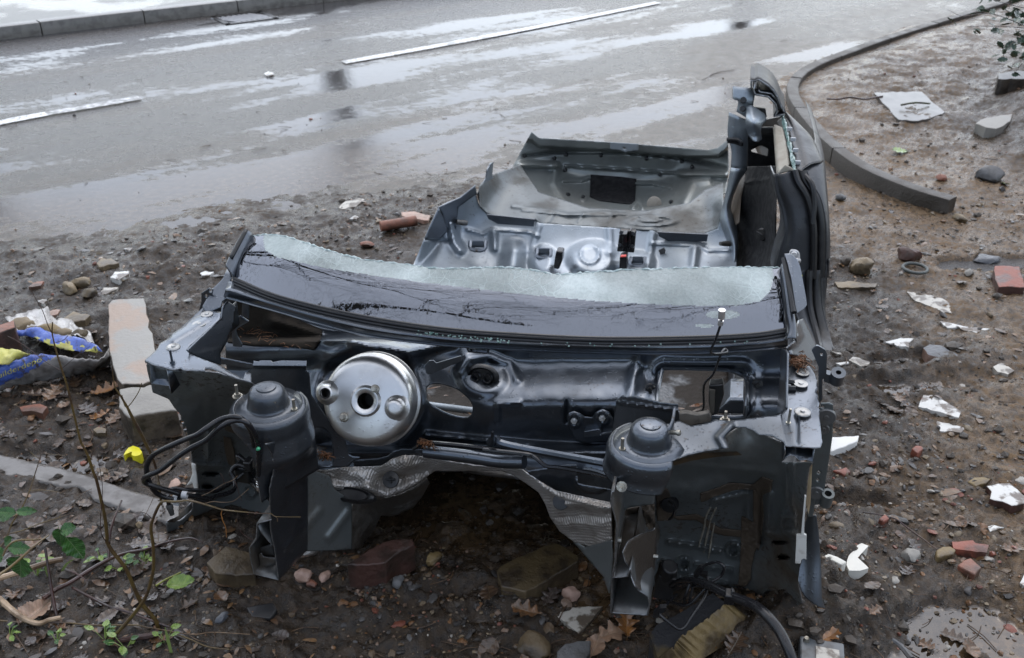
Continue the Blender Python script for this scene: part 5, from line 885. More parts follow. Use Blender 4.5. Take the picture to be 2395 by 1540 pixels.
m = MB(); m.loft([[p + np.array([.046, .004, 0]) for p in rr_], so_, [(a_ + b_) / 2 + np.array([.006, -.006, .004]) for a_, b_ in zip(so_, sil)], sil, [p + np.array([.01, .25, -.02]) for p in sil], [p + np.array([0, .7, -.03]) for p in sil]], 6, 6); skin = m.build('door_sill_skin', M_dark, car, solid=.003)
win_ = zb(z5, (2045, 282, 2.02), (2062, 340, 1.94), (2082, 430, 1.80), (2100, 520, 1.66), (2112, 592, 1.56)); sk = zb(z5, (2050, 280, 2.06), (2120, 335, 2.02), (2180, 390, 1.95), (2215, 450, 1.86), (2250, 530, 1.74))
m = MB(); A0 = [Q(*p) for p in win_]; A1 = [Q(*p) for p in sk]; mid = [(a_ * .5 + b_ * .5) + np.array([.0, -.02, .02]) for a_, b_ in zip(A0, A1)]
m.loft([[p + np.array([-.02, .05, -.04]) for p in A0], A0, [(a_ * .8 + b_ * .2) + np.array([0, -.008, .008]) for a_, b_ in zip(A0, A1)], mid, A1, [p + np.array([-.07, .25, -.10]) for p in A1], [p + np.array([-.18, .6, -.25]) for p in A1]], 8, 6); m.build('quarter_panel', mat('wet_dark_quarter', (.034, .035, .037), (.02, .02, .02), 7, .4, .7, .36, .5, .3, .2, .3, 60, .003, coat=.15, drops=.9, spec=.35), car, solid=.003, rim=M_edge)
m = MB(); m.panel(z5((2112, 590), (2145, 600), (2210, 700), (2262, 860), (2250, 900), (2215, 780), (2170, 690)), zb(z5, (2112, 590, 1.54), (2210, 700, 1.52), (2262, 860, 1.46)), step=3); m.build('quarter_edge', M_dark, car, solid=.003)
m = MB(); tubeq(m, zb(z5, (2122, 578, 1.5), (2160, 610, 1.47), (2195, 660, 1.44), (2205, 760, 1.42), (2195, 860, 1.40)), .010, n=8); m.build('loose_seal', M_rubber, car)
m = MB(); gb = zb(z5, (2035, 282, 1.99), (2050, 350, 1.9), (2070, 430, 1.78), (2090, 520, 1.64), (2100, 580, 1.55)); m.tube([Q(*p) for p in gb], .007, n=5, sub=8, wob=.5); m.build('glass_granules', bpy.data.materials['green_glass_granule'], car, smooth=False)
m = MB()
for x, y, b_ in ((2073, 355, 1.88), (2092, 410, 1.8), (2105, 468, 1.72), (2117, 533, 1.64)): p = z5((x, y))[0]; m.box(Q(*p, b_ - .02), (.019, .010, .014))
m.build('glass_clip', bpy.data.materials['pale_grey_plastic'] if 'pale_grey_plastic' in bpy.data.materials else mat('pale_grey_plastic', (.45, .46, .47), rough=.4), car, bevel=.002)
m = MB(); m.prism([Q(*p) for p in zb(z5, (1990, 325, 1.93), (2038, 345, 1.90), (2060, 440, 1.76), (2078, 545, 1.62), (2050, 560, 1.62), (2010, 588, 1.6), (2000, 460, 1.76))], (.0, .05, -.03)); m.build('foam_block', M_foam, car, bevel=.008)
m = MB(); m.panel(z5((2010, 588), (2050, 545), (2080, 560), (2095, 572), (1995, 600)), [(0, 0, 1.47)], step=3); m.build('foam_scrap', M_foam, car, solid=.006)
m = MB(); extr(m, jag(z5((1870, 150), (1868, 96), (1888, 103), (1905, 92), (1950, 118), (1985, 150), (2005, 180), (2025, 230), (2048, 272)), .4, 6, False), 1.96, .25); extr(m, z5((1892, 108), (1882, 148), (1890, 172), (1960, 184), (1998, 222), (2010, 262), (1992, 290), (2045, 278)), 1.955, .25); extr(m, z5((1908, 148), (1915, 160), (1975, 168), (2010, 205), (2022, 250)), 1.965, .2)
m.build('cut_pillar_end', M_dark, car, solid=.007, rim=M_edge)
m = MB(); pts = crc(n1((485, 1470), (500, 1400), (533, 1390), (570, 1410), (578, 1470), (565, 1520), (530, 1537), (495, 1525)), 4); m.prism([Q(*p, 1.27) for p in pts], (0, .012, 0)); st = m.build('striker_plate', mat('bright_zinc', (.60, .60, .60), (.45, .45, .45), 30, rough=.45, metal=.35), car, bevel=.003); m = MB(); tubeq(m, zb(n1, (492, 1470, 1.265), (500, 1466, 1.245), (560, 1466, 1.245), (568, 1470, 1.265)), .008, n=8)
for y in (1418, 1507): m.lathe([(0, .006), (.008, .006), (.010, 0)], Q(*n1((531, y))[0], 1.267), (0, -1, .1), n=14)
m.build('striker_loop', bpy.data.materials['bright_zinc'], st)
m = MB(); m.panel(n2((560, 192), (594, 194), (590, 300), (576, 310)), [(0, 0, 1.18)], step=3); sk_ = m.build('warning_sticker', M_whitest, car, solid=.002); m = MB(); m.panel(n2((560, 192), (594, 194), (593, 214), (563, 212)), [(0, 0, 1.177)], step=2); m.build('yellow_band', M_yellow, sk_, solid=.002); m = MB(); m.panel(n2((572, 245), (582, 250), (584, 275), (578, 292), (574, 270)), [(0, 0, 1.177)], step=2); m.build('red_mark', M_redst, sk_, solid=.002)
# --- hoses and wiring
def hose(name, pts, r, mt=M_hose, **k):
    r = np.array(r) * {'coolant_hose': .56, 'wiring_loom': .6, 'hose_stub': .6, 'brake_cable': .68, 'washer_pipe': .6}.get(name, 1); r = float(r) if r.ndim == 0 else r; m = MB(); tubeq(m, pts, r, n=10, **k); return m.build(name, mt, car)
h1 = hose('coolant_hose', zb(y1, (1290, 460, -.16), (1290, 330, -.19), (1250, 100, -.22), (1170, -40, -.24), (1080, -90, -.25), (960, -80, -.25), (860, -40, -.26), (740, 40, -.28), (640, 110, -.29), (540, 150, -.29), (330, 240, -.30), (160, 330, -.30), (85, 430, -.30), (75, 520, -.30), (95, 620, -.29), (160, 740, -.28), (250, 800, -.27), (390, 830, -.26), (520, 815, -.24)), .0105)
h2 = hose('coolant_hose', zb(y1, (1330, 620, -.20), (1330, 400, -.215), (1320, 220, -.225), (1280, 90, -.24), (1200, -20, -.25), (1100, -50, -.25), (1000, -30, -.26), (880, 40, -.27), (740, 170, -.28), (570, 260, -.29), (420, 360, -.30), (240, 500, -.31), (110, 560, -.315), (45, 600, -.31), (60, 650, -.30), (160, 690, -.29), (330, 740, -.27), (500, 790, -.25), (640, 800, -.22), (760, 830, -.19)), .0105)
hose('coolant_hose', zb(y1, (330, 740, -.26), (380, 712, -.25), (520, 725, -.24), (720, 740, -.20), (860, 740, -.14), (1010, 660, -.07), (1140, 560, -.04), (1240, 470, -.03), (1100, 350, -.02)), .008); hose('coolant_hose', zb(y1, (580, 800, -.23), (720, 850, -.2), (860, 800, -.15), (1040, 740, -.09), (1060, 620, -.06), (1020, 530, -.05), (1090, 450, -.04), (1200, 480, -.04)), .0105)
hose('wiring_loom', zb(y1, (1100, 350, .02), (1180, 420, .0), (1250, 480, -.02), (1260, 600, -.02), (1330, 720, -.05), (1450, 790, -.08)), .014); hose('wiring_loom', zb(y1, (1200, 590, .0), (1260, 660, .0), (1360, 740, -.02), (1460, 830, -.06)), .012)
m = MB(); m.box(Q(*y1((1180, 520))[0], -.02), (.04, .04, .05)); m.box(Q(*y1((1225, 440))[0], -.03), (.02, .03, .03)); m.build('loom_clip', M_rubber, car, bevel=.004)
m = MB(); a_, b_ = Q(*y1((1332, 600))[0], -.20), Q(*y1((1330, 728))[0], -.20); d_ = a_ - b_; L_ = np.linalg.norm(d_); m.lathe([(x * .62, y_) for x, y_ in ((0, 0), (.0085, 0), (.0095, .004), (.0085, .008), (.0085, L_ * .25), (.010, L_ * .28), (.010, L_ * .36), (.0085, L_ * .4), (.010, L_ * .5), (.010, L_ * .6), (.0085, L_ * .63), (.010, L_ * .7), (.010, L_ * .8), (.0085, L_ * .82))], b_, d_, n=18); m.build('pipe_ferrule', mat('bright_aluminium', (.75, .75, .75), rough=.25, metal=1.), h2)
m = MB(); a_ = Q(*y1((1327, 268))[0], -.237); m.lathe([(0, .0065), (.003, .006), (.0045, 0)], a_, (0, -1, .3), n=12); m.build('paint_dot', mat('green_paint_dot', (.05, .32, .16), rough=.5), h2)
hose('hose_stub', zb(y1, (300, 790, -.265), (315, 850, -.265), (325, 900, -.265)), .008); m = MB(); a_, b_ = Q(*y1((322, 890))[0], -.265), Q(*y1((360, 1005))[0], -.265); d_ = b_ - a_; L_ = np.linalg.norm(d_); m.lathe([(x * .62, y_) for x, y_ in ((.008, 0), (.013, .004), (.013, L_ * .4), (.0105, L_ * .42), (.0105, L_ * .75), (.009, L_ * .8), (.009, L_), (0, L_))], a_, d_, n=16); m.build('hose_coupling', mat('grey_coupling', (.055, .055, .052), rough=.5), car)
m = MB()
for x, y in ((395, 830), (500, 785)): m.lathe([(.0068, -.006), (.0088, -.006), (.0088, .006), (.0068, .006)], Q(*y1((x, y))[0], -.258), (1, .2, -.1), n=20, a0=.4, a1=5.6); p = y1((x + 10, y + 60))[0]; m.box(Q(*p, -.262), (.014, .005, .005))
m.build('hose_clip', bpy.data.materials['pale_grey_plastic'], car)
def cab(pts, r): return hose('brake_cable', pts, r)
cab(zb(y5, (1160, 330, -.02), (1300, 240, -.06), (1400, 225, -.10), (1540, 262, -.16), (1700, 340, -.22), (1850, 400, -.26), (1960, 480, -.30), (2060, 600, -.33), (2120, 720, -.36), (2160, 830, -.38)), [.008, .010, .014, .016, .0165, .0165, .0165, .0165]); cab(zb(y5, (1180, 350, -.0), (1280, 280, -.04), (1360, 250, -.08), (1460, 245, -.12), (1540, 265, -.15)), .013)
cab(zb(y5, (1480, 150, -.10), (1520, 110, -.10), (1600, 92, -.11), (1650, 125, -.12), (1630, 190, -.12), (1560, 240, -.13), (1480, 320, -.14), (1400, 400, -.15), (1330, 405, -.14), (1220, 370, -.10)), .005); cab(zb(y5, (1400, 250, -.12), (1370, 330, -.13), (1350, 400, -.12)), .006); cab(zb(y5, (1530, 200, -.12), (1525, 290, -.15), (1500, 360, -.18), (1420, 480, -.22), (1370, 560, -.24), (1320, 585, -.25), (1250, 540, -.25), (1180, 470, -.24), (1230, 400, -.18), (1300, 330, -.12)), .005); cab(zb(y5, (1420, 270, -.12), (1400, 370, -.13), (1390, 410, -.12)), .005)
m = MB(); m.box(Q(*y5((1220, 225))[0], -.02), (.045, .06, .075), ((.99, 0, .1), (0, 1, 0), (-.1, 0, .99))); m.lathe([(0, .04), (.02, .04), (.022, 0), (.022, -.03)], Q(*y5((1225, 180))[0], -.03), (.2, -.3, 1), n=16); m.box(Q(*y5((1180, 260))[0], -.03), (.02, .02, .03)); m.build('connector_block', M_rubber, car, bevel=.004)
m = MB(); m.prism([Q(*p, -.10) for p in y5((1425, 200), (1460, 140), (1500, 125), (1500, 150), (1470, 175), (1530, 185), (1530, 220), (1470, 190), (1440, 228))], (0, .012, 0)); m.prism([Q(*p, -.24) for p in y5((1130, 470), (1180, 430), (1225, 430), (1210, 460), (1185, 470), (1160, 505), (1125, 500))], (0, .012, 0)); m.build('cable_clip', M_rubber, car)
m = MB(); m.box(Q(*y5((1690, 345))[0], -.222), (.020, .026, .026)); m.box(Q(*y5((1708, 312))[0], -.22), (.005, .014, .018)); m.build('cable_tie', M_hose, car, bevel=.003)
aer = zb(z2, (1672, 485, -.02), (1668, 550, -.02), (1640, 640, -.0), (1612, 722, .02), (1700, 720, .06), (1690, 700, .07), (1665, 735, .05), (1625, 840, .10), (1572, 905, .16), (1570, 1030, .2), (1540, 1070, .2)); w_ = hose('washer_pipe', aer, .0045, sub=4); m = MB(); tubeq(m, zb(z2, (1674, 480, -.022), (1670, 525, -.02)), .0075, n=10); tubeq(m, zb(z2, (1668, 540, -.02), (1663, 562, -.018)), .006, n=10); m.build('nozzle_tip', mat('bright_tip', (.7, .7, .7), rough=.3, metal=.8), w_)
m = MB(); m.prism([Q(*p, .18) for p in z2((1600, 905), (1680, 900), (1685, 960), (1650, 1070), (1610, 1080), (1598, 1000))], (0, .03, 0)); m.build('vent_flap', M_rubber, car, bevel=.003); m = MB(); m.panel(z2((1602, 925), (1636, 930), (1630, 1060), (1606, 1070)), [(0, 0, .176)], step=4); m.build('foam_pad', mat('grey_foam', (.10, .09, .075), rough=.9, bump=.4), car, solid=.004)
m = MB(); m.tube([Q(*p, -.13) for p in y3((412, 1205), (448, 1207))], .004, n=6); m.tube([Q(*p, -.17) for p in y3((135, 1078), (165, 1080))], .006, n=6); m.build('stud', M_stud, frR)

ll = MB()
for i in range(420):
    x, y = random.uniform(-.5, .6), random.uniform(.28, 1.0); z = .09 + .22 * float(sst(.50, .22, np.array(y))) + .10 * math.exp(-(x / .13) ** 2) * float(sst(.3, .6, np.array(y))); L = random.uniform(.008, .03); an = random.uniform(0, 6.3); d = np.array([math.cos(an), math.sin(an), random.uniform(-.2, .3)]) * L; k = np.array([-d[1], d[0], random.uniform(0, .01)]) * random.uniform(.2, .6); c_ = np.array([x, y, z])
    cl_ = random.choice(((.12, .055, .025), (.06, .035, .02), (.20, .11, .05), (.03, .022, .016), (.16, .06, .02))); ll.loft([[c_ - d, c_ + [0, 0, .004], c_ + d], [c_ - d + k * .3, c_ + k, c_ + d + k * .2]], 2, 2); ll.col.append(np.tile(np.array(cl_), (15, 1)))
lo_ = ll.build('leaf_litter', M_leafl, None, angle=None); lo_.matrix_world = Matrix.Translation((OX, OY, 0)) @ Matrix.Rotation(-PSI, 4, 'Z'); kind(lo_, 'stuff')
# ------------------------------------------------------------------ rubble and litter on the ground
SEED = [100]
def chunk(name, label, cat, poly, t, mt, side=None, jagd=1.2, bev=.003, tilt=0., group=None, up=0.):
    SEED[0] += 1; P = [p[:2] for p in poly]; c = np.mean(np.array(P), 0); g = GP(c[0], c[1]); zt = g[2] + t + up
    pj = jag(P, jagd, 9, True, SEED[0]) if jagd else P
    W_ = G(np.array([p[0] for p in pj]), np.array([p[1] for p in pj]), zt); o = np.array([g[0], g[1], g[2]])
    cc = W_.mean(0); L = W_ - o; L[:, 2] = t + up + tilt * (W_[:, 0] - cc[0]) + .0025 * np.array([vn(np.array(i * .6), np.array(SEED[0] * 1.), 3) for i in range(len(W_))]) * min(1, t / .01)
    n = len(L); m = MB(); inner = L[:, :] * 1; ci = L.mean(0); inner = ci + (L - ci) * .6; inner[:, 2] += .0015; bot = L.copy(); bot[:, 2] = -.03
    V = np.vstack([L, inner, [ci + np.array([0, 0, .002])], bot]); F = []; mi = []
    for i in range(n):
        j = (i + 1) % n; F.append((i, j, n + j, n + i)); mi.append(0); F.append((n + i, n + j, 2 * n)); mi.append(0); F.append((i, 2 * n + 1 + i, 2 * n + 1 + j, j)); mi.append(1 if side else 0)
    m.add(V, F); m.M = mi; ob = m.build(name, [mt] + ([side] if side else []), None, bevel=bev if t > .012 else None); ob.location = o; return tag(ob, label, cat, group)
import bmesh
def rockmesh(nm, s, seed, rough=.3, sub=3, flat=.7):
    b = bmesh.new(); bmesh.ops.create_icosphere(b, subdivisions=sub, radius=.5); r = random.Random(seed); pl = [(Vector((r.gauss(0, 1), r.gauss(0, 1), r.gauss(0, 1))).normalized(), r.uniform(.30, .44)) for _ in range(9)]
    for v in b.verts:
        p = v.co.copy()
        for nn, d in pl:
            k = p.dot(nn) - d
            if k > 0: p -= nn * k * .85
        k = 1 + rough * float(vn(np.array(p.x * 4 + seed), np.array(p.y * 4 + p.z * 3), seed)) + rough * .5 * float(vn(np.array(p.x * 11 + p.z * 5), np.array(p.y * 11 + seed), seed)); v.co = Vector((p.x * s[0], p.y * s[1], p.z * s[2])) * k
    me = bpy.data.meshes.new(nm); b.to_mesh(me); b.free(); me.polygons.foreach_set('use_smooth', [True] * len(me.polygons)); me.set_sharp_from_angle(angle=math.radians(35)); return me
def rock(name, label, cat, p, wpx, mt, asp=(1, .8, .6), sink=.25, rz=None, rough=.3, seed=None):
    SEED[0] += 1; g = GP(*p); dist = math.sqrt(g[0] ** 2 + g[1] ** 2 + 3.4); s = wpx / FPX * dist; me = rockmesh(name, [s * a for a in asp], seed or SEED[0], rough); me.materials.append(mt); o = bpy.data.objects.new(name, me); C.objects.link(o)
    o.location = (g[0], g[1], g[2] + s * asp[2] * (.5 - sink)); o.rotation_euler = (0, 0, rz if rz is not None else random.uniform(0, 6)); return tag(o, label, cat)
# concrete block, broken in two
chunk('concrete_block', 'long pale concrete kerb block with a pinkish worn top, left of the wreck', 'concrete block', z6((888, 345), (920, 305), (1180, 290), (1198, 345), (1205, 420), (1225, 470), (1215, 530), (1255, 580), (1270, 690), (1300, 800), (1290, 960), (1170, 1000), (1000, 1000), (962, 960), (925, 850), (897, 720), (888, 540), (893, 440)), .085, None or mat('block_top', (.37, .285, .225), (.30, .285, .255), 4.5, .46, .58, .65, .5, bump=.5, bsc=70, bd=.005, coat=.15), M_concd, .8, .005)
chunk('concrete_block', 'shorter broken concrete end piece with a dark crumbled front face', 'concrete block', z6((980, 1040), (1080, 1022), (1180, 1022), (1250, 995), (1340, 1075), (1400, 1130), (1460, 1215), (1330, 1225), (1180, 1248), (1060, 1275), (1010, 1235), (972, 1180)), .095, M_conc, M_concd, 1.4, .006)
# rubble bag
bag = thing('rubble_bag', 'torn blue and yellow builders rubble bag spilling stones beside the concrete block', 'rubble bag', (0, 0, 0))
bp0 = GP(*z6((400, 800))[0]); bag.location = tuple(bp0)
M_bagb = mat('blue_bag_plastic', (.085, .15, .50), (.06, .085, .24), 9, .45, .72, .3, .45, bump=.5, bsc=24, bd=.012, splat=.17); M_bagy = mat('yellow_bag_plastic', (.56, .53, .13), (.36, .33, .12), 14, .45, .72, .3, bump=.5, bsc=24, bd=.012, splat=.15); M_bagw = mat('dirty_clear_plastic', (.34, .32, .30), (.14, .125, .11), 12, .4, .68, .28, .5, bump=.6, bsc=20, bd=.015)
def sheet(name, top, bot, ztop, zbot, mfun, mats, nu=6, nv=8, crump=.012):
    T = cr(np.array([p[:2] for p in top], float), nu); B = cr(np.array([p[:2] for p in bot], float), nu); k = min(len(T), len(B)); T, B = T[:k], B[:k]; m = MB(); A = np.zeros((nv + 1, k, 3)); UV = np.zeros((nv + 1, k, 2))
    for i in range(nv + 1):
        t = i / nv; P = T * (1 - t) + B * t; z = bp0[2] + (ztop * (1 - t ** 1.4) + zbot * t ** 1.4); w_ = G(P[:, 0], P[:, 1], z); w_[:, 2] += crump * fbm(P[:, 0] / 9 + P[:, 1] / 25, P[:, 1] / 14, 3, 7) * (1 if 0 < i else .7); A[i] = w_ - bp0; UV[i] = P
    m.grid(A); cu = (UV[:-1, :-1] + UV[1:, 1:]) / 2; m.M = [mfun(x, y) for x, y in cu.reshape(-1, 2)]; return m.build(name, mats, bag, solid=.0015, angle=50)
lineA, lineB = z6((0, 1015), (470, 770)); 
def front_m(x, y):
    (ax_, ay), (bx_, by) = lineA, lineB; yl = ay + (x - ax_) / (bx_ - ax_) * (by - ay); return 1 if y > yl + 2 * vn(np.array(x / 7), np.array(y / 7), 2) else 0
fs = sheet('front_side', z6((-420, 900), (-200, 860), (0, 838), (130, 800), (245, 762), (440, 757), (640, 790), (800, 795), (870, 745), (893, 708)), z6((-420, 1160), (-200, 1090), (0, 1058), (150, 1012), (300, 992), (450, 960), (600, 935), (750, 900), (840, 870), (905, 845)), .115, .0, front_m, [M_bagb, M_bagw], 8, 14, .016)
sheet('yellow_flap', z6((-420, 760), (-200, 735), (0, 708), (90, 712), (180, 735), (250, 752)), z6((-420, 960), (-200, 890), (0, 845), (70, 830), (150, 790), (252, 760)), .15, .125, lambda x, y: 0, [M_bagy, M_bagw], 6, 8)
lnb = z6((125, 590), (840, 735))
sheet('back_flap', z6((120, 560), (240, 545), (330, 540), (450, 590), (560, 605), (700, 640), (790, 680), (843, 738)), z6((130, 610), (250, 610), (330, 650), (430, 690), (560, 725), (660, 735), (760, 735), (838, 742)), .12, .10, lambda x, y: 0 if (vn(np.array(x / 16), np.array(y / 9), 5) + (y - (lnb[0][1] + (x - lnb[0][0]) * .19)) / 26) < .18 else 1, [M_bagb, M_bagy], 6, 8)
sheet('clear_liner', z6((40, 450), (150, 430), (280, 400), (392, 372), (420, 440), (560, 470), (640, 530), (735, 575), (768, 650)), z6((120, 565), (200, 560), (300, 545), (380, 555), (470, 595), (560, 605), (650, 625), (720, 645), (775, 665)), .05, .10, lambda x, y: 0, [mat('milky_plastic', (.50, .48, .46), (.26, .24, .23), 16, .45, .68, .25, .45, bump=.6, bsc=25, bd=.015)], 6, 10, .03)
fc = bpy.data.curves.new('lettering', 'FONT'); fc.body = 'uilderdepo'; fc.size = 1; fc.extrude = 0; fo = bpy.data.objects.new('lettering_tmp', fc); C.objects.link(fo); dg = bpy.context.evaluated_depsgraph_get(); tm = bpy.data.meshes.new_from_object(fo.evaluated_get(dg)); bpy.data.objects.remove(fo)
bmt = bmesh.new(); bmt.from_mesh(tm)
for _ in range(2): bmesh.ops.subdivide_edges(bmt, edges=[e for e in bmt.edges if e.calc_length() > .12], cuts=1)
bmesh.ops.triangulate(bmt, faces=bmt.faces)
xs = [v.co.x for v in bmt.verts]; x0, x1 = min(xs), max(xs); (ua, va), (ub, vb) = z6((-15, 955), (345, 812))
from mathutils.bvhtree import BVHTree
bt_ = BVHTree.FromPolygons([tuple(v.co) for v in fs.data.vertices], [tuple(p.vertices) for p in fs.data.polygons])
for v in bmt.verts:
    t = (v.co.x - x0) / (x1 - x0); k = v.co.y; u = ua + (ub - ua) * t - k * 3; vv = va + (vb - va) * t - k * 17; d = Vector(ray(u, vv)); o_ = Vector((0, 0, CAMH)) - Vector(bp0); hit = bt_.ray_cast(o_, d)
    v.co = (hit[0] - d.normalized() * .004) if hit[0] else Vector(G(u, vv, bp0[2] + .05) - bp0)
bmt.to_mesh(tm); bmt.free(); tm.materials.clear(); tm.materials.append(M_bagy); lo = bpy.data.objects.new('lettering', tm); C.objects.link(lo); lo.parent = fs
for i, (x, y, w_, mt, l) in enumerate(((230, 640, 55, M_tan, 'tan mortar lump at the far end of the open rubble bag'), (420, 710, 62, M_sand, 'sandy yellow brick lump in the middle of the rubble bag'), (120, 700, 40, M_grey, 'grey stone at the left of the rubble bag opening'), (560, 740, 46, M_tan, 'flat tan stone near the right lip of the rubble bag'), (700, 750, 38, M_stock, 'small brown stone at the right corner of the rubble bag'), (300, 715, 36, M_brown, 'dark brown stone wedged between the two lumps in the rubble bag'))):
    o = rock('rubble_stone', l, 'stone', z6((x, y))[0], w_, mt, (1, .7, .6), 0.); o.location.z = bp0[2] + .09
chunk('terracotta_tile', 'ribbed dark terracotta tile standing at the far left edge beside the rubble bag', 'roof tile', z6((-60, 530), (115, 470), (122, 530), (-60, 600)), .17, M_terra, M_brickdark, .3, .004)
chunk('paving_piece', 'flat tan paving piece lying behind the rubble bag', 'stone', z6((500, 470), (600, 405), (740, 430), (700, 475), (560, 492)), .025, M_tan)
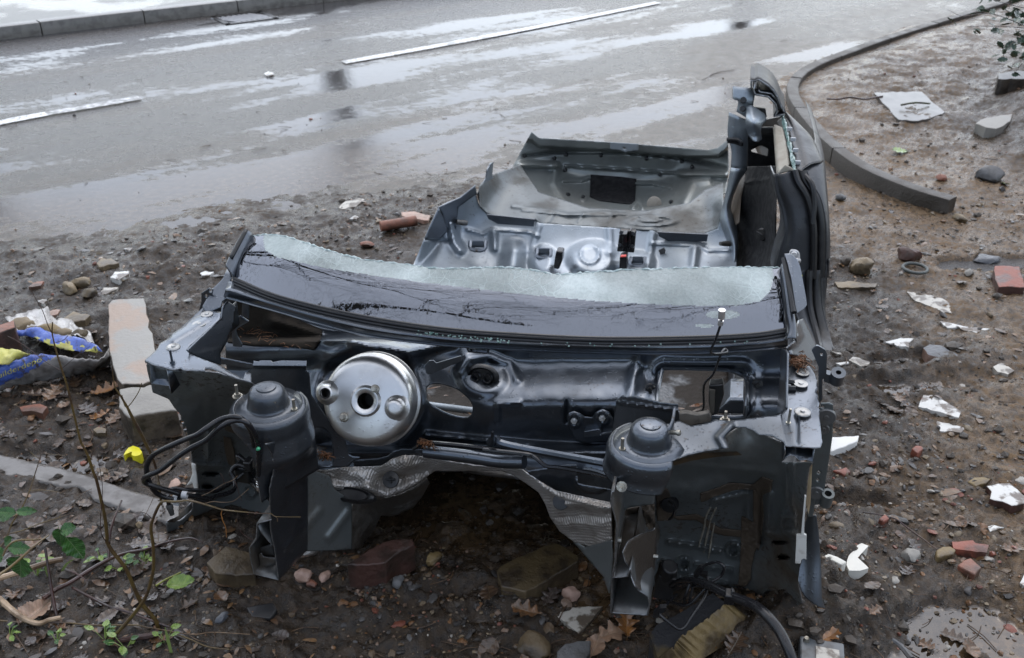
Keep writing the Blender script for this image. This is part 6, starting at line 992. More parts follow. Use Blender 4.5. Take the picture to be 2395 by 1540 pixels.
for l, c, p, t, mt, sd in (
 ('flat yellow plastic scrap on mud in front of the concrete block', 'plastic scrap', y4((1380, 205), (1400, 160), (1440, 118), (1495, 97), (1560, 120), (1590, 168), (1570, 197), (1520, 205), (1470, 203), (1475, 170), (1440, 160), (1405, 195)), .03, mat('bright_yellow_plastic', (.80, .72, .03), (.5, .42, .05), 30, .6, .75, rough=.35), None),
 ('pink brick fragment beside the coiled black hoses', 'brick piece', y1((312, 700), (340, 625), (398, 585), (440, 610), (462, 655), (430, 680), (350, 708)), .035, M_pinkst, M_terra),
 ('mossy brown half brick wedged under the left frame rail', 'brick', z3((560, 1110), (600, 1075), (690, 1000), (760, 1015), (870, 1050), (885, 1190), (760, 1200), (610, 1180)), .05, M_brown, M_brown),
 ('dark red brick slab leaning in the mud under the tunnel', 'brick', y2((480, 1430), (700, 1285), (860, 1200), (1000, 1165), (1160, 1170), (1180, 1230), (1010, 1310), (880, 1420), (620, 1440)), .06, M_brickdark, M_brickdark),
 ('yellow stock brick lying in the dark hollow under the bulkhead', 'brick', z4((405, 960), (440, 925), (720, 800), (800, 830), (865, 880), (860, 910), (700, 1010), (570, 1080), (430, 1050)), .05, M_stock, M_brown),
 ('triangular muddy white tile in front of the right frame rail', 'tile piece', z4((722, 1205), (800, 1172), (870, 1165), (1000, 1165), (940, 1240), (868, 1318), (790, 1255)), .012, M_dirtytile, None),
 ('grey flat stone at the bottom edge below the oak leaf', 'stone', z4((745, 1420), (790, 1372), (860, 1360), (935, 1355), (930, 1420), (900, 1475), (745, 1475)), .035, M_grey, None),
 ('large bright white tile piece lying on the mud at the right', 'tile piece', mr((1035, 958), (1120, 1010), (1270, 1104), (1258, 1146), (1130, 1110), (983, 1072), (1008, 1010)), .008, M_chalk, None),
 ('thin white tile sliver just in front of the largest white tile piece', 'tile piece', mr((1095, 1170), (1190, 1190), (1300, 1222), (1275, 1252), (1200, 1240), (1130, 1240)), .006, M_chalk, None),
 ('long plain white board end sticking out from behind the right wing bracket', 'board', mr((370, 1282), (480, 1276), (578, 1270), (568, 1310), (480, 1345), (380, 1380)), .02, mat('plain_white_board', (.78, .77, .73), rough=.35), None),
 ('narrow muddy white tile strip beside the right hinge plate', 'tile piece', mr((385, 690), (470, 710), (600, 750), (648, 768), (640, 795), (585, 797), (470, 738)), .008, M_dirtytile, None),
 ('small white curved shard in front of the muddy tile strip', 'tile piece', mr((415, 775), (500, 760), (505, 775), (450, 790)), .006, M_chalk, None),
 ('white shard with ragged top edge on the right mud', 'tile piece', mr((755, 632), (860, 606), (948, 612), (915, 640), (918, 668), (840, 655)), .008, M_chalk, None),
 ('long worn pale patch of plaster pressed flat in the right mud', 'plaster piece', mr((898, 285), (980, 290), (1060, 310), (1130, 325), (1190, 360), (1258, 412), (1240, 440), (1150, 425), (1050, 380), (950, 340)), .004, M_dirtytile, None),
 ('jagged white plaster streak lying right of the worn pale patch', 'plaster piece', mr((1125, 490), (1190, 500), (1200, 515), (1260, 515), (1340, 530), (1470, 538), (1380, 567), (1290, 550), (1250, 530), (1180, 535)), .005, M_chalk, None),
 ('striped grey slate piece with a pinkish edge on the right mud', 'slate piece', mr((1015, 670), (1060, 645), (1130, 655), (1250, 715), (1245, 735), (1150, 745), (1050, 715)), .012, M_slate, M_pinkst),
 ('pale flat mortar piece near the right picture edge', 'mortar piece', mr((1495, 800), (1555, 768), (1640, 825), (1595, 850), (1520, 838)), .01, M_dirtytile, None),
 ('bright orange red brick at the right edge of the photo', 'brick', mr((1500, 112), (1600, 110), (1672, 116), (1712, 245), (1712, 258), (1620, 255), (1530, 255), (1508, 195)), .045, M_brick, M_brickdark),
 ('brown wooden plank end lying below the muddy clod at the right', 'plank', mr((408, 218), (500, 215), (600, 225), (702, 232), (690, 258), (560, 258), (430, 258)), .015, M_tan, M_brown),
 ('large white glazed tile with a red clay back at the lower right edge', 'tile piece', br((1560, 268), (1640, 250), (1735, 240), (1790, 290), (1850, 350), (1850, 395), (1750, 412), (1680, 380), (1588, 365), (1600, 310)), .014, M_chalk, M_brickdark),
 ('tiny pointed white shard below the red backed tile', 'tile piece', br((1570, 565), (1620, 556), (1695, 572), (1640, 590), (1588, 604)), .006, M_chalk, None),
 ('curved hook shaped white ceramic shard beside the sill flap', 'ceramic shard', br((640, 690), (688, 705), (640, 740), (600, 775), (590, 815), (620, 850), (690, 868), (630, 890), (545, 892), (525, 845), (545, 780), (590, 720)), .012, mat('cream_ceramic', (.72, .70, .62), (.5, .46, .38), 20, .6, .75, rough=.25), None),
 ('straight white ceramic shard touching the hook shaped one', 'ceramic shard', br((345, 792), (390, 765), (460, 790), (528, 825), (500, 850), (420, 820)), .014, bpy.data.materials['cream_ceramic'], None),
 ('flat red brick fragment pair in the wet silt at the lower right', 'brick piece', br((1308, 680), (1380, 672), (1465, 670), (1480, 690), (1580, 700), (1560, 758), (1450, 745), (1315, 728)), .012, M_brick, None),
 ('yellow ochre stone left of the flat red brick fragments', 'stone', br((1188, 740), (1240, 715), (1300, 712), (1338, 735), (1320, 770), (1230, 795), (1195, 790)), .015, M_sand, None),
 ('brown angular stone below the flat red brick fragments', 'stone', br((1348, 850), (1400, 815), (1445, 800), (1525, 865), (1475, 922), (1420, 890)), .018, M_terra, None),
 ('ochre flat stone left of the red backed tile', 'stone', br((1425, 235), (1470, 205), (1540, 198), (1598, 215), (1560, 248), (1480, 272)), .015, M_sand, None),
 ('small diamond shaped red brick chip at the end of the thin twig', 'brick piece', br((768, 512), (812, 474), (850, 508), (805, 530)), .02, M_brick, None),
 ('rust red brick chip behind the right wing bracket', 'brick piece', br((428, 150), (480, 140), (525, 124), (562, 160), (510, 186)), .02, M_brick, None),
 ('bright red brick lump beside the white tile sliver', 'brick piece', mr((932, 1365), (965, 1338), (1005, 1340), (1020, 1365), (975, 1392)), .02, M_brick, None),
 ('square white tile half sunk at the lower right picture corner', 'tile piece', br((1810, 985), (1850, 900), (1860, 1000), (1830, 1005)), .01, M_chalk, None),
 ('white chip lying alone on the road', 'chip', [(617, 172), (628, 167), (641, 170), (640, 176), (624, 178)], .02, M_chalk, None),
 ('grey concrete slab set in the mud behind the corner kerb', 'slab', tr((550, 520), (680, 515), (825, 514), (870, 560), (950, 625), (940, 640), (800, 680), (690, 670), (620, 590)), .02, mat('wet_slab', (.095, .085, .075), (.05, .042, .034), 7, rough=.35, coat=.3), None),
 ('dark flat stone block on the bank at the right edge', 'stone', tr((1250, 412), (1330, 400), (1420, 395), (1420, 440), (1250, 445)), .08, M_grey, M_clod),
 ('pale long stone lying on the bank', 'stone', tr((1120, 690), (1180, 660), (1270, 645), (1330, 640), (1320, 680), (1240, 722), (1180, 715)), .04, M_conc, None),
 ('pale cream stone on the mud left of the windscreen', 'stone', ml((488, 570), (510, 545), (560, 548), (600, 570), (545, 582), (500, 594)), .02, M_tan, None),
 ('bright white broken tile near the far left mud edge', 'tile piece', ml((555, 645), (580, 615), (650, 612), (648, 630), (600, 655)), .012, M_chalk, None),
 ('long pale plaster strip behind the concrete block', 'plaster piece', ml((458, 722), (520, 698), (600, 690), (590, 705), (520, 730), (480, 738)), .008, M_dirtytile, None),
 ('flat white shard left of the windscreen corner', 'tile piece', ml((1010, 622), (1035, 612), (1080, 618), (1050, 636), (1022, 635)), .01, M_chalk, None),
 ('white tile cluster between the puddle and the wreck', 'tile piece', ml((1705, 290), (1740, 262), (1800, 245), (1838, 250), (1790, 285), (1730, 300)), .01, M_dirtytile, None),
 ('small white chip just below the tile cluster by the puddle', 'chip', ml((1762, 345), (1785, 330), (1812, 335), (1795, 348)), .008, M_chalk, None),
 ('red and white striped debris beside the left wheel arch', 'brick piece', ml((2020, 312), (2090, 308), (2170, 330), (2160, 358), (2080, 345), (2030, 335)), .015, M_pinkst, None),
 ('thin white tile flake left of the windscreen on dark mud', 'chip', ml((620, 500), (655, 492), (680, 492), (650, 506)), .006, M_chalk, None),
 ('flat orange brick chip in the mud at the far left', 'brick piece', ml((145, 690), (170, 668), (222, 662), (205, 685), (170, 694)), .01, M_terra, None),
 ('pinkish brick chip behind the rubble bag', 'brick piece', z6((400, 405), (430, 385), (495, 388), (470, 430), (420, 435)), .012, M_pinkst, None),
 ('white and blue plastic flake behind the rubble bag', 'chip', z6((305, 312), (350, 305), (390, 312), (350, 346)), .01, M_chalk, None),
 ('red brick fragment pair lying below the rubble bag', 'brick piece', z6((160, 1190), (240, 1172), (330, 1165), (388, 1185), (350, 1240), (260, 1215), (180, 1225)), .012, M_terra, None),
 ('pale square chip under the rubble bag', 'chip', z6((452, 1290), (475, 1250), (505, 1285), (480, 1330)), .01, M_conc, None),
 ('beige angular chip between the two sapling stems', 'chip', z6((765, 1370), (800, 1352), (870, 1370), (870, 1400), (800, 1402)), .01, M_tan, None)):
    nm = c.replace(' ', '_'); chunk(nm, l, c, p, t, mt, sd)
for l, c, p, w_, mt, asp in (
 ('lumpy brown mud clod right of the latch post', 'mud clod', mr((590, 140))[0], 66, M_tan, (1, .8, .6)), ('small dark clod stuck beside the lumpy brown one', 'mud clod', mr((478, 92))[0], 26, M_clod, (1, .9, .8)), ('dark red rock behind the black rubber ring', 'rock', mr((915, 60))[0], 52, M_brickdark, (1, .8, .65)), ('grey slate rock behind the orange brick', 'rock', mr((1450, 45))[0], 62, M_slate, (1, .7, .4)), ('white pebble between the rubber ring and the orange brick', 'stone', mr((1325, 165))[0], 28, M_conc, (1, .7, .6)),
 ('round whitish mortar lump in the wet silt', 'mortar lump', br((1000, 800))[0], 46, M_conc, (1, .75, .6)), ('black rock on the bank near the kerb end', 'rock', tr((1200, 1010))[0], 56, M_grey, (1, .8, .7)), ('dark angular stone between the wreck and the corner kerb', 'stone', tr((365, 1120))[0], 24, M_grey, (1, .8, .8)),
 ('ochre yellow stone in the hollow under the bulkhead', 'stone', y2((1370, 1400))[0], 46, M_sand, (1, .75, .6)), ('pale rounded stone under the end of the left frame rail', 'stone', z3((1220, 1220))[0], 42, M_pinkst, (1, .85, .75)), ('brown rounded stone right of the left frame rail', 'stone', z3((1280, 1270))[0], 30, M_terra, (1, .8, .6)), ('grey flint on the mud heap below the bulkhead', 'stone', z3((1865, 1260))[0], 34, M_grey, (1, .9, .8)), ('pinkish stone beside the pale rounded stone', 'stone', z3((1370, 1220))[0], 36, M_pinkst, (1, .7, .6)),
 ('large brown earth covered stone at the bottom middle', 'stone', z4((610, 1400))[0], 82, M_brown, (1, .9, .5)), ('round speckled stone in front of the yellow stock brick', 'stone', z4((820, 1110))[0], 46, M_pinkst, (1, .9, .8)), ('small round pebble beside the left sapling stem', 'stone', y4((1560, 1005))[0], 21, M_tan, (1, .8, .8)), ('slate grey oval pebble below the edging', 'stone', y4((710, 290))[0], 24, M_slate, (1, .6, .5)),
 ('dark grey oval pebble at the bottom beside the mud', 'stone', bl((1645, 1245))[0], 38, M_slate, (1, .55, .45)), ('brown rounded stone behind the concrete block', 'stone', ml((410, 684))[0], 46, M_tan, (1, .6, .6)), ('brown stone left of the one behind the concrete block', 'stone', ml((352, 716))[0], 48, M_tan, (1, .6, .6)), ('half buried brown stone nearest the concrete block', 'stone', ml((452, 738))[0], 40, M_stock, (1, .7, .6)), ('red brick lump on the gritty mud left of the seat pan', 'brick piece', ml((1852, 486))[0], 34, M_terra, (1, .6, .5)), ('dark round clod beside the white shard near the screen corner', 'mud clod', ml((1058, 600))[0], 30, M_clod, (1, .6, .5)),
 ('orange brown stone lump near the kerb end', 'stone', tr((930, 1010))[0], 26, M_terra, (1, .8, .6)), ('tan stone on the gravelly foot of the bank', 'stone', tr((1035, 1232))[0], 36, M_tan, (1, .7, .5))):
    rock(c.replace(' ', '_'), l, c, p, w_, mt, asp)
bg0 = GP(*y5((1450, 640))[0]); zt_ = bg0[2] + .085; top_ = y5((1105, 630), (1150, 560), (1350, 452), (1565, 322), (1665, 392), (1500, 520), (1320, 640), (1285, 700), (1165, 795)); m = MB()
T3 = np.array([G(p[0], p[1], zt_ + (.004 if i % 2 else 0)) for i, p in enumerate(jag(top_, .8, 8, True, 9))]) - bg0; nT = len(T3); m.add(np.vstack([T3, T3 * [.985, .985, 1] - [0, 0, .1]]), [tuple(range(nT))] + [(i, i + nT, (i + 1) % nT + nT, (i + 1) % nT) for i in range(nT)], 0)
e0 = cr(np.array([G(*p, zt_) for p in y5((1165, 800), (1285, 702), (1320, 642), (1500, 522), (1665, 394), (1700, 400))]) - bg0, 14); e1 = cr(np.array([G(*p, bg0[2] + .005) for p in y5((1190, 900), (1420, 860), (1500, 800), (1690, 680), (1850, 560), (1862, 520))]) - bg0, 14); wv = .004 * np.sin(np.arange(len(e0)) * 1.5) + .003 * RNG.uniform(-1, 1, len(e0))
A = np.stack([e0 * (1 - t) + e1 * t + np.array([.35, -.6, .4]) * (wv[:, None] * (1 if .1 < t < .8 else .2) * (1 - t)) for t in np.linspace(0, 1, 9)]); m.grid(A, 1)
o = m.build('brick', [M_soot, M_sand], None, angle=35); o.location = bg0; tag(o, 'blackened sandy brick under the black cable at the lower right', 'brick')
p = GP(*mr((955, 140))[0]); m = MB(); an = np.linspace(0, 2 * math.pi, 30); m.tube([(math.cos(a) * .052, math.sin(a) * .052, .010) for a in an], .0075, n=8, sub=1, cap=False); o = m.build('rubber_ring', mat('grey_rubber', (.07, .08, .075), rough=.45), None); o.location = p; tag(o, 'grey rubber ring lying flat on the mud right of the wreck', 'ring')
p = GP(*ml((2010, 398))[0]); m = MB(); m.tube([(-.085, -.03, .025), (0, 0, .028), (.085, .032, .03)], .026, n=12); o = m.build('clay_pipe', M_terra, None); o.location = p; tag(o, 'broken orange clay pipe length lying left of the rear wheel arch', 'clay pipe')
bx = thing('electric_box', 'broken grey electrical box with a white label at the bottom right', 'electrical box', tuple(GP(*br((330, 1590))[0])), -.25); m = MB(); m.box((0, 0, .02), (.105, .09, .045)); m.build('case', mat('grey_box', (.13, .14, .145), (.06, .055, .05), 22, rough=.4), bx, bevel=.004, smooth=False); m = MB(); m.box((.012, -.006, .0435), (.055, .045, .004)); m.build('label_plate', M_dirtytile, bx, smooth=False); m = MB(); m.lathe([(0, .01), (.006, .01), (.008, 0)], (-.038, .03, .043), n=8); m.build('screw', M_stud, bx)
p = GP(*z3((930, 1460))[0]); m = MB(); m.prism([(-.04, .01, .012), (-.02, -.02, .008), (.03, -.025, .006), (.045, .0, .014), (.03, .022, .018), (-.01, .016, .016)], (0, 0, -.02)); o = m.build('rubber_scrap', M_rubber, None, bevel=.004, smooth=False); o.location = p; tag(o, 'black rubber scrap lying on the mud in front of the left frame rail', 'rubber scrap')
m = MB(); pp = [GP(*z3(c)[0], .03 + i * .004) for i, c in enumerate(((1240, 1050), (1290, 1080), (1330, 1120), (1270, 1150), (1160, 1170)))]; m.loft([pp, [q_ + np.array([.012, .02, .035]) for q_ in pp]], 6, 4); o = m.build('metal_scrap', M_foilside, None, solid=.002); tag(o, 'crumpled dull metal strip under the left frame rail', 'metal scrap')
# leaves
def leafmesh(nm, kind_, seed, curl=.25):
    r = random.Random(seed); n = 26; pts = []
    for i in range(n + 1):
        t = i / n; 
        if kind_ == 'oak': w_ = .30 * math.sin(math.pi * min(1, t * .93 + .05)) ** .8 * (1 + .42 * math.cos(t * 2 * math.pi * 3.5 + .4)) * (.6 + .5 * t)
        elif kind_ == 'holly': w_ = .24 * math.sin(math.pi * t) ** .7 * (1 + .45 * abs(math.cos(t * math.pi * 4.5)))
        else: w_ = .34 * math.sin(math.pi * t ** .8) ** .85 * (1 + .07 * (i % 2))
        pts.append((t - .5, w_))
    m = MB(); A = np.zeros((9, n + 1, 3)); k1, k2 = r.uniform(.5, 1.4) * curl, r.uniform(-1, 1) * curl
    for i, (x, w_) in enumerate(pts):
        for j in range(9):
            s = (j - 4) / 4; y = s * w_ * (1 + .08 * r.uniform(-1, 1) * (abs(s) > .9)); A[j, i] = (x, y, k1 * (x * x) * 1.3 + abs(s) * w_ * curl * 1.2 + k2 * x * s * .5 + .02 * math.sin(x * 25) * abs(s) + .012 * r.uniform(-1, 1) * abs(s))
    m.grid(A); m.tube([(-.5, 0, k1 * .25 * 1.3 + .004), (-.62, .02, k1 * .3)], .012, n=4, sub=1); return m
def veinmat(name, c1, c2, rough=.3, tr=0., coat=.4, vein=.25):
    t = NT(name); f = t.ramp(t.noise(5, 5), .38, .66); sx = t.n('ShaderNodeSeparateXYZ'); t.l(t.co, sx.inputs[0]); ay = t.math('ABSOLUTE', sx.outputs['Y']); k = t.math('FRACT', t.math('MULTIPLY', t.math('SUBTRACT', sx.outputs['X'], t.math('MULTIPLY', ay, .9)), 9.)); v = t.ramp(t.math('ABSOLUTE', t.math('SUBTRACT', k, .5)), .0, .1, 1, 0); v = t.math('MAXIMUM', v, t.ramp(ay, .0, .02, 1, 0))
    c = t.mix(f, c1, c2); c = t.mix(t.math('MULTIPLY', v, vein), c, (.4, .42, .25)); return t.set(Base_Color=c, Roughness=rough, Coat_Weight=coat, Coat_Roughness=.1, Normal=t.bump(t.math('SUBTRACT', 1., v), .4, .02))
LM = [veinmat('dead_leaf_dark', (.045, .026, .016), (.085, .048, .026), vein=.1), veinmat('dead_leaf_brown', (.16, .075, .03), (.09, .05, .025), vein=.1), veinmat('dead_leaf_orange', (.30, .13, .035), (.17, .075, .025), vein=.1), veinmat('dead_leaf_pale', (.33, .20, .125), (.22, .135, .085), .45, vein=.15), veinmat('dead_leaf_wetgrey', (.075, .055, .048), (.045, .033, .028), .2, vein=.1)]
M_green = veinmat('bramble_green', (.035, .12, .018), (.02, .075, .012), .32, coat=.15, vein=.3); M_holly = veinmat('holly_green', (.022, .055, .028), (.045, .085, .055), .22, coat=.6, vein=.2); M_lime = veinmat('yellow_green', (.22, .33, .05), (.13, .22, .03), .4)
LV = [leafmesh('dead_leaf', 'oak' if i % 3 else 'ovate', 40 + i, .15 + .1 * (i % 4)).build('dead_leaf', LM[i % 5], None, angle=None) for i in range(10)]
for o in LV: o.name = 'dead_leaf'
def leaf(label, p, size, rz, k, tilt=.15, cat='leaf', lift=.006, group=None):
    o = LV[k].copy(); o.data = LV[k].data; C.objects.link(o); g = GP(*p); o.location = (g[0], g[1], g[2] + lift); o.scale = (size,) * 3; o.rotation_euler = (random.uniform(-tilt, tilt), random.uniform(-tilt, tilt), rz); return tag(o, label, cat, group)
for l, p, s, rz, k in (('large pale brown oak leaf lying in front of the right frame rail', y5((830, 640))[0], .105, .35, 8), ('orange curled oak leaf behind the large pale one', y5((930, 580))[0], .085, 1.5, 7), ('pale curled leaf at the bottom edge below the oak leaf', y5((700, 740))[0], .075, 1.2, 3), ('brown oak leaf leaning on the stock brick', y5((370, 370))[0], .075, 1.1, 4), ('dark brown leaf left of the muddy triangular tile', y5((195, 475))[0], .085, 2.8, 1), ('brown leaf at the lower right of the blackened brick', y5((1730, 720))[0], .085, 1., 5), ('orange leaf at the foot of the blackened brick', y5((1550, 715))[0], .07, .2, 2), ('rust brown leaf beside the cable at the bottom', br((390, 1400))[0], .07, .6, 7), ('large pale maple like leaf leaning on the left branches', bl((270, 1240))[0], .105, 1.2, 3), ('grey brown wet leaf behind the branches', bl((1060, 720))[0], .09, .3, 4), ('orange leaf between the rubble bag and the concrete block', z6((880, 1080))[0], .10, .4, 7), ('russet leaf against the lower side of the concrete block', z6((950, 1300))[0], .085, 1.2, 1), ('tan orange leaf below the russet one', z6((840, 1270))[0], .075, .5, 2), ('big brown oak leaf below the rubble bag', z6((440, 1100))[0], .10, 1.4, 1), ('dark purple brown leaf below the rubble bag', z6((300, 1110))[0], .09, .1, 5), ('wet dark leaf right of the big brown oak leaf', z6((730, 1240))[0], .09, 2.6, 4), ('dark drooping leaf stuck to the lower sapling stem', bl((810, 1250))[0], .06, .8, 0)):
    leaf(l, p, s, rz, k, lift=.012)
def ingrid(u, v):
    a, b = wl(*GP(u, v)[:2]); return -.85 < a < .95 and -.25 < b < 2.9
nl = 0
while nl < 150:
    u, v = random.uniform(-60, 2450), random.uniform(560, 1560)
    if random.random() > (1. if (u < 420 and v > 780) else .22): continue
    g = GP(u, v)
    if sdist(g[0:1], g[1:2])[0] > -.1 or (ingrid(u, v) and v < 1300): continue
    leaf('small dead leaf flattened into the wet mud', (u, v), random.uniform(.035, .075), random.uniform(0, 6.3), random.choice((0, 4, 5, 9, 1, 6, 0, 4)), .25, group='small dead leaves trodden into the mud', lift=.004); nl += 1
for o in LV: bpy.data.objects.remove(o)
# pebbles: the largest as individuals, the rest as gravel
PAL = [((.20, .095, .035), 3), ((.20, .15, .09), 4), ((.105, .10, .095), 2.5), ((.04, .036, .034), 4), ((.24, .075, .045), 1.6), ((.42, .39, .34), .8), ((.25, .17, .12), 2), ((.13, .085, .045), 3)]
PM = [attrmat('pebble', .4, .5, 150, .2)] ; pmats = []
for i, (c, w_) in enumerate(PAL): pmats.append(mat('pebble_colour', c, tuple(x * .5 for x in c), 50, .45, .7, .4, .25, bump=.5, bsc=120, bd=.003, coat=.25))
pme = []
for i, (c, w_) in enumerate(PAL):
    for k in range(2): me_ = rockmesh('pebble', (1, .72, .5), 300 + i * 7 + k, .55, 2); me_.materials.append(pmats[i]); pme.append((me_, w_))
CLUS = [(1000, 515, .16, 2.2), (900, 470, .16, 1.6), (860, 555, .2, 1.6), (700, 560, .16, 1.2), (520, 640, .2, .8), (300, 690, .18, 1.), (150, 640, .3, .9), (420, 600, .25, .9), (560, 590, .2, .8), (2150, 1060, .25, 1.4), (2100, 1250, .22, 1.6), (2260, 1330, .25, 1.2), (2330, 470, .25, 2.0), (2250, 560, .3, .8), (1990, 690, .2, .9), (1020, 1400, .14, 1.4), (880, 1420, .12, 1.2), (1250, 1450, .15, .8), (350, 1010, .2, 1.2), (230, 960, .2, 1.0), (1990, 400, .2, 1.), (2300, 150, .4, .8), (2200, 60, .4, .5), (2360, 250, .3, .8)]
CLUS = [(float(G(u, v)[0]), float(G(u, v)[1]), r, k) for u, v, r, k in CLUS]
def scatter(n, ymax, seed):
    r = np.random.default_rng(seed); y = 1.15 * np.exp(r.random(n) * math.log(ymax / 1.15)); x = r.uniform(-1, 1, n) * (y * .62 + .5); a, b = wl(x, y); s = sdist(x, y); return x, y, s, (np.abs(a - .05) < .75) & (b > .25) & (b < 2.9), r
NP = 0; gv = MB(); ico = bmesh.new(); bmesh.ops.create_icosphere(ico, subdivisions=1, radius=.5); IV = np.array([v.co[:] for v in ico.verts]); IF = [tuple(v.index for v in f.verts) for f in ico.faces]; ico.free()
WT_ = [w_ for c, w_ in PAL]
x, y, sd_, car_, r_g = scatter(34000, 7.5, 5)
d_ = .40 + .45 * (x > .55) + .3 * (y < 2.1); d_ = d_ * np.maximum(0, .5 + 1.5 * fbm(x * 2.2, y * 2.2, 3, 77)); cw = np.zeros(len(x))
for cx_, cy_, cr__, ck in CLUS: cw += ck * np.exp(-((x - cx_) ** 2 + (y - cy_) ** 2) / (2 * cr__ ** 2)) * (1 + fbm(x * 6, y * 6, 2, 78))
d_ = np.where(sd_ > -.03, np.where((sd_ < .5) & (x > -1.2), .10, .012), d_ * .8 + .5 * cw); ok = (r_g.random(len(x)) < d_) & ~car_; sz = np.minimum(.045, (.0046 * np.exp(r_g.normal(.35, .62, len(x)))) * (1 + .25 * np.minimum(cw, 1.5)))
cand = np.stack([x, y, sz], 1)[ok][:11500]
cand = np.array(cand); order = np.argsort(-cand[:, 2] / (cand[:, 1] + .8)); zz = hgt(cand[:, 0], cand[:, 1])
zz = np.where(sdist(cand[:, 0], cand[:, 1]) > .05, np.maximum(zz, .002), zz)
for r_, i in enumerate(order):
    x, y, s = cand[i]; k = random.choices(range(len(PAL)), WT_)[0]; z = zz[i]
    if r_ < 240:
        o = bpy.data.objects.new('pebble', pme[2 * k + random.randint(0, 1)][0]); C.objects.link(o); o.location = (x, y, z - s * .03); o.scale = (s * 1.05, s * 1.05, s * .8); o.rotation_euler = (random.uniform(-.4, .4), random.uniform(-.4, .4), random.uniform(0, 6.3)); tag(o, 'loose pebble or brick crumb lying on the wet mud', 'pebble', 'pebbles scattered over the mud')
    else:
        R3 = np.array(Matrix.Rotation(random.uniform(0, 6.3), 3, 'Z') @ Matrix.Rotation(random.uniform(-.6, .6), 3, 'X')); V = (IV * (1 + RNG.uniform(-.28, .28, (len(IV), 1)))) * np.array([s, s * random.uniform(.55, 1), s * random.uniform(.4, .8)]); f = random.uniform(.7, 1.25); gv.add(V @ R3.T + [x, y, z + s * .02], IF, 0, tuple(c * f for c in PAL[k][0]))
kind(gv.build('gravel', M_stone, None, smooth=True, angle=30), 'stuff')
lf = MB(); x, y, sd_, car_, r_g = scatter(5200, 5.2, 6); n_ = fbm(x * 1.6 + 3, y * 1.6, 3, 91) + np.where(x < -.75, .25, np.where(x > .7, -.10, 0)); ok = (n_ > -.05) & (sd_ < -.12) & ~car_; zz = hgt(x, y)
for xv, yv, zv in zip(x[ok], y[ok], zz[ok]):
    L = .008 * math.exp(random.gauss(.35, .5)); an = random.uniform(0, 6.3); d = np.array([math.cos(an), math.sin(an), random.uniform(-.15, .25)]) * L; k = np.array([-d[1], d[0], random.uniform(-.002, .006)]) * random.uniform(.35, .8); c_ = np.array([xv, yv, zv + .003]); cl_ = random.choice(((.10, .05, .022), (.05, .03, .018), (.16, .085, .035), (.025, .018, .014), (.035, .026, .022), (.22, .12, .05)))
    lf.loft([[c_ - d, c_ + [0, 0, .003] - k * .4, c_ + d], [c_ - d * .8 + k * .6, c_ + k + [0, 0, .002], c_ + d * .7 + k * .5]], 2, 2); lf.col.append(np.tile(np.array(cl_), (15, 1)))
kind(lf.build('leaf_fragments', M_leafl, None, angle=None), 'stuff')
# small mud clods and twig litter, uncountable
cl = MB(); x, y, sd_, car_, r_g = scatter(5200, 6., 7); ok = (fbm(x * 2.5 + 9, y * 2.5, 3, 55) > -.05) & (sd_ < -.05); zz = hgt(x, y)
for xv, yv, z in zip(x[ok], y[ok], zz[ok]):
    s = .006 * math.exp(random.gauss(.45, .65)); V = (IV * (1 + RNG.uniform(-.35, .35, (len(IV), 1)))) * s * [1.2, 1, .7]; cl.add(V + [xv, yv, z + s * .1], IF, 0)
kind(cl.build('mud_crumbs', M_clod, None, smooth=True, angle=30), 'stuff')
lt = MB(); x, y, sd_, car_, r_g = scatter(1500, 9., 8); zz = hgt(x, y)
for xv, yv, s_, c_, z in zip(x, y, sd_, car_, zz):
    if c_ or (s_ > 0 and random.random() > .22): continue
    an = random.uniform(0, 6.3); L = random.uniform(.01, .05); z = max(z, 0.0 if s_ > 0 else -1) + .003; d = np.array([math.cos(an), math.sin(an), random.uniform(-.05, .15)]) * L; k = np.array([-d[1], d[0], 0]) * random.uniform(-.3, .3); lt.tube([np.array([xv, yv, z]) - d, np.array([xv, yv, z + .002]) + k, np.array([xv, yv, z]) + d], random.uniform(.0006, .0018), n=4, sub=2)
kind(lt.build('twig_litter', mat('litter', (.06, .035, .02), (.12, .07, .035), 30, rough=.5), None, angle=None), 'stuff')
# ------------------------------------------------------------------ twigs, sapling, bramble, holly
M_twig = mat('olive_bark', (.13, .085, .025), (.06, .032, .017), 16, .42, .66, .3, .45, bump=.4, bsc=90, coat=.3); M_twigd = mat('purple_bark', (.060, .026, .02), (.035, .02, .016), 20, rough=.28, bump=.4, bsc=80, coat=.35); M_pale = mat('pale_peeling_bark', (.42, .30, .19), (.12, .075, .04), 13, .42, .6, .35, bump=.5, bsc=60, coat=.2); M_fine = mat('fine_brown_twig', (.20, .13, .075), (.11, .065, .035), 30, rough=.4); M_orange = mat('orange_twig', (.55, .24, .06), (.3, .12, .03), 20, rough=.4)
def wt(m, pts, y, r, **k): 
    Y = np.linspace(y[0], y[1], len(pts)) if isinstance(y, tuple) else np.full(len(pts), y); m.tube([W(p[0], p[1], yy_) + [0, 0, 0] for p, yy_ in zip(pts, Y)], r, **k)
def gt(m, pts, r, lift=.01, **k): m.tube([GP(p[0], p[1], lift if np.ndim(lift) == 0 else lift[i]) for i, p in enumerate(pts)], r, **k)
sp_ = thing('sapling', 'thin olive brown sapling stem rising past the rubble bag at the left', 'sapling', tuple(GP(*bl((1170, 1320))[0]))); off = np.array(sp_.location)
TW = .42
class OB(MB):
    def tube(s, pts, r, **k):
        r = np.array(r) * TW; r = float(r) if r.ndim == 0 else np.maximum(r, .0006)
        return MB.tube(s, [np.array(p) - s.o for p in pts], r, **k)
def OBm(o): b = OB(); b.o = o; return b
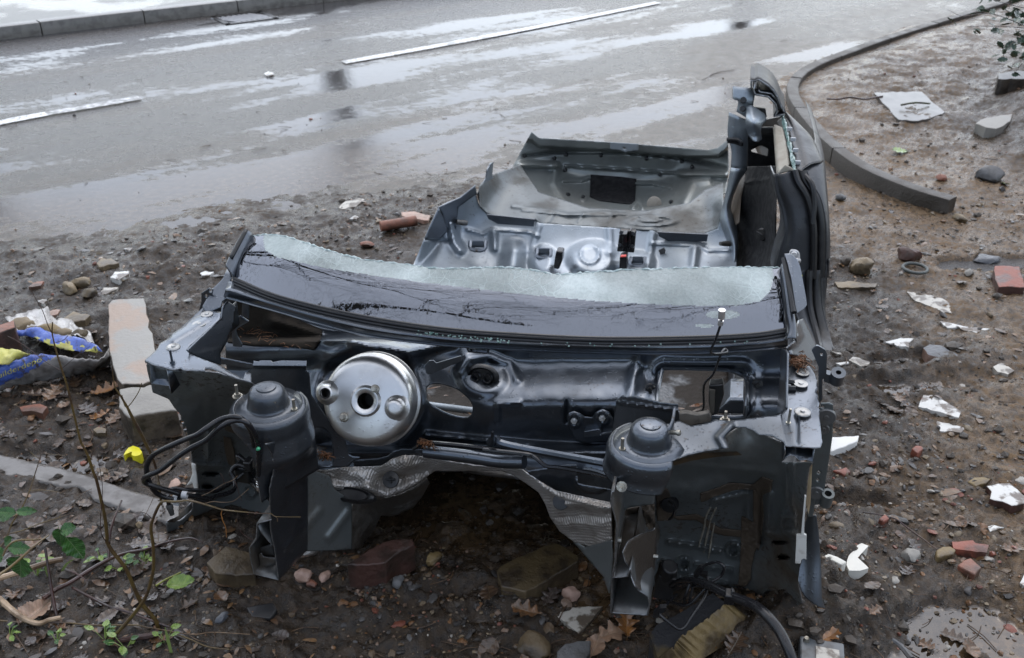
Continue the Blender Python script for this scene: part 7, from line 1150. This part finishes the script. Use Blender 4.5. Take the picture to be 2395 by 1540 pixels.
m = OBm(off); yb = float(off[1]); wt(m, [p for p in bl((1170, 1330), (1150, 1260), (1050, 1140), (990, 1020), (930, 880), (830, 750), (790, 680))] + [p for p in y4((1200, 1130), (1175, 900), (1130, 690), (1080, 480), (1030, 350), (990, 220), (930, 100), (890, 0))] + [p for p in z6((560, 1050), (520, 920), (470, 760), (440, 640), (428, 570), (432, 490))], yb, [.0135, .012, .011, .0095, .008, .007, .0055, .004, .003], n=8, sub=4, wob=.06); m.build('stem', M_twig, sp_)
m = OBm(off); wt(m, z6((425, 580), (390, 510), (350, 400), (300, 310), (240, 205)), yb, [.0025, .0012], n=5); m.build('twig', M_twigd, sp_)
for P in (z6((500, 880), (560, 830), (640, 760), (740, 690)), z6((490, 885), (380, 820), (250, 720), (130, 640), (60, 605)), z6((460, 660), (520, 640), (560, 600))): m = OBm(off); wt(m, P, yb, [.0018, .0009], n=5); m.build('twig', M_twigd, sp_)
for P in (y4((1015, 240), (1050, 150), (1100, 100), (1170, 60), (1230, 0)), y4((1190, 1170), (1135, 1080), (1125, 900), (1145, 700), (1140, 480), (1085, 180)), y4((1220, 1160), (1310, 1090), (1400, 1010), (1500, 910), (1590, 870))): m = OBm(off); wt(m, P, yb - .01, [.0028, .0014], n=5); m.build('twig', M_twigd, sp_)
sp2 = thing('sapling', 'second sapling stem bending right across the left frame rail', 'sapling', tuple(GP(*bl((800, 1410))[0]))); off = np.array(sp2.location); yb = float(off[1]); m = OBm(off)
wt(m, bl((790, 1420), (870, 1350), (1000, 1200), (1080, 1080), (1120, 950), (1135, 850), (1130, 700), (1115, 580), (1135, 500), (1170, 420), (1195, 385)), (yb, yb - .03), [.012, .011, .009, .0085, .008], n=8, wob=.06); m.build('stem', M_twig, sp2)
m = OBm(off); wt(m, y1((225, 870), (280, 855), (400, 860), (520, 848), (620, 862), (720, 890), (820, 920), (920, 950), (1040, 965), (1200, 980), (1330, 992), (1460, 995), (1530, 1028), (1800, 1033)), yb - .03, [.0075, .006, .005, .004, .003, .0016], n=7, wob=.06); m.build('branch', M_twig, sp2)
for P, r, mt in ((y1((920, 960), (910, 1000), (930, 1080), (960, 1150), (968, 1260)), .003, M_orange), (y1((1095, 985), (1090, 1060), (1110, 1150), (1160, 1230), (1260, 1290)), .0016, M_twigd), (y1((730, 880), (820, 860), (920, 868), (1030, 860), (1110, 810), (1220, 715)), .0018, M_fine), (y1((690, 795), (760, 765), (850, 715), (940, 660), (1040, 620), (1090, 570)), .0018, M_fine), (y1((1050, 620), (1085, 680), (1110, 780), (1140, 850)), .0014, M_twigd), (y1((940, 660), (930, 600), (900, 540)), .0012, M_twigd), (y1((1470, 1000), (1530, 1040), (1542, 1085)), .0018, M_fine), (y1((130, 1050), (80, 1000), (0, 970)), .002, M_twigd), (y1((50, 1030), (90, 950), (160, 800)), .0013, M_fine)): m = OBm(off); wt(m, P, yb - .03, [r, r * .6], n=5); m.build('twig', mt, sp2)
m = MB(); wt(m, [z6((1225, 1545))[0]] + z6((1150, 1390), (1080, 1260), (1040, 1180), (980, 1080), (940, 1010), (920, 850)), 1.95, [.0045, .004, .002, .001], n=6); wt(m, z6((1000, 1090), (1040, 1190), (1130, 1080), (1165, 990)), 1.95, [.0015, .001], n=5); 
m.tube([GP(380, 1180, -.01), W(*y1((235, 850))[0], 1.95), W(*y1((180, 500))[0], 1.95), W(*z6((1225, 1545))[0], 1.95)], [.0032, .0035], n=6); o = m.build('sapling', M_twig, None); tag(o, 'slender yellow green sapling shoot in front of the concrete block', 'sapling')
def branch(label, parts, mt, cat='branch', name='fallen_branch'):
    m = MB()
    for pts, r, lift in parts: gt(m, pts, np.array(r) * .5 if np.ndim(r) else r * .6, lift, n=8, wob=.08)
    return tag(m.build(name, mt, None), label, cat)
branch('thick pale peeling branch at the left edge pointing right', [(bl((-140, 1140), (0, 1085), (200, 1020), (400, 950), (500, 930)), [.017, .016, .0145], .06)], M_pale); branch('black charred stick end beyond the pale peeling branch', [(bl((505, 945), (580, 975), (665, 1030)), [.009, .006, .003], .03)], M_twigd)
branch('pale curved root like branch at the bottom left corner', [(bl((-140, 1080), (0, 1155), (80, 1220), (180, 1300), (300, 1345), (380, 1320), (470, 1300)), [.018, .017, .014, .010], .03)], M_pale)
branch('long purple brown fallen branch reaching the left frame rail', [(bl((340, 1160), (440, 1090), (540, 1040), (680, 950), (820, 870), (960, 820), (1100, 795), (1250, 740), (1380, 700), (1440, 715), (1510, 742)), [.013, .012, .010, .008, .006, .003], .03), (bl((820, 868), (840, 790), (880, 720), (960, 612)), [.008, .007, .005], [.03, .06, .09, .12]), (bl((545, 1050), (700, 1130), (820, 1190), (960, 1230), (1120, 1290), (1260, 1340)), [.008, .007, .005], .015)], M_twigd)
branch('short dark log stub between the sapling feet', [(bl((870, 1440), (1000, 1415), (1110, 1400), (1180, 1370)), [.014, .016, .016], .012)], M_twigd, 'log', 'log_stub'); branch('upright dark broken stick beside the pale leaf', [(bl((435, 1300), (428, 1200), (432, 1040)), [.009, .008, .007], [.0, .06, .15])], M_twigd, 'stick', 'broken_stick')
branch('thin green trailing vine running right along the bottom', [(bl((-20, 1275), (200, 1300), (480, 1300), (700, 1320), (1000, 1320), (1080, 1335), (1220, 1360), (1400, 1420), (1540, 1480), (1700, 1500)), [.0045, .004, .003], .012)], M_twig, 'vine', 'trailing_vine'); branch('hairy brown root lying along the bottom middle', [(bl((1200, 1350), (1420, 1385), (1560, 1370), (1700, 1375), (1850, 1385)), [.004, .003, .002], .01), (bl((1400, 1390), (1460, 1420), (1530, 1440)), .0015, .008), (bl((1300, 1365), (1280, 1400), (1220, 1430)), .0015, .008)], M_fine, 'root', 'root')
branch('short cut yellow green stalk beside the lime leaf', [(bl((1160, 1035), (1240, 985), (1345, 935)), [.006, .0055, .0045], .015)], mat('lime_stalk', (.26, .27, .06), rough=.4), 'stalk', 'cut_stalk')
branch('thin brown twig lying on the wet silt at the right', [(br((640, 500), (760, 518), (880, 550), (960, 610), (1060, 680), (1185, 775)), [.0045, .005, .003], .02)], M_twigd, 'twig', 'twig'); branch('grey stick half sunk in the bottom right puddle', [(br((860, 1395), (930, 1450), (1010, 1545)), [.012, .018, .02], -.002)], M_grey, 'stick', 'stick')
branch('black stick lying behind the slab on the kerb mud', [(tr((288, 570), (350, 572), (420, 565), (500, 570), (600, 560)), [.012, .014, .01], .02)], M_twigd, 'stick', 'stick'); branch('mossy stick lying on the grey slab', [(tr((700, 615), (780, 605), (860, 610)), [.014, .012], .035)], mat('mossy_bark', (.05, .06, .015), (.04, .03, .02), 20, rough=.5), 'stick', 'stick'); branch('thin forked twig lying on the road behind the wreck', [(z5((1610, 98), (1690, 62), (1780, 48)), [.004, .005, .003], .012), (z5((1690, 62), (1650, 75), (1640, 95)), .003, .012)], M_twigd, 'twig', 'twig')
# lime leaf, bramble
def leafobj(name, kd, mt, loc, size, rot, seed, parent=None, curl=.15):
    b = leafmesh(name, kd, seed, curl); o = b.build(name, mt, parent, angle=None); o.scale = (size,) * 3; o.location = loc; o.rotation_euler = rot; return o
tag(leafobj('green_leaf', 'ovate', M_lime, tuple(GP(*bl((1350, 1040))[0], .02)), .075, (.1, -.1, .2), 5, None, .5), 'folded lime green leaf on dark mud in front of the mossy brick', 'leaf'); tag(leafobj('green_leaf', 'holly', M_lime, tuple(GP(*tr((1285, 1040))[0], .01)), .07, (.2, .3, 1.5), 6), 'bright yellow green leaf on the gravel by the kerb end', 'leaf'); tag(leafobj('green_leaf', 'ovate', M_lime, tuple(GP(*tr((700, 858))[0], .01)), .10, (.1, .1, .1), 7), 'pale green leaf behind the corner kerb', 'leaf')
bo_ = (-1.9, .9, .05); bramble = thing('bramble', 'bramble with serrated green leaves and yellow stems at the lower left', 'bramble', bo_); off = np.array(bo_)
for P, y, r in ((y4((-60, 1590), (0, 1535), (120, 1450), (260, 1330), (380, 1220), (470, 1150), (545, 1098)), (1.22, 1.34), [.006, .0055, .0035]), (y4((30, 1330), (80, 1230), (150, 1170), (240, 1150), (360, 1148), (470, 1140)), (1.3, 1.34), [.004, .0045, .004]), (y4((-40, 1260), (40, 1180), (90, 1080), (130, 970), (200, 860), (270, 740), (330, 600), (370, 480), (420, 320), (465, 175)), (1.38, 1.5), [.0035, .0035, .0028, .002]), (y4((60, 1130), (110, 1080), (250, 1045), (450, 965), (660, 900), (870, 830)), (1.4, 1.46), [.0028, .0025, .001]), (y4((335, 595), (450, 590), (570, 600), (690, 622)), (1.46, 1.48), [.0015, .001]), (y4((660, 895), (700, 840), (780, 780), (920, 640)), (1.45, 1.47), [.0014, .0009]), (y4((420, 330), (460, 315), (510, 330)), 1.47, .0012), (y4((430, 240), (390, 210), (340, 165)), 1.47, .0012), (y4((465, 180), (600, 190), (730, 205)), 1.49, .0011)):
    m = OBm(off); wt(m, P, y, r, n=7, wob=.06); m.build('stem', M_twig, bramble)
m = OBm(off); m.tube([np.array([-1.9, .9, 0]), np.array([-1.6, 1.15, .5]), W(*y4((-60, 1590))[0], 1.22)], [.009, .006], n=7); m.build('stem', M_twig, bramble)
RI = np.array([1., 0, 0]); UP = np.array([0, SP, CP]); BK = np.array([0, -CP, SP])
def bleaf(a, b, y, wid=1., flip=0.):
    A_, B_ = W(*y4(a)[0], y), W(*y4(b)[0], y); c = (A_ + B_) / 2; d = B_ - A_; L = np.linalg.norm(d); d /= L; n_ = BK + np.array([.2 * flip, 0, .5]); n_ = n_ - d * (n_ @ d); n_ /= np.linalg.norm(n_); s = np.cross(n_, d)
    Mx = Matrix(((d[0], s[0], n_[0]), (d[1], s[1], n_[1]), (d[2], s[2], n_[2]))).to_4x4(); SEED[0] += 1; o = leafmesh('leaf', 'ovate', SEED[0], .16).build('leaf', M_green, bramble, angle=None); o.matrix_local = Matrix.Translation(Vector(c - off)) @ Mx @ Matrix.Diagonal((L, L * wid, L, 1))
for a, b, y, w_ in (((680, 1050), (860, 1000), 1.36, 1.05), ((660, 1010), (690, 1215), 1.36, .85), ((740, 1110), (940, 1355), 1.35, .95), ((190, 835), (425, 825), 1.40, .62), ((190, 850), (-60, 830), 1.40, .7), ((150, 870), (-80, 920), 1.41, .6), ((60, 1200), (140, 1110), 1.36, 1.), ((90, 1230), (365, 1260), 1.33, .75), ((220, 1320), (240, 1560), 1.32, 1.35), ((60, 1260), (-80, 1380), 1.33, 1.)): bleaf(a, b, y, w_)
# weeds
def sprout(label, p, n, s):
    g = GP(*p); t = thing('weed_sprout', label, 'weed', tuple(g)); 
    for i in range(n):
        an = random.uniform(0, 6.3); L = s * random.uniform(.6, 1.2); tip = np.array([math.cos(an) * L * .7, math.sin(an) * L * .7, L * random.uniform(.3, .9)]); m = MB(); m.tube([(0, 0, -.005), tip * .6 + [0, 0, L * .15], tip], .0012, n=4, sub=3); st_ = m.build('stem', M_lime, t); leafobj('leaf', 'ovate', M_green if i % 2 else M_lime, tuple(tip), L * .55, (random.uniform(-.4, .4), random.uniform(-.4, .4), an), SEED[0] + i, t)
for l, p, n_, s in (('weed sprout under the bent sapling elbow', bl((740, 810))[0], 6, .04), ('weed sprout beside the purple branch fork', bl((1060, 850))[0], 7, .05), ('weed sprout left of the bottom log stub', bl((770, 1400))[0], 6, .04), ('weed sprout at the bottom edge below the log stub', bl((930, 1470))[0], 6, .045), ('weed sprout right of the log stub', bl((1220, 1420))[0], 5, .04), ('weed sprout near the pale curved branch', bl((420, 1420))[0], 5, .035), ('weed sprout behind the pale peeling branch', bl((270, 930))[0], 6, .05), ('weed sprout beside the thin vine at the far left', bl((70, 1380))[0], 5, .03), ('weed sprout left of the purple branch', bl((900, 890))[0], 5, .04)): sprout(l, p, n_, s)
for i, (l, p) in enumerate((('green grass blade at the bottom beside the vine', bl((1265, 1500))[0]), ('short grass blade behind the pale branch', bl((360, 940))[0]), ('bent grass blade pointing at the purple branch', bl((460, 900))[0]))):
    g = GP(*p); m = MB(); h_ = .09 if i == 0 else .05; dx = (0, .0, .05)[i]; m.loft([[(-.004, 0, 0), (-.004 + dx * .4, 0, h_ * .6), (dx, 0, h_)], [(.004, 0, 0), (.004 + dx * .4, 0, h_ * .6), (dx + .001, 0, h_)]], 4, 2); o = m.build('grass_blade', M_lime, None); o.location = g; tag(o, l, 'grass blade')
# holly on the bank
hb0 = (2.95, 4.3, hz(2.95, 4.3)); holly = thing('holly_bush', 'dark green holly branches hanging over the bank at the top right', 'holly', hb0); off = np.array(hb0)
HB = [([(2395, 60), (2330, 35), (2290, 33), (2250, 38), (2215, 22)], 4.25), ([(2400, 66), (2340, 62), (2260, 62)], 4.3), ([(2400, 20), (2350, 8), (2300, -8)], 4.2), ([(2400, 85), (2370, 100), (2350, 120), (2345, 140)], 4.3), ([(2410, 130), (2390, 150), (2370, 175)], 4.4), ([(2480, 30), (2430, 40), (2400, 50)], 4.3), ([(2420, -20), (2380, -30), (2330, -30)], 4.2), ([(2410, 40), (2385, 25), (2355, 20)], 4.25), ([(2405, 100), (2390, 90), (2375, 70)], 4.2)]
for P, y in HB:
    m = OBm(off); pts = [W(u, v, y) for u, v in P]; m.tube([off + [0, 0, 0], (off + pts[0]) / 2 + [.2, 0, .15], pts[0]], .008, n=6, sub=3); wt(m, P, y, [.005, .002], n=5); m.build('branch', M_twigd, holly)
    D = cr(np.array(pts), 7)
    for i in range(0, len(D)):
        for k in range(2):
            SEED[0] += 1; an = random.uniform(0, 6.3); sz = random.uniform(.034, .052); q_ = D[i] + RNG.uniform(-.035, .035, 3) - off; o = leafobj('leaf', 'holly', M_holly, tuple(q_), sz, (random.uniform(-1.3, 1.3), random.uniform(-.9, .9), an), SEED[0] % 6, holly, .3)
            if k or random.random() < .45: bpy.data.objects.remove(o)
